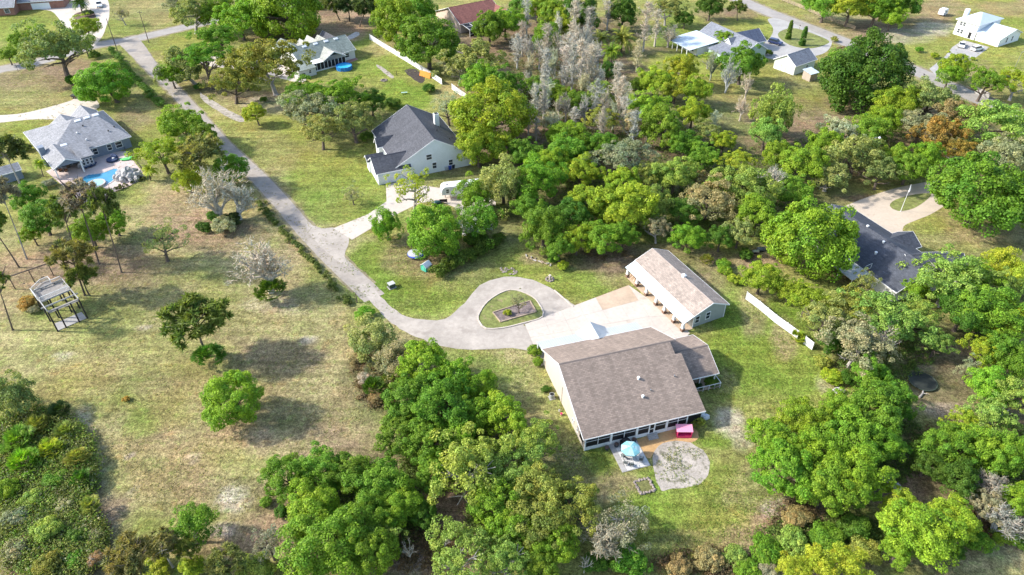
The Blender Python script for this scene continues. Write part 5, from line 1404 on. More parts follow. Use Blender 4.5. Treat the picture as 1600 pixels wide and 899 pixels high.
G("trees of the middle wood")
D1 = [
 ('O', 812, 10, 14, 'm', "green tree at the upper edge, wood end of the red-roofed house"), ('O', 840, 12, 20, 'y', "yellow-green tree at the upper edge of the middle wood"), ('O', 862, 22, 24, 'm', "green tree below the upper-edge yellow-green one"), ('O', 905, 22, 30, 'd', "dark green tree at the upper edge, broad crown"),
 ('O', 884, 36, 22, 'y', "yellow-green tree between the broad dark crown and the grey trees"), ('C', 950, 24, 11, 'p', "tall pinkish leafless cypress near the upper edge"), ('O', 974, 22, 22, 'd', "dark tree behind the palms at the upper edge"), ('Y', 973, 60, 22, 'a', "large yellow-green palm, nearer the grey trees by the lawn"),
 ('Y', 938, 60, 18, 'a', "yellow-green palm beside the tall pinkish cypress"), ('Y', 956, 82, 18, 'm', "darker green palm below the two yellow-green palms"), ('C', 1008, 52, 13, 'p', "pale leafless cypress at the lawn edge, leftmost of the lawn trio"), ('C', 1026, 44, 13, 't', "grey leafless cypress in the middle of the lawn trio"),
 ('B', 1046, 52, 24, 'w', "white-branched leafless tree at the far lawn edge", None), ('L', 1042, 14, 22, 'o', "olive mossy tree above the white-branched one"), ('O', 1070, 30, 12, 'd', "small dark tree at the lawn edge beyond the white-branched one"), ('C', 996, 92, 10, 'c', "tall cream-green cypress standing at the near end of the lawn"),
 ('R', 854, 58, 20, 'b', "round bright green tree amid the grey leafless ones"), ('C', 823, 36, 10, 't', "grey cypress next to the yellow-green trees at the upper edge"), ('O', 1110, 12, 18, 'd', "dark tree at the upper edge before the far road"), ('P', 1152, 12, 14, 'm', "tall thin pine between the blue-grey house and the far road", None),
 ('V', 886, 50, 12, 'l', "pale green feathery treetop amid grey crowns"), ('O', 940, 146, 20, 'l', "pale green tree beside the dark gap in the wood"), ('O', 950, 112, 16, 'd', "dark green tree by the dark gap in the wood"), ('O', 845, 138, 20, 'm', "green tree under the grey crowns"), ('O', 876, 150, 18, 'y', "yellow-green tree at the lower rim of the grey crowns"),
 ('O', 904, 162, 20, 'm', "green tree at the lower rim of the grey crowns"), ('V', 860, 190, 15, 'c', "pale straw-green feathery tree in the wood's middle"), ('C', 838, 206, 9, 't', "small grey cypress behind the bright dome-shaped oak"), ('R', 888, 214, 28, 'b', "bright dome-shaped oak in the middle of the wood"),
 ('L', 940, 186, 22, 'a', "olive open tree between the bright dome and the yellow oaks"), ('V', 990, 186, 18, 'c', "pale feathery tree left of the dark shaded trunk gap"), ('O', 994, 136, 13, 'm', "small green tree above the yellow oaks"), ('O', 1024, 128, 24, 'y', "yellow-green oak, upper of the yellow oak group"), ('O', 1068, 110, 24, 'y', "yellow-green oak by the lawn, top of the yellow oak group"),
 ('O', 1056, 140, 20, 'u', "golden-yellow oak in the yellow oak group"), ('O', 1090, 142, 22, 'y', "yellow-green oak at the house side of the yellow oak group"), ('O', 1012, 172, 28, 'y', "yellow-green oak, lower edge of the yellow oak group"), ('O', 1082, 178, 24, 'y', "yellow-green oak at the corner toward the dry paddock"), ('O', 1036, 200, 30, 'm', "green oak below the yellow oak group"),
 ('B', 1112, 110, 18, 'e', "greyish green cypress in front of the sage-green house"), ('B', 1136, 128, 20, 't', "tall grey leafless cypress with visible trunk by the sage-green house"), ('B', 1166, 142, 16, 'p', "pinkish leafless cypress at the paddock edge"), ('B', 1158, 176, 16, 'p', "pinkish leafless cypress standing on the dry paddock"), ('C', 1116, 192, 9, 'c', "tall cream-coloured cypress at the wood's paddock corner"),
 ('O', 1160, 102, 28, 'm', "full green tree in front of the sage-green house"), ('O', 1112, 50, 11, 'b', "small bright tree beside the white metal porch roof"), ('O', 1132, 62, 14, 'b', "bright tree partly covering the white metal porch roof"), ('L', 1108, 90, 12, 'l', "thin pale tree below the white metal porch roof"),
 ('O', 838, 284, 34, 'b', "bright green oak with clumped crown above the moss-grey tree"), ('O', 862, 258, 26, 'b', "bright oak behind the clumped bright one"), ('O', 884, 240, 26, 'm', "green oak under the bright dome-shaped oak"), ('O', 908, 268, 26, 'y', "yellow-green oak in the lower middle wood"), ('L', 974, 246, 38, 'g', "big moss-grey oak in the lower middle wood"),
 ('L', 1006, 274, 26, 'a', "olive tree beside the big moss-grey oak"), ('O', 916, 318, 28, 'y', "lime-yellow oak in the lower middle wood"), ('O', 974, 286, 26, 'y', "yellow-green oak under the big moss-grey oak"), ('O', 1054, 276, 28, 'l', "light green oak between the moss-grey oak and the tan tree"), ('O', 1100, 246, 20, 'm', "green tree at the wood's edge below the dry paddock"),
 ('O', 980, 326, 36, 'y', "broad yellow-green oak behind the long garage"), ('O', 1020, 322, 28, 'a', "olive-yellow oak beside the broad one behind the garage"), ('L', 1028, 356, 20, 'e', "dull olive tree right behind the garage ridge"), ('O', 1070, 332, 22, 'd', "dark green tree beside the tan tree"), ('L', 1108, 312, 34, 'n', "tan-brown oak, the only brown crown behind the garage"),
 ('L', 1096, 280, 15, 'n', "small brown crown above the tan-brown oak"), ('O', 1076, 372, 22, 'b', "bright green small tree at the far corner of the garage"), ('O', 850, 356, 32, 'm', "green oak at the lawn edge above the garden ornament"), ('O', 874, 386, 22, 'm', "low green oak touching the lawn by the garden ornament"), ('O', 902, 376, 22, 'y', "yellow-green oak touching the lawn"),
 ('O', 942, 372, 26, 'b', "bright round oak at the lawn edge"), ('O', 974, 366, 20, 'm', "green oak next to the log pile end of the garage"), ('O', 896, 334, 24, 'd', "dark oak between the lime-yellow oak and the lawn oaks"), ('O', 1160, 296, 36, 'l', "large light green oak past the tan-brown oak"), ('O', 1184, 338, 32, 'b', "bright oak between the tan-brown oak and the very large round oak"),
 ('L', 1156, 362, 22, 'o', "olive tree below the large light green oak"), ('L', 1150, 252, 22, 'u', "yellow tree at the wood's edge below the paddock"), ('O', 1126, 372, 20, 'd', "dark green tree at the shaded corner behind the garage"), ('S', 880, 416, 12, 'y', "yellow-green bush at the lawn edge nearest the garden ornament"), ('S', 866, 404, 11, 'd', "dark bush at the lawn edge under the oaks"),
 ('L', 1104, 205, 20, 'o', "olive tree at the wood's paddock corner"), ('O', 1070, 226, 22, 'm', "green oak below the yellow oaks at the wood's edge"), ('O', 940, 226, 22, 'm', "green oak between the bright dome and the moss-grey oak"), ('O', 820, 240, 24, 'm', "green oak next to the tall glossy yellow-green one"), ('V', 812, 300, 22, 'o', "olive tree at the wood's edge near the camper"),
 ('O', 826, 326, 22, 'm', "green oak at the wood's edge below the olive one near the camper"), ('O', 948, 330, 22, 'm', "green oak between the lime-yellow and broad yellow-green oaks"), ('O', 1130, 222, 18, 'y', "small yellow-green tree below the cream-coloured cypress"), ('O', 1216, 246, 22, 'b', "light green tree between the paddock and the white-limbed tree")]
for d in D1:
    T(*d[:6], base=(1152, 33) if d[0] == 'P' else None, tall=1.8 if d[0] == 'B' and d[1] > 1100 else 1.0)
# the stand of bare cypresses
STAND = [(816, 64, 10, 't'), (900, 70, 12, 'p'), (914, 76, 13, 't'), (888, 84, 12, 'p'), (870, 80, 11, 't'), (908, 106, 13, 'p'), (866, 108, 12, 'c'), (922, 120, 12, 'p'), (894, 120, 12, 't'), (826, 86, 11, 'p'), (830, 112, 11, 'c'), (842, 92, 11, 't'), (852, 118, 11, 'p'), (878, 132, 10, 'p'), (934, 96, 11, 't'), (910, 140, 10, 'c'), (874, 176, 9, 't'), (970, 156, 12, 't'), (982, 164, 10, 'c'), (898, 184, 9, 'p'), (824, 136, 9, 't'), (856, 152, 9, 'c'), (808, 84, 10, 'p'), (924, 92, 12, 'p'), (850, 166, 11, 't'), (866, 204, 10, 'c'), (884, 176, 11, 't'), (914, 178, 11, 'p'), (930, 168, 11, 't'), (958, 188, 11, 'c'), (976, 182, 11, 't'), (946, 168, 10, 'p'), (990, 208, 11, 't'), (1010, 214, 10, 'c'), (836, 172, 10, 't'), (826, 192, 9, 'p'), (884, 100, 12, 'p'), (854, 72, 11, 't'), (936, 130, 11, 'p'), (964, 130, 11, 't'), (920, 56, 12, 't'), (870, 54, 11, 'p'), (896, 54, 12, 'p'), (940, 206, 9, 't')]
MARKS = [((854, 58), "round bright green tree"), ((955, 70), "three palms"), ((905, 20), "broad dark crown at the upper edge"), ((800, 40), "yellow-green trees by the red-roofed house"), ((845, 138), "green tree under the grey crowns"), ((940, 146), "pale green tree"), ((950, 112), "dark green tree at the gap"), ((888, 214), "bright dome-shaped oak"), ((876, 150), "yellow-green rim tree"), ((770, 182), "tall glossy yellow-green oak"), ((990, 186), "pale feathery tree"), ((904, 162), "green rim tree"), ((886, 50), "pale green feathery treetop"), ((1012, 172), "lower yellow-green oak")]
seen = {}
for x, y, r, c in STAND:
    tone = {'t': "grey", 'p': "pinkish", 'c': "straw-coloured"}[c]
    for d, (mx, my), mk in sorted((math.hypot(x - m[0][0], (y - m[0][1]) * 1.5), m[0], m[1]) for m in MARKS):
        rel = "behind" if y < my - 14 else "in front of" if y > my + 14 else "beside" if x > mx else "on the lane side of"
        lab = f"{tone} leafless cypress {rel} the {mk}"
        if lab not in seen: break
    seen[lab] = 1
    k = 'B' if (x * 7 + y * 3) % 5 < 3 else 'C'
    T(k, x, y, r * (1.7 if k == 'B' else 1.15), c, lab, group="bare cypresses of the grey stand", tall=1.75)

# low growth on the wood floors: nobody could count it
def undergrowth(name, blobs, n, seed, c, big=1.0):
    rng = np.random.default_rng(seed); P = []
    w = np.array([b[2] * b[3] for b in blobs], float); w /= w.sum()
    for i in rng.choice(len(blobs), n, p=w):
        b = blobs[i]; a = rng.uniform(0, 6.28); q = math.sqrt(rng.random())
        P.append(U(b[0] + b[2] * q * math.cos(a), b[1] + b[3] * q * math.sin(a)))
    P = np.array(P); r = rng.uniform(.35, .95, n) * big
    P[:, 2] = r * .35 + (big - 1) * rng.uniform(0, 1.6, n)
    p = puff_leaves(rng, P, r, 34, .13, np.tile([0, 0, 1.0], (n, 1)), .6, .75)
    o = link_mesh(name, quads_mesh(name, *p), LEAF); o.color = (*c, 1)
    return tag(o, kind="stuff")
undergrowth("undergrowth", [(860, 120, 70, 80), (980, 290, 190, 90), (1150, 300, 110, 80), (1390, 225, 150, 45), (900, 210, 100, 60), (1330, 700, 120, 70), (1550, 720, 60, 80), (1380, 540, 90, 60), (690, 680, 80, 90), (560, 800, 110, 80), (820, 810, 90, 70), (1560, 520, 40, 60), (1290, 840, 110, 36)], 6500, 3, (.13, .19, .04))
THICK = [(62, 735, 92, 92), (84, 850, 82, 62)]
undergrowth("undergrowth", THICK, 1500, 4, (.22, .25, .05), 1.5)
undergrowth("undergrowth", THICK, 1300, 41, (.11, .14, .035), 1.5)
undergrowth("undergrowth", THICK, 900, 42, (.2, .31, .04), 1.5)
undergrowth("brush", THICK, 500, 43, (.3, .32, .18), 1.4)
undergrowth("brush", [(590, 590, 40, 50), (1240, 810, 40, 26), (1120, 880, 110, 22), (660, 860, 70, 34), (1480, 700, 60, 40), (1530, 800, 50, 50), (150, 850, 20, 40), (960, 400, 60, 10)], 900, 5, (.16, .11, .06))

undergrowth("undergrowth", [(870, 100, 80, 45), (950, 60, 60, 30), (900, 150, 80, 40)], 900, 14, (.19, .2, .08))
def tufts(name, blobs, n, seed, c, s0=.1):
    """scattered grass tufts and weeds standing up from the turf"""
    rng = np.random.default_rng(seed); w = np.array([b[2] * b[3] for b in blobs], float); w /= w.sum(); P = []
    for i in rng.choice(len(blobs), n, p=w):
        b = blobs[i]; a = rng.uniform(0, 6.28); q = math.sqrt(rng.random()); p = U(b[0] + b[2] * q * math.cos(a), b[1] + b[3] * q * math.sin(a))
        if noise.noise(p * .22) + .6 * noise.noise(p * .9) > -.12: P.append(p)
    P = np.array(P); k = 5; C = np.repeat(P, k, 0); m = len(C)
    C[:, :2] += rng.normal(size=(m, 2)) * .13
    h = s0 * rng.uniform(.5, 1.5, m); C[:, 2] = h * .8
    t = rng.normal(size=(m, 3)) * .45 + np.array([0, 0, 1.0]); pf = np.repeat(rng.random(len(P)), k)
    o = link_mesh(name, quads_mesh(name, C, rng.normal(size=(m, 3)), t, h, h * .55, pf), LEAF); o.color = (*c, 1)
    return tag(o, kind="stuff")
tufts("grass", [(330, 560, 260, 250), (250, 470, 180, 60), (480, 300, 90, 110)], 9000, 21, (.3, .28, .13), .075)
tufts("grass", [(1180, 560, 100, 90), (620, 430, 90, 60), (1090, 800, 140, 70), (540, 290, 70, 60), (900, 720, 60, 60), (790, 590, 40, 40)], 7000, 22, (.24, .31, .07), .075)
tufts("grass", [(1240, 150, 70, 50), (230, 200, 70, 90), (60, 150, 90, 40), (1540, 70, 80, 50), (1500, 370, 80, 24), (600, 110, 70, 50)], 3000, 23, (.3, .3, .12), .1)
# ---------------------------------------------------------------- hedges
def hedge(label, px, w, h, c, seed, dens=2.4, per=90, gaps=0.0, size=.13):
    rng = np.random.default_rng(seed); pts = catmull([U(*p) for p in px], .5); L = len(pts) * .5
    n = int(L * dens); C = []
    for i in range(n):
        t = rng.random() * (len(pts) - 1)
        p = pts[int(t)]
        if gaps and noise.noise(p * .35 + Vector((seed, 0, 0))) < gaps - .5: continue
        hh = h * (.75 + .5 * (noise.noise(p * .5) + .5))
        C.append((p.x + rng.normal() * w * .28, p.y + rng.normal() * w * .28, rng.uniform(.25, .8) * hh))
    C = np.array(C); r = rng.uniform(.3, .5, len(C)) * w * .8
    p = puff_leaves(rng, C, r, per, size, np.tile([0, 0, 1.0], (len(C), 1)), .6, .9)
    t = thing("hedge", label, "hedge", pts[len(pts) // 2])
    o = link_mesh("leaves", quads_mesh("hedge_leaves", *p), LEAF, t); o.color = (*c, 1)
    o.location = -Vector(t.location)
    return t
hedge("long ragged hedge along the lane between road and pool house", [(174, 80), (185, 92), (200, 112), (220, 135), (240, 155), (256, 168)], 1.9, 1.5, (.12, .22, .03), 1, 3.6)
hedge("broken row of low bushes along the lane beside the dry field", [(404, 316), (415, 332), (432, 352), (450, 372), (470, 392), (490, 412), (505, 428), (520, 448), (540, 470), (552, 480)], 1.3, .9, (.12, .17, .035), 2, 3.4, 80, .2)
hedge("clipped dark green hedge below the bright feathery oak", [(682, 434), (700, 424), (725, 410), (750, 397), (775, 382), (784, 377)], 2.1, 2.4, (.1, .165, .02), 3, 9, 120)
hedge("low planting along the pool terrace edge of the blue-grey house", [(168, 306), (182, 299), (196, 292), (214, 284), (226, 280)], 1.0, .8, (.13, .16, .04), 4, 3, 60)

# ---------------------------------------------------------------- fences
def panel_fence(name, label, px, h, seg, m, cat="fence", th=.06):
    pts = [U(*p) for p in px]; t = thing(name, label, cat, pts[0]); o = Vector(t.location)
    for a, b in zip(pts, pts[1:]):
        d = b - a; n = max(1, round(d.length / seg))
        for i in range(n):
            p, q = a + d * (i / n) - o, a + d * ((i + 1) / n) - o
            u = (q - p).normalized()
            mb = MB(); mb.bar(p + u * .09 + Vector((0, 0, h / 2 + .04)), q - u * .09 + Vector((0, 0, h / 2 + .04)), th, h - .1); mb.build("fence_panel", m, t)
            mb = MB(); mb.box(p.x - .07, p.y - .07, 0, p.x + .07, p.y + .07, h + .1); mb.build("post", m, t)
    return t
panel_fence("fence", "white vinyl panel fence along the sage-roofed house's back lawn", [(578, 62), (597, 74), (632, 95), (667, 117), (691, 133)], 1.9, 2.4, VINYL)
panel_fence("fence", "short white vinyl fence piece beyond the slate-roofed house's back lawn", [(706, 140), (730, 157)], 1.8, 2.4, VINYL)
panel_fence("fence", "white vinyl panel fence along the lawn past the long garage", [(1165, 468), (1185, 483), (1210, 504), (1246, 530)], 1.8, 2.4, VINYL)
panel_fence("fence", "last short white vinyl fence piece poking out of the bushes by the lawn", [(1256, 538), (1269, 548)], 1.8, 2.4, VINYL)
panel_fence("fence", "weathered low board fence panel among the far trees near the sandy yard", [(1522, 146), (1544, 156)], 2.0, 2.4, CONCRETE3)
pts = [U(*p) for p in [(1222, 2), (1250, 13), (1280, 26), (1310, 38), (1336, 47)]]
t = thing("rail_fence", "grey wooden post-and-rail fence along the far road verge", "fence", pts[0]); o = Vector(t.location)
for a, b in zip(pts, pts[1:]):
    n = max(1, round((b - a).length / 3.0))
    for i in range(n):
        p, q = a + (b - a) * (i / n) - o, a + (b - a) * ((i + 1) / n) - o
        mb = MB(); mb.box(p.x - .1, p.y - .1, 0, p.x + .1, p.y + .1, 1.5); mb.build("post", TIMBER, t)
        for z in (.45, .85, 1.25):
            mb = MB(); mb.bar(p + Vector((0, 0, z)), q + Vector((0, 0, z)), .07, .17); mb.build("rail", TIMBER, t)
# dark post fence on the terrace of the pool house
t = thing("fence", "thin dark metal fence round the pool terrace", "fence", U(198, 240)); o = Vector(t.location)
pp = [U(*p) for p in [(196, 236), (212, 252), (228, 274), (206, 291), (170, 305), (140, 315)]]
for a, b in zip(pp, pp[1:]):
    n = max(1, round((b - a).length / 1.6))
    for z in (.25, 1.15):
        mb = MB(); mb.bar(a - o + Vector((0, 0, z)), b - o + Vector((0, 0, z)), .04, .05); mb.build("rail", BLACK, t)
    for i in range(n):
        p = a + (b - a) * (i / n) - o; mb = MB(); mb.box(p.x - .03, p.y - .03, 0, p.x + .03, p.y + .03, 1.25); mb.build("post", BLACK, t)

# ---------------------------------------------------------------- poles, mailboxes, small street things
def pole(name, label, base, h, cat, r=.15, arm=0.0, m=BARK, lamp=False):
    b = U(*base); t = thing(name, label, cat, b)
    mb = MB(); mb.tube([(0, 0, 0), (0, 0, h)], [r, r * .62], 8); mb.build("pole", m, t)
    if arm:
        mb = MB(); mb.bar((-arm, .1, h - .5), (arm, -.1, h - .5), .12, .14); mb.build("crossarm", m, t)
        for x in (-arm * .85, 0, arm * .85):
            mb = MB(); mb.cyl((x, 0), .06, h - .43 if x else h - .05, h - .2 if x else h + .2, 6); mb.build("insulator", STEEL, t)
    if lamp:
        mb = MB(); mb.tube([(0, 0, h - .2), (.5, 0, h + .15), (1.1, 0, h + .2)], [.05, .05, .04], 6); mb.build("lamp_arm", STEEL, t)
        mb = MB(); mb.cyl((1.3, 0), .34, h + .0, h + .25, 10, .2); mb.build("lamp_head", WHITE, t)
    return t
pole("utility_pole", "tall bare utility pole standing at the start of the ragged lane hedge", (183.5, 80), 10.8, "utility pole")
pole("utility_pole", "utility pole with short crossarm on the grass corner where the lane meets the road", (233, 67.5), 10.8, "utility pole", arm=.8)
pole("lamp_pole", "lamp pole with white dish head rising from trees above the beige drive", (1350, 262), 8.0, "lamp post", .1, lamp=True, m=STEEL)
pole("lamp_pole", "lamp pole with white head near the picture edge by the white two-storey house", (1585, 108), 5.5, "lamp post", .09, lamp=True, m=STEEL)
pole("sign_post", "short thin post beside the road below the pale olive oak", (29, 113), 3.2, "post", .06)
pole("wooden_post", "short brown wooden post among the lane bushes by the gravel bend", (558, 473), 2.2, "post", .12)
def mailbox(label, px):
    t = thing("mailbox", label, "mailbox", U(*px)); mb = MB(); mb.box(-.06, -.06, 0, .06, .06, 1.05); mb.build("post", TIMBER, t)
    mb = MB(); mb.extrude_y([(-.13, 1.05), (.13, 1.05), (.13, 1.2), (.07, 1.3), (-.07, 1.3), (-.13, 1.2)], -.28, .28); mb.build("box", BLACK, t)
mailbox("black mailbox at the road side of the loop island with cypresses", (1249, 45))
mailbox("black mailbox at the mouth of the white two-storey house's drive", (1442, 122))
b = U(1407, 331)
t = thing("flagpole", "white flagpole with furled cloth on the small turf island in the beige drive", "flagpole", b)
mb = MB(); mb.tube([(0, 0, 0), (0, 0, 7)], [.06, .035], 8); mb.build("pole", WHITE, t); mb = MB(); mb.tube([(.02, 0, 6.8), (.2, .05, 6.0), (.16, 0, 5.3), (.04, 0, 5.0)], [.03, .16, .2, .06], 6); mb.build("flag", mat("white_cloth", (.7, .7, .7), .8, .1), t)
b = U(1368, 452)
t = thing("basketball_hoop", "white-framed basketball backboard showing beside the very large round oak", "basketball hoop", U(1343, 440), math.radians(-60))
mb = MB(); mb.tube([(0, 0, 0), (0, 0, 3.2), (.6, 0, 3.8)], [.07, .07, .05], 8); mb.build("pole", STEEL, t)
mb = MB(); mb.box(.6, -.95, 3.3, .64, .95, 3.36); mb.box(.6, -.95, 4.4, .64, .95, 4.46); mb.box(.6, -.95, 3.3, .64, -.88, 4.46); mb.box(.6, .88, 3.3, .64, .95, 4.46); mb.build("backboard_frame", WHITE, t)
mb = MB(); mb.tube([(.64 + .25 + .23 * math.cos(a), .23 * math.sin(a), 3.4) for a in [k * .5236 for k in range(13)]], [.02] * 13, 5); mb.build("rim", mat("orange_paint", (.6, .14, .03), .5, .1), t)

# ---------------------------------------------------------------- vehicles
def car(name, label, px, rz, paint, kind="car", L=4.6, W=1.85, H=1.5, cat="car"):
    t = thing(name, label, cat, U(*px), math.radians(rz)); h = L / 2
    if kind == "truck": prof = [(-h, .5), (h, .5), (h, .95), (h - .3, 1.08), (.75, 1.12), (-h, 1.1)]; green = [(-.75, 1.1), (.95, 1.1), (.25, 1.75), (-.65, 1.78)]
    elif kind == "suv": prof = [(-h, .4), (h, .4), (h, .85), (h - .15, 1.0), (h - 1.1, 1.08), (-h + .05, 1.08)]; green = [(-h + .08, 1.06), (h - 1.1, 1.06), (h - 1.75, 1.66), (-h + .3, 1.7)]
    else: prof = [(-h, .38), (h, .38), (h, .72), (h - .2, .85), (h - 1.2, .95), (-h + .7, .97), (-h, .9)]; green = [(-h + .55, .94), (h - 1.15, .93), (h - 1.95, 1.42), (-h + 1.3, 1.44)]
    m = mat("paint_" + name + paint[1], paint[0], .3, .05, spec=.6, bump=.0)
    mb = MB(); mb.extrude_y(prof, -W / 2, W / 2); mb.build("body", m, t, bevel=.08)
    g = MB(); a = .12
    n = len(green); B = [(x, -W / 2 + .04 if z < 1.3 else -W / 2 + .2, z) for x, z in green]; A = [(x, -y, z) for x, y, z in B]; g.solid(B, A)
    gl = g.build("windows", GLASS, t)
    x0, x1 = green[3][0] + .08, green[2][0] - .04; z = max(green[2][1], green[3][1])
    r = MB(); r.box(x0, -W / 2 + .2, z - .03, x1, W / 2 - .2, z + .06); r.build("roof", m, t, bevel=.03)
    if kind == "truck":
        r = MB(); r.box(-h + .12, -W / 2 + .15, .9, -.85, W / 2 - .15, 1.125); r.build("truck_bed", BLACK, t)
    for x in (-h + .8, h - .85):
        for y in (-W / 2 + .06, W / 2 - .06):
            w = MB(Matrix.Translation((x, y, .35)) @ Matrix.Rotation(math.pi / 2, 4, 'X')); w.cyl((0, 0), .35, -.12, .12, 14); ww = w.build("wheel", TYRE, t)
            w = MB(Matrix.Translation((x, y, .35)) @ Matrix.Rotation(math.pi / 2, 4, 'X')); w.cyl((0, 0), .2, -.128, .128, 10); w.build("rim", STEEL, ww)
    for y in (-W / 2 + .3, W / 2 - .3):
        w = MB(); w.box(h - .08, y - .18, .66, h + .012, y + .18, .8); w.build("headlight", WHITE, t)
        w = MB(); w.box(-h - .012, y - .15, .7, -h + .08, y + .15, .88); w.build("tail_light", mat("red_lens", (.35, .02, .02), .3, .05), t)
    return t
car("parked_truck", "white pickup truck parked on the pale drive beside the brick house", (156, 10), -62, ((.75, .75, .75), "w"), "truck", 5.8, 2.0, cat="truck")
car("parked_truck", "black pickup truck parked on the pale drive under the bright green tree", (126, 154), 160, ((.03, .03, .035), "k"), "truck", 5.4, 1.95, cat="truck")
car("parked_car", "dark blue car parked on the loop drive near the barn", (1211, 69), -42, ((.03, .045, .12), "b"), "suv", 4.8, 1.9)
car("parked_car", "white sedan parked on the drive, nearer the white house's front door", (1502, 73), -118, ((.76, .76, .77), "s"), "sedan", 4.7)
car("parked_car", "white hatchback parked on the drive, in front of the low garage wing", (1526, 79), 24, ((.76, .76, .77), "h"), "suv", 4.5)
car("parked_car", "white car half hidden under the mossy oak on the pale parking pad", (424, 104), 15, ((.74, .74, .75), "m"), "sedan", 4.6)
def camper(name, label, px, rz, L, H, W=2.5, nose=True):
    t = thing(name, label, "camper trailer", U(*px), math.radians(rz)); m = mat("camper_white", (.76, .76, .76), .35, .04, spec=.5)
    h = L / 2
    prof = [(-h, .75), (h - 2.2, .75), (h - 1.8, 1.3), (h, 1.35), (h + .12, 2.1), (h - .15, H - .35), (h - .8, H), (-h + .2, H), (-h, H - .2)] if nose else [(-h, .5), (h, .5), (h + .1, 1.2), (h - .3, H - .1), (h - .6, H), (-h, H)]
    mb = MB(); mb.extrude_y(prof, -W / 2, W / 2); mb.build("body", m, t, bevel=.07)
    mb = MB(); mb.box(-h + .05, -W / 2 - .01, .98, h - 2.3 if nose else h - .2, W / 2 + .01, 1.12); mb.build("stripe", mat("grey_stripe", (.2, .2, .21), .5, .1), t)
    for s in (-1, 1):
        y = s * (W / 2 + .015)
        for x, z, w, hh in (((-h + 1.0, 1.6, .9, .6), (-h + 3.0, 1.6, 1.2, .7), (h - 1.6, 1.9, .6, .35), (h - 1.6, 2.4, .6, .35)) if L > 5 else ((-.3, 1.3, 1.0, .5),)):
            g = MB(); g.box(x, y - .012, z, x + w, y + .012, z + hh); g.build("window", GLASS, t)
        for x in (-.6, .35) if L > 5 else (0,):
            w = MB(Matrix.Translation((x, s * (W / 2 - .1), .38)) @ Matrix.Rotation(math.pi / 2, 4, 'X')); w.cyl((0, 0), .38, -.12, .12, 14); ww = w.build("wheel", TYRE, t)
            w = MB(Matrix.Translation((x, s * (W / 2 - .1), .38)) @ Matrix.Rotation(math.pi / 2, 4, 'X')); w.cyl((0, 0), .22, -.13, .13, 10); w.build("rim", WHITE, ww)
    g = MB(); g.box(-.4, -.35, H, .4, .35, H + .22); g.build("roof_unit", WHITE, t)
    for x in (h - 1.4, -h + 1.2):
        g = MB(); g.box(x - .2, -.2, H, x + .2, .2, H + .08); g.build("roof_vent", GLASS, t)
    g = MB(); g.bar((h - .6, 0, .0 + .62), (h + .9, 0, .55), .1, .1) if not nose else g.box(h - .9, -.06, .0, h - .78, .06, 1.3); g.build("tow_leg", BLACK, t)
    return t
camper("camper_trailer", "big white fifth-wheel camper with dark windows on the pale drive", (722, 306), 192, 9.5, 3.4)
camper("camper_trailer", "white trailer mostly hidden under the dark green tree", (742, 362), 60, 6.5, 2.8, nose=False)
camper("camper_trailer", "small white box trailer alone on the far sandy yard", (1472, 24), 40, 3.6, 2.5, 2.1, nose=False)

# ---------------------------------------------------------------- patio and garden of the cream house
HX, HY, HA = 7.26, 79.68, math.radians(16.4)
def HL(x, y, z=0): return Vector((HX + x * math.cos(HA) - y * math.sin(HA), HY + x * math.sin(HA) + y * math.cos(HA), z))
par = tag(bpy.data.objects.new("patio", None), kind="structure"); col.objects.link(par); par.location = HL(0, 0); par.rotation_euler = (0, 0, HA)
mb = MB(); mb.box(4.3, -16.6, -.02, 8.8, -11.3, .055); mb.build("patio_slab", CONCRETE3, par)
PAVE = mat("pale_paver", (.56, .55, .53), .9, .12)
for i in range(6):
    for j in range(7):
        mb = MB(); x, y = 4.42 + i * .72, -16.48 + j * .73; z = .075 + random.uniform(0, .01)
        mb.box(x, y, .05, x + .69, y + .7, z); mb.build("paver", PAVE if i else CONCRETE3, par)
TEALC = [mat("canopy_teal", (.2, .46, .49), .7, .05), mat("canopy_pale", (.36, .55, .57), .7, .05)]
t = thing("patio_umbrella", "open turquoise patio umbrella shading the round table on the back patio", "umbrella", HL(6.35, -14.4, .08), HA)
mb = MB(); mb.tube([(0, 0, 0), (0, 0, 2.65)], [.03, .03], 8); mb.build("pole", STEEL, t)
mb = MB(); mb.cyl((0, 0), .28, 0, .1, 16); mb.build("base", BLACK, t)
for k in range(8):
    a, b = k * math.pi / 4, (k + 1) * math.pi / 4; R = 1.45
    mb = MB(); e = lambda an, r, z: (math.cos(an) * r, math.sin(an) * r, z)
    for r0, r1, z0, z1 in ((.02, .5, 2.62, 2.5), (.53, 1.0, 2.46, 2.3), (1.0, R, 2.3, 2.08)):
        mb.solid([e(a, r0, z0), e(a, r1, z1), e(b, r1, z1), e(b, r0, z0)], [e(a, r0, z0 - .015), e(a, r1, z1 - .015), e(b, r1, z1 - .015), e(b, r0, z0 - .015)])
    mb.solid([e(a, R, 2.08), e(a, R + .01, 1.93), e(b, R + .01, 1.93), e(b, R, 2.08)], [e(a, R - .015, 2.08), e(a, R - .005, 1.93), e(b, R - .005, 1.93), e(b, R - .015, 2.08)])
    mb.build("canopy_panel", TEALC[k % 2], t)
t = thing("patio_table", "round grey patio table under the turquoise umbrella", "table", HL(6.35, -14.55, .08), HA)
mb = MB(); mb.cyl((0, 0), .6, .7, .74, 20); mb.build("table_top", STONE, t)
for k in range(4):
    mb = MB(); a = k * math.pi / 2 + .4; mb.tube([(math.cos(a) * .45, math.sin(a) * .45, 0), (math.cos(a) * .3, math.sin(a) * .3, .7)], [.025, .025], 5); mb.build("leg", BLACK, t)
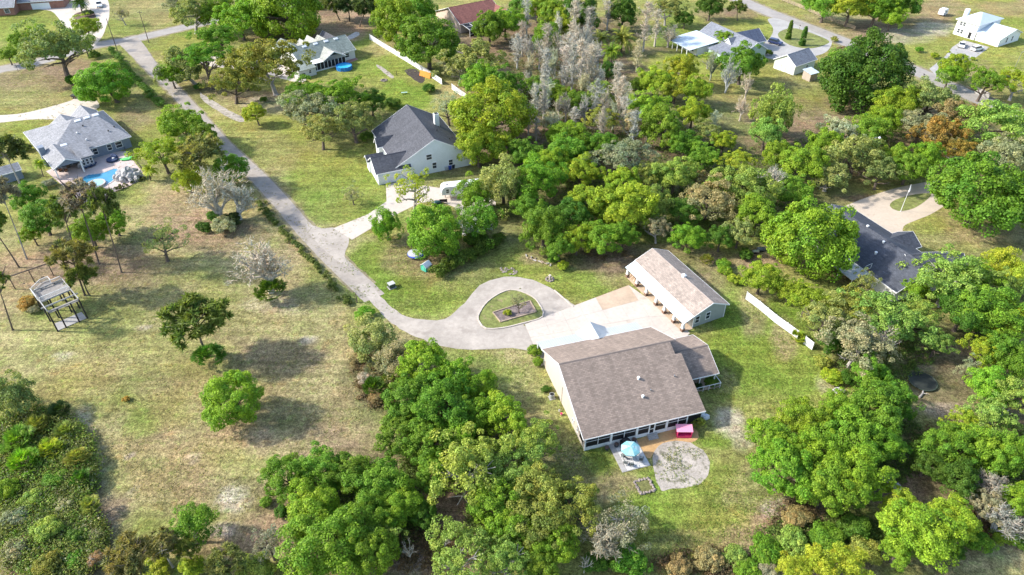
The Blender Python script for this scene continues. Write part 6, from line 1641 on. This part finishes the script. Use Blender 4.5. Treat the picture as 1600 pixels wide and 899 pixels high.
for x, y, rz, lab in ((5.5, -14.2, 20, "dark patio chair on the house side of the round table"), (6.0, -15.9, 80, "dark patio chair pulled out toward the patio's lawn edge"), (5.3, -15.4, 50, "dark patio chair at the lawn corner of the pale patio"), (7.7, -15.5, 150, "dark patio chair nearest the sand circle")):
    t = thing("patio_chair", lab, "chair", HL(x, y, .08), HA + math.radians(rz), "patio chairs around the round table")
    mb = MB(); mb.box(-.26, -.26, .4, .26, .26, .46); mb.build("seat", mat("grey_sling", (.16, .18, .18), .7, .15), t)
    mb = MB(); mb.solid([(-.3, -.26, .95), (-.3, .26, .95), (-.35, .26, .95), (-.35, -.26, .95)], [(-.22, -.26, .45), (-.22, .26, .45), (-.27, .26, .45), (-.27, -.26, .45)]); mb.build("backrest", mat("grey_sling", (.16, .18, .18), .7, .15), t)
    for px_, py_ in ((-.23, -.23), (.23, -.23), (-.23, .23), (.23, .23)):
        mb = MB(); mb.box(px_ - .02, py_ - .02, 0, px_ + .02, py_ + .02, .4); mb.build("leg", BLACK, t)
    for y_ in (-.28, .28):
        mb = MB(); mb.box(-.28, y_ - .03, .64, .24, y_ + .03, .68); mb.build("armrest", BLACK, t)
t = thing("grill", "wide black covered grill against the screened porch on the patio", "grill", HL(6.75, -11.95, .08), HA)
mb = MB(); mb.box(-.75, -.35, 0, .75, .35, .85); mb.build("cabinet", BLACK, t, bevel=.05)
mb = MB(); mb.extrude_y([(-.55, .853), (.55, .853), (.5, 1.1), (.3, 1.22), (-.3, 1.22), (-.5, 1.1)], -.3, .3); mb.build("lid", mat("dark_lid", (.03, .03, .035), .35, .2), t)
mb = MB(); mb.bar((-.4, -.34, 1.0), (.4, -.34, 1.0), .03, .03); mb.build("handle", STEEL, t)
for x, y, lab in ((5.35, -11.9, "dark round planter beside the black grill, side toward the gable wall"), (8.3, -11.8, "dark round planter between the black grill and the bare soil"), (3.75, -12.0, "dark blue-grey barrel on the grass at the patio corner")):
    t = thing("planter", lab, "planter", HL(x, y, .08 if x > 4.4 else 0), HA)
    mb = MB(); mb.cyl((0, 0), .28, 0, .55, 14, .36); mb.build("pot", mat("dark_glaze", (.05, .06, .07), .5, .2), t)
    mb = MB(); mb.cyl((0, 0), .32, .5, .56, 12); mb.build("soil", MULCH, t)
sheet("bare_soil", [(994, 692), (1004, 684), (1040, 672), (1068, 664), (1086, 670), (1092, 684), (1078, 692), (1050, 690), (1030, 698), (1018, 712), (1012, 716)], .01, mat("orange_soil", (.47, .29, .13), .95, .15, (.4, 2.5, 10.0), .3, dirt=((.3, .18, .1), .9, .57)), True, .25)
sheet("sand_circle", [(1019, 718), (1022, 704), (1036, 693), (1055, 688), (1078, 692), (1098, 703), (1109, 722), (1106, 742), (1092, 757), (1070, 762), (1052, 762), (1038, 768), (1029, 762), (1022, 740)], .014, SAND, True, .32)
tufts("weeds", [(1065, 710, 32, 13), (1050, 724, 24, 10), (1085, 728, 18, 9)], 330, 8, (.3, .33, .18), .08)
PINKP = mat("pink_plastic", (.78, .3, .42), .4, .04); MAG = mat("magenta_plastic", (.6, .03, .13), .4, .05)
t = thing("playhouse", "pink plastic toy playhouse with pale pink roof beside the screened porch", "playhouse", HL(16.1, -12.75), HA - math.radians(17))
mb = MB()
for a in ((-1.1, -.6, 0, 1.1, -.52, .5), (-1.1, .52, 0, 1.1, .6, 1.25), (-1.1, -.52, 0, -1.02, .52, 1.25), (1.02, -.52, 0, 1.1, .52, 1.25), (-1.02, -.52, .04, 1.02, .52, .12)): mb.box(*a)
mb.build("wall", MAG, t)
mb = MB(); mb.slab([(-1.25, -.5, 1.28), (1.25, -.5, 1.28), (1.25, .8, 1.6), (-1.25, .8, 1.6)], .08); mb.build("roof", PINKP, t)
for x in (-1.06, 1.06):
    mb = MB(); mb.box(x - .05, -.6, .5, x + .05, -.5, 1.25); mb.build("post", MAG, t)
mb = MB(); mb.box(-.9, -.45, .35, .9, .0, .45); mb.build("bench", MAG, t)
# stone-edged bed
t = thing("raised_bed", "small square weed bed edged with rough stones behind the patio", "garden bed", HL(6.4, -19.7), HA)
mb = MB(); mb.box(-.95, -.95, 0, .95, .95, .1); mb.build("soil", mat("weedy_soil", (.15, .15, .05), .95, .4, (1.5, 6.0, 18.0), .8), t)
def rock(bm_seed, s, jag=0.0):
    rng = random.Random(bm_seed); bm = bmesh.new(); bmesh.ops.create_icosphere(bm, subdivisions=2, radius=1)
    for v in bm.verts:
        k = 1 + jag * .5 * abs(noise.noise(v.co * 1.9 + Vector((bm_seed, 9, 0)))) + .35 * noise.noise(v.co * 1.2 + Vector((bm_seed, 0, 0))) + .15 * noise.noise(v.co * 3 + Vector((bm_seed, 5, 0)))
        v.co = Vector((v.co.x * s[0], v.co.y * s[1], v.co.z * s[2])) * k
    me = bpy.data.meshes.new("rock"); bm.to_mesh(me); bm.free(); return me
RK = [rock(i, (1, .8, .6)) for i in range(5)]
for m_ in RK: m_.materials.append(FIELDSTONE)
for k in range(20):
    s, u = k // 5, (k % 5) / 5 * 2.2 - 1.0
    x, y = [(u, -1.1), (1.1, u), (-u, 1.1), (-1.1, -u)][s]
    link_mesh("stone", RK[k % 5], None, t, (x, y, .12), (0, 0, k * 1.3), (.3, .24, .24))
t = thing("air_conditioner", "grey round air conditioner on the grass beside the cream gable wall", "air conditioner", HL(-.75, .3), HA)
mb = MB(); mb.cyl((0, 0), .42, .05, .85, 18); mb.build("case", mat("ac_grey", (.42, .43, .42), .5, .2), t); mb = MB(); mb.cyl((0, 0), .34, .852, .88, 16); mb.build("fan_grille", BLACK, t); mb = MB(); mb.box(-.5, -.5, 0, .5, .5, .06); mb.build("pad", CONCRETE3, t)
for x, y, s, lab, m_ in ((-.55, -2.8, .3, "small white bucket lying by the cream gable wall", WHITE), (-.5, -3.6, .35, "small pink toy lying by the cream gable wall", PINKP)):
    t = thing("bucket" if m_ is WHITE else "toy", lab, "bucket" if m_ is WHITE else "toy", HL(x, y), .4)
    mb = MB(); mb.cyl((0, 0), s * .4, 0, s, 12, s * .5); mb.build("body", m_, t); mb = MB(); mb.cyl((0, 0), s * .55, s, s + .04, 12); mb.build("rim", STEEL if m_ is WHITE else MAG, t)
t = thing("tarp_heap", "crumpled pale grey tarp at the porch corner of the cream house", "tarp", HL(20.3, -10.0), HA)
link_mesh("folds", rock(31, (.9, .7, .8)), mat("pale_tarp", (.6, .63, .66), .5, .1, (1.0, 4.0, 12.0), .8), t, (0, 0, .4), (0, 0, .4)); link_mesh("folds", rock(32, (.7, .5, .5)), MATS["pale_tarp"], t, (.8, -.6, .25))

# timber-edged bed on the gravel island, small garden things
c4 = [U(770, 489), U(828, 471), U(838, 488), U(782, 504)]; c0 = (c4[0] + c4[2]) / 2
t = thing("island_bed", "timber-edged mulch bed in the grass island of the gravel loop", "garden bed", c0)
mb = MB(); mb.slab([(p.x - c0.x, p.y - c0.y, .1) for p in c4], .08); mb.build("mulch", mat("purple_mulch", (.19, .15, .14), .95, .4, (1.5, 6.0, 18.0), .8), t)
for i in range(4):
    p, q = c4[i] - c0, c4[(i + 1) % 4] - c0; n = max(1, round((q - p).length / 2.4))
    for k in range(n):
        mb = MB(); a, b = p + (q - p) * (k / n), p + (q - p) * ((k + .985) / n); mb.bar(a + Vector((0, 0, .13)), b + Vector((0, 0, .13)), .2, .2); mb.build("timber", TIMBER, t)
b = U(859, 437)
t = thing("garden_ornament", "stone garden ornament with pale top on a ring of rocks at the lawn", "ornament", b)
mb = MB(); mb.cyl((0, 0), .22, .0, .5, 10, .15); mb.cyl((0, 0), .12, .5, .95, 10, .16); mb.cyl((0, 0), .3, .95, 1.1, 12, .24); mb.build("pedestal", CONCRETE, t)
for k in range(9): link_mesh("stone", RK[k % 5], None, t, (math.cos(k * .7) * .7, math.sin(k * .7) * .7, .1), (0, 0, k), (.3, .28, .3))
b = U(795, 424)
t = thing("stone_patch", "patch of old burnt bricks and stones at the top of the gravel loop", "stone pile", b)
for k in range(34): link_mesh("stone", RK[k % 5], None, t, (random.uniform(-1.6, 1.6), random.uniform(-1.1, 1.1), .03), (0, 0, k), (random.uniform(.1, .32),) * 2 + (.22,))
b = U(840, 410)
t = thing("log_border", "low border of split logs and rocks at the wood's edge by the lawn", "log border", b)
for k in range(16):
    mb = MB(); x, y = -2.2 + k * .32, 1.7 - k * .2 + random.uniform(-.3, .3); a = random.uniform(0, 3); mb.tube([(x, y, .12), (x + math.cos(a) * .7, y + math.sin(a) * .7, .12)], [.12, .11], 7); mb.build("log", TIMBER if k % 3 else STONE, t)
t = thing("firewood_stack", "stacked firewood under the far end of the white lean-to", "firewood", (27.72, 115.22, 0), math.radians(-64.2))
mb = MB(); mb.box(.9, -5.4, .09, 3.4, -4.4, .2); mb.build("pallet", TIMBER, t)
for r_ in range(4):
    for k in range(9 - r_):
        mb = MB(); x = 1.05 + k * .27 + r_ * .13; z = .33 + r_ * .24; mb.tube([(x, -5.5 - random.uniform(0, .15), z), (x, -4.5, z)], [.125, .12], 7); mb.build("log", mat("log_%d" % (k % 3), ((.42, .3, .2), (.3, .2, .14), (.5, .38, .28))[k % 3], .9, .2), t)

# green playhouse, trampoline with tarp, utility box
b = U(666, 421); GREENP = mat("green_plastic", (.07, .42, .28), .45, .05)
t = thing("playhouse", "small green playhouse with a white gabled roof on the lawn by the clipped hedge", "playhouse", b, math.radians(52))
mb = MB(); mb.box(-.8, -.7, 0, .8, .7, 1.2); mb.solid([(-.8, -.7, 1.2), (-.8, .7, 1.2), (-.8, 0, 1.75)], [(.8, -.7, 1.2), (.8, .7, 1.2), (.8, 0, 1.75)]); mb.build("wall", GREENP, t)
for s in (-1, 1):
    mb = MB(); mb.slab([(-.9, s * .85, 1.12), (.9, s * .85, 1.12), (.9, 0, 1.86), (-.9, 0, 1.86)], .06); mb.build("roof", WHITE, t)
mb = MB(); mb.box(-.815, -.28, .1, -.79, .28, 1.1); mb.build("door", mat("green_door", (.12, .5, .36), .45, .05), t); mb = MB(); mb.box(-.3, -.715, .55, .3, -.69, 1.0); mb.build("window", WHITE, t)
b = U(650, 400)
t = thing("trampoline", "round trampoline with blue edge pad covered by a pale grey tarp", "trampoline", b)
mb = MB(); mb.cyl((0, 0), 1.75, .55, .62, 24); mb.build("edge_pad", mat("blue_pad", (.04, .08, .4), .6, .1), t)
mb = MB(); mb.cyl((-.25, .1), 1.45, .6, .68, 20); mb.build("tarp", mat("grey_tarp", (.46, .46, .52), .6, .12, (.8, 3.0, 9.0), .5), t)
for k in range(6):
    a = k * 1.047; mb = MB(); mb.tube([(math.cos(a) * 1.6, math.sin(a) * 1.6, 0), (math.cos(a) * 1.6, math.sin(a) * 1.6, .56)], [.04, .04], 5); mb.build("leg", STEEL, t)
b = U(612, 449)
t = thing("utility_box", "grey-green metal utility box on the lawn above the gravel bend", "utility box", b, .6)
mb = MB(); mb.box(-.6, -.5, .08, .6, .5, .95); mb.build("cabinet", mat("box_green", (.06, .08, .06), .5, .1), t); mb = MB(); mb.box(-.65, -.55, .953, .65, .55, 1.02); mb.build("lid", mat("box_top", (.45, .46, .42), .5, .1), t); mb = MB(); mb.box(-.75, -.65, 0, .75, .65, .08); mb.build("pad", CONCRETE3, t)
# things by the slate-roofed house
for x, y, m_, lab in ((697, 263, (.4, .42, .44), "grey air conditioner box against the pale gable wall"), (703, 262, (.03, .06, .3), "blue wheeled bin by the pale gable wall, next to the air conditioner"), (708, 260, (.03, .035, .06), "dark wheeled bin by the pale gable wall, last in the row")):
    b = U(x, y + 3); nm = "air_conditioner" if "conditioner" in lab else "wheeled_bin"
    t = thing(nm, lab, "air conditioner" if nm[0] == "a" else "bin", b, .4)
    mm = mat("bin%d" % x, m_, .5, .1); mb = MB(); mb.solid([(-.38, -.4, 1.0), (.38, -.4, 1.0), (.38, .4, 1.0), (-.38, .4, 1.0)], [(-.3, -.3, .05), (.3, -.3, .05), (.3, .3, .05), (-.3, .3, .05)]); mb.build("body", mm, t)
    mb = MB(); mb.box(-.4, -.43, 1.003, .4, .43, 1.08); mb.build("lid", mm, t)
b = U(693, 318)
t = thing("bench", "dark wooden garden bench at the drive edge near the camper", "bench", b, .1)
mb = MB(); mb.box(-.9, -.25, .42, .9, .25, .48); mb.build("seat", DARKWOOD, t); mb = MB(); mb.box(-.9, .22, .5, .9, .28, .95); mb.build("backrest", DARKWOOD, t)
for x in (-.8, .8):
    mb = MB(); mb.box(x - .05, -.22, 0, x + .05, .22, .42); mb.build("leg", DARKWOOD, t)
b = U(683, 318)
t = thing("tarp_heap", "dark green tarp heap on the grass by the drive fork", "tarp", b); link_mesh("folds", rock(41, (1.2, .7, .45)), mat("dark_tarp", (.02, .06, .06), .5, .2), t, (0, 0, .3))

# ---------------------------------------------------------------- yard of the sage-roofed house
b = U(538, 108)
t = thing("round_pool", "above-ground round pool with blue wall and blue water by the screened porch", "pool", b)
mb = MB()
A = [2 * math.pi * k / 28 for k in range(28)]
for i in range(28):
    a, c = A[i], A[(i + 1) % 28]
    mb.solid([(math.cos(a) * 2.5, math.sin(a) * 2.5, 1.2), (math.cos(c) * 2.5, math.sin(c) * 2.5, 1.2), (math.cos(c) * 2.32, math.sin(c) * 2.32, 1.2), (math.cos(a) * 2.32, math.sin(a) * 2.32, 1.2)], [(math.cos(a) * 2.5, math.sin(a) * 2.5, 0), (math.cos(c) * 2.5, math.sin(c) * 2.5, 0), (math.cos(c) * 2.32, math.sin(c) * 2.32, 0), (math.cos(a) * 2.32, math.sin(a) * 2.32, 0)])
mb.build("pool_wall", mat("pool_blue", (.03, .2, .55), .4, .06), t)
WATER = mat("pool_water", (.045, .25, .4), .08, .15, (.8, 2.5, 6.0), .15, spec=.6)
mb = MB(); mb.cyl((0, 0), 2.33, .1, 1.02, 28); mb.build("water", mat("round_pool_water", (.05, .45, .75), .08, .12, (.8, 2.5, 6.0), .15, spec=.6), t)
for k in range(14):
    a = A[k * 2]; mb = MB(); mb.tube([(math.cos(a) * 2.54, math.sin(a) * 2.54, 0), (math.cos(a) * 2.54, math.sin(a) * 2.54, 1.22)], [.05, .05], 5); mb.build("upright", mat("pool_post", (.1, .3, .6), .5, .1), t)
b = U(600, 126)
t = thing("fire_ring", "ring of pale stones with ashes on the back lawn", "fire pit", b)
for k in range(12): link_mesh("stone", RK[k % 5], None, t, (math.cos(k * .5236) * .9, math.sin(k * .5236) * .9, .1), (0, 0, k), (.28, .24, .28))
mb = MB(); mb.cyl((0, 0), .75, 0, .05, 14); mb.build("ash", mat("ash", (.06, .055, .05), .95, .3), t)
sheet("vegetable_plot", [(632, 111), (648, 108), (664, 122), (656, 130)], .008, mat("dark_soil", (.06, .05, .045), .95, .4, (1.0, 4.0, 12.0), .8), True, .3)
t = thing("orange_panel", "orange plastic sheet leaning on the white fence beside the vegetable plot", "sheet", U(667, 119), math.radians(-36))
mb = MB(); mb.solid([(-2.2, -.5, 1.6), (2.2, -.5, 1.6), (2.2, -.44, 1.6), (-2.2, -.44, 1.6)], [(-2.2, -1.1, 0), (2.2, -1.1, 0), (2.2, -1.04, 0), (-2.2, -1.04, 0)]); mb.build("sheet", mat("orange_sheet", (.7, .24, .03), .5, .1), t)
t = thing("stone_bench", "pale green garden bench on the bright lawn behind the slate roof", "bench", U(632, 147), .2)
mb = MB(); mb.box(-.9, -.3, .4, .9, .3, .5); mb.build("seat", mat("bench_green", (.35, .5, .42), .6, .1), t)
for x in (-.7, .7):
    mb = MB(); mb.box(x - .08, -.25, 0, x + .08, .25, .4); mb.build("leg", mat("bench_leg", (.05, .12, .08), .6, .1), t)
pole("garden_post", "dark garden post standing at the head of the vegetable plot", (620, 118), 1.5, "post", .09, m=DARKWOOD)
sheet("brick_patio", [(538, 94), (552, 88), (560, 93), (545, 99)], .02, mat("patio_brick", (.36, .2, .17), .9, .2), False)
sheet("stone_apron", [(540, 60), (556, 50), (562, 54), (548, 62)], .01, STONE, True, .2)

# ---------------------------------------------------------------- pool terrace of the blue-grey house
PATIO = mat("pink_pavers", (.52, .42, .38), .9, .12, (.5, 2.5, 12.0), .2)
sheet("pool_terrace", [(72, 268), (85, 262), (150, 240), (196, 236), (228, 276), (205, 290), (150, 312), (130, 318), (100, 292)], .03, PATIO, False, th=.05)
pool_out = [(118, 289), (121, 284), (131, 277), (139, 273), (152, 272), (165, 269), (178, 264), (186, 266), (184, 275), (176, 284), (163, 291), (150, 294), (136, 297), (124, 297)]
t = thing("swimming_pool", "curvy blue swimming pool in the pale terrace behind the blue-grey house", "pool", (0, 0, 0))
C = catmull([U(*p) for p in pool_out], .8, True); c0 = sum(C, Vector()) / len(C); t.location = c0
mb = MB(); mb.solid([(p.x - c0.x, p.y - c0.y, .06) for p in C], [(p.x - c0.x, p.y - c0.y, .0) for p in C]); mb.build("water", WATER, t)
mb = MB()
for i in range(len(C)): mb.bar(C[i] - c0 + Vector((0, 0, .06)), C[(i + 1) % len(C)] - c0 + Vector((0, 0, .06)), .4, .1)
mb.build("coping", STONE, t)
b = U(151, 289)
t = thing("spa", "round raised spa with pale rim at the edge of the swimming pool", "spa", b)
mb = MB(); mb.cyl((0, 0), 2.1, .0, .5, 26); mb.build("rim", STONE, t); mb = MB(); mb.cyl((0, 0), 1.65, .4, .515, 24); mb.build("water", mat("spa_water", (.3, .5, .56), .08, .1, spec=.6), t)
b = U(200, 279)
t = thing("rock_waterfall", "heap of big pale grey boulders forming a waterfall beside the pool", "rocks", b)
PALE = mat("bleached_rock", (.4, .385, .37), .9, .35, (.6, 2.0, 6.0), .8, dirt=((.14, .13, .13), .6, .58))
for k, (x, y, z, s) in enumerate([(-2.6, 1.5, .8, 1.5), (-.8, 2.0, 1.2, 1.9), (1.2, 1.6, 1.3, 1.8), (2.8, .4, 1.0, 1.6), (-2.0, -1.0, .7, 1.4), (0, 0, 1.4, 1.8), (1.6, -.8, 1.0, 1.5), (-.6, -2.0, .5, 1.1), (3.4, -1.4, .5, 1.1), (-3.6, -.2, .4, .9), (2.2, -2.4, .4, .9), (.8, 1.2, 2.2, 1.2)]):
    link_mesh("boulder", rock(50 + k, (1, .8, .75), .9), PALE, t, (x * .8, y * .8, z * .75), (.3 * k, .2 * k, k), (s * .78,) * 3)
def lounger(px, rz, lab, c):
    t = thing("sun_lounger", lab, "sun lounger", U(*px), math.radians(rz), "loungers by the pool")
    mb = MB(); mb.box(-.95, -.33, .28, .45, .33, .36); mb.build("seat", c, t); mb = MB(); mb.slab([(.45, -.33, .36), (1.05, -.33, .8), (1.05, .33, .8), (.45, .33, .36)], .08); mb.build("backrest", c, t)
    for x in (-.8, .3):
        for y in (-.28, .28): mb = MB(); mb.box(x - .03, y - .03, 0, x + .03, y + .03, .28); mb.build("leg", BLACK, t)
NAVY = mat("navy_fabric", (.03, .05, .11), .8, .1)
lounger((139, 262), 60, "navy lounger by the bay windows, nearer the porch", NAVY); lounger((146, 260), 60, "navy lounger by the bay windows, nearer the pool", NAVY)
b = U(176, 251)
t = thing("daybed", "round navy daybed with a folded shade on the pool terrace", "daybed", b)
mb = MB(); mb.cyl((0, 0), 1.35, .1, .5, 22); mb.build("mattress", NAVY, t); mb = MB(); mb.cyl((0, 0), 1.42, 0, .1, 22); mb.build("base", BLACK, t); link_mesh("shade", rock(70, (1.2, .5, .7)), NAVY, t, (.3, .9, .7), (0, 0, -.3)); link_mesh("cushion", rock(71, (.3, .25, .15)), WHITE, t, (.3, .1, .6))
b = U(198, 250)
t = thing("pool_float", "bright green pool float lying on the terrace near the boulders", "pool float", b, .3); link_mesh("float", rock(72, (1.5, .7, .25)), mat("lime_plastic", (.14, .62, .16), .4, .05), t, (0, 0, .3)); link_mesh("pillow", rock(73, (.5, .6, .2)), MATS["lime_plastic"], t, (1.0, .1, .5))
b = U(99, 262)
t = thing("patio_table", "round table with chairs' cushions under the pool house porch edge", "table", b)
mb = MB(); mb.cyl((0, 0), .6, .68, .74, 16); mb.build("table_top", TIMBER, t); mb = MB(); mb.cyl((0, 0), .06, .03, .68, 8); mb.build("pedestal", BLACK, t)
for x, y, lab in ((104, 268, "wicker chair at the porch table, pool side"), (95, 268, "wicker chair at the porch table, garden side"), (107, 262, "wicker chair at the porch table under the roof")):
    t = thing("wicker_chair", lab, "chair", U(x, y), x * .7, "chairs at the porch table"); wk = mat("wicker", (.14, .09, .06), .9, .3)
    mb = MB(); mb.box(-.35, -.35, .0, .35, .35, .42); mb.build("seat", wk, t); mb = MB(); mb.box(.25, -.35, .42, .36, .35, .9); mb.build("backrest", wk, t); mb = MB(); mb.box(-.3, -.28, .423, .22, .28, .52); mb.build("cushion", mat("rust_cushion", (.4, .16, .08), .8, .1), t)
b = U(127, 262)
t = thing("grill", "silver grill on the terrace beside the porch post of the pool house", "grill", b, .6); mb = MB(); mb.box(-.7, -.35, .1, .7, .35, .9); mb.build("cabinet", STEEL, t); mb = MB(); mb.extrude_y([(-.45, .903), (.45, .903), (.4, 1.2), (-.4, 1.2)], -.3, .3); mb.build("lid", WHITE, t)

# ---------------------------------------------------------------- timber platform and swing frame by the pines
a, b_ = U(90.5, 518), U(137, 497.5)
d = (b_ - a); W = d.length; ya = math.atan2(d.y, d.x)
t = thing("timber_platform", "tall unfinished timber platform on black posts with white railings at its back", "platform", a, ya)
Hh = 4.4; D = 8.6; OLDW = mat('old_white_paint', (.33, .325, .31), .7, .2)
for y in (0, D * .46, D):
    for x in (0, W * .28, W * .72, W):
        mb = MB(); mb.box(x - .12, y - .12, 0, x + .12, y + .12, Hh); mb.build("post", DARKWOOD, t)
GREYP = mat("grey_boards", (.3, .28, .26), .8, .25)
for y, o_ in ((0, .0), (D * .23, .9), (D * .46, .0), (D * .98, 0)):
    mb = MB(); mb.box(-o_ * .6, y - .06, Hh - .08, W + o_ * .6, y + .06, Hh + .16); mb.build("beam", OLDW if y else GREYP, t)
for x in (0, W):
    mb = MB(); mb.box(x - .08, -.05, Hh + .17, x + .08, D, Hh + .36); mb.build("beam", OLDW, t)
for k in range(22):
    y = D * .5 + k * (D * .5 / 22); mb = MB(); mb.box(.02, y, Hh - .35, W - .02, y + D * .5 / 22 - .03, Hh - .28); mb.build("plank", GREYP, t)
for k in range(8):
    y = .05 + k * .11; mb = MB(); mb.box(.1, y, Hh - .3, W - .1, y + .09, Hh - .25); mb.build("plank", GREYP, t)
def railing(p, q, n):
    p, q = Vector(p), Vector(q)
    for z in (.15, 1.0):
        mb = MB(); mb.bar(p + Vector((0, 0, z)), q + Vector((0, 0, z)), .08, .08); mb.build("rail", VINYL, t)
    for i in range(n + 1):
        v = p + (q - p) * (i / n); mb = MB(); mb.box(v.x - .03, v.y - .03, v.z, v.x + .03, v.y + .03, v.z + 1.0); mb.build("baluster", VINYL, t)
z = Hh - .28
railing((.1, D + .05, z), (W * .4, D + 1.6, z), 10); railing((W * .4, D + 1.6, z), (W * .66, D + 1.6, z), 7); railing((W * .66, D + .05, z), (W - .1, D + .05, z), 8); railing((W * .66, D + 1.6, z), (W * .66, D + .05, z), 5); railing((-.1, D * .6, z), (-.1, D, z), 10); railing((.2, D * .52, z), (W - .2, D * .52, z), 18)
mb = MB(); mb.slab([(.1, D, z), (W * .66, D, z), (W * .66, D + 1.55, z), (W * .4, D + 1.55, z)], .06); mb.build("landing", GREYP, t)
mb = MB(); mb.box(.15, .1, .0, W - .15, D * .3, .1); mb.build("ground_slab", CONCRETE3, t)
a, b_ = U(24, 452), U(84, 431)
d = b_ - a; ya = math.atan2(d.y, d.x); W = d.length
t = thing("swing_frame", "brown timber swing frame of three posts and a long beam under the pines", "swing frame", a, ya); hz = 3.0
mb = MB(); mb.bar((0, 0, hz), (W, 0, hz), .16, .2); mb.build("beam", BARK, t)
for x in (0, W / 2, W):
    mb = MB(); mb.box(x - .09, -.09, 0, x + .09, .09, hz - .1); mb.build("post", BARK, t)
for x in (W * .2, W * .7):
    mb = MB(); mb.bar((x, 0, hz), (x, .1, .5), .03, .03); mb.bar((x + .5, 0, hz), (x + .5, .1, .5), .03, .03); mb.build("rope", TIMBER, t); mb = MB(); mb.box(x - .05, -.02, .45, x + .55, .24, .5); mb.build("seat", DARKWOOD, t)

# ---------------------------------------------------------------- odds and ends in the woods
b = U(1441, 598)
t = thing("ground_trampoline", "dark oval netted trampoline low on the brown clearing", "trampoline", b)
mb = MB(); mb.cyl((0, 0), 2.1, .25, .32, 26); mb.build("mat", mat("dark_net", (.03, .035, .03), .7, .3), t)
for k in range(26):
    pass
mb = MB(); mb.tube([(math.cos(k * .2513) * 2.2, math.sin(k * .2513) * 2.2, .3) for k in range(26)], [.09] * 26, 6); mb.build("edge_ring", mat("dark_green_pad", (.05, .07, .05), .7, .2), t)
for k in range(6):
    mb = MB(); a = k * 1.047; mb.tube([(math.cos(a) * 2.1, math.sin(a) * 2.1, 0), (math.cos(a) * 2.1, math.sin(a) * 2.1, .28)], [.05, .05], 5); mb.build("leg", STEEL, t)
for x, y, s, lab in ((1384, 752, 1.5, "big pale grey boulder in the gap of the oak wood"), (1398, 762, .9, "smaller grey boulder beside the big pale one in the oak wood"), (1310, 614, 1.0, "white broken rock pile at the lawn edge by the mossy oak")):
    t = thing("boulder", lab, "boulder", U(x, y)); link_mesh("rock", rock(int(x), (1, .7, .6)), PALE, t, (0, 0, s * .3), (0, 0, x), (s, s, s))
t = thing("fallen_log", "pale fallen log lying on the brown clearing near the dark oval", "log", U(1436, 622), .5); mb = MB(); mb.tube([(0, 0, .15), (1.2, .3, .2), (2.2, .9, .16)], [.18, .16, .1], 7); mb.build("stem", GREYBARK, t); mb = MB(); mb.tube([(1.2, .3, .2), (1.6, -.4, .5)], [.08, .03], 5); mb.build("branch", GREYBARK, t)
for x, y, s, lab in ((1180, 396, .5, "small grey propane tank by the fence behind the garage"), (1188, 393, .6, "larger dark propane tank by the fence behind the garage")):
    t = thing("propane_tank", lab, "tank", U(x, y)); mb = MB(Matrix.Translation((0, 0, s)) @ Matrix.Rotation(math.pi / 2, 4, 'Y')); mb.cyl((0, 0), s * .7, -s * 1.3, s * 1.3, 14); mb.build("tank", STEEL if s < .55 else mat("dark_tank", (.12, .14, .16), .5, .1), t); mb = MB(); mb.box(-s, -.2, 0, s, .2, s * .4); mb.build("cradle", BLACK, t)
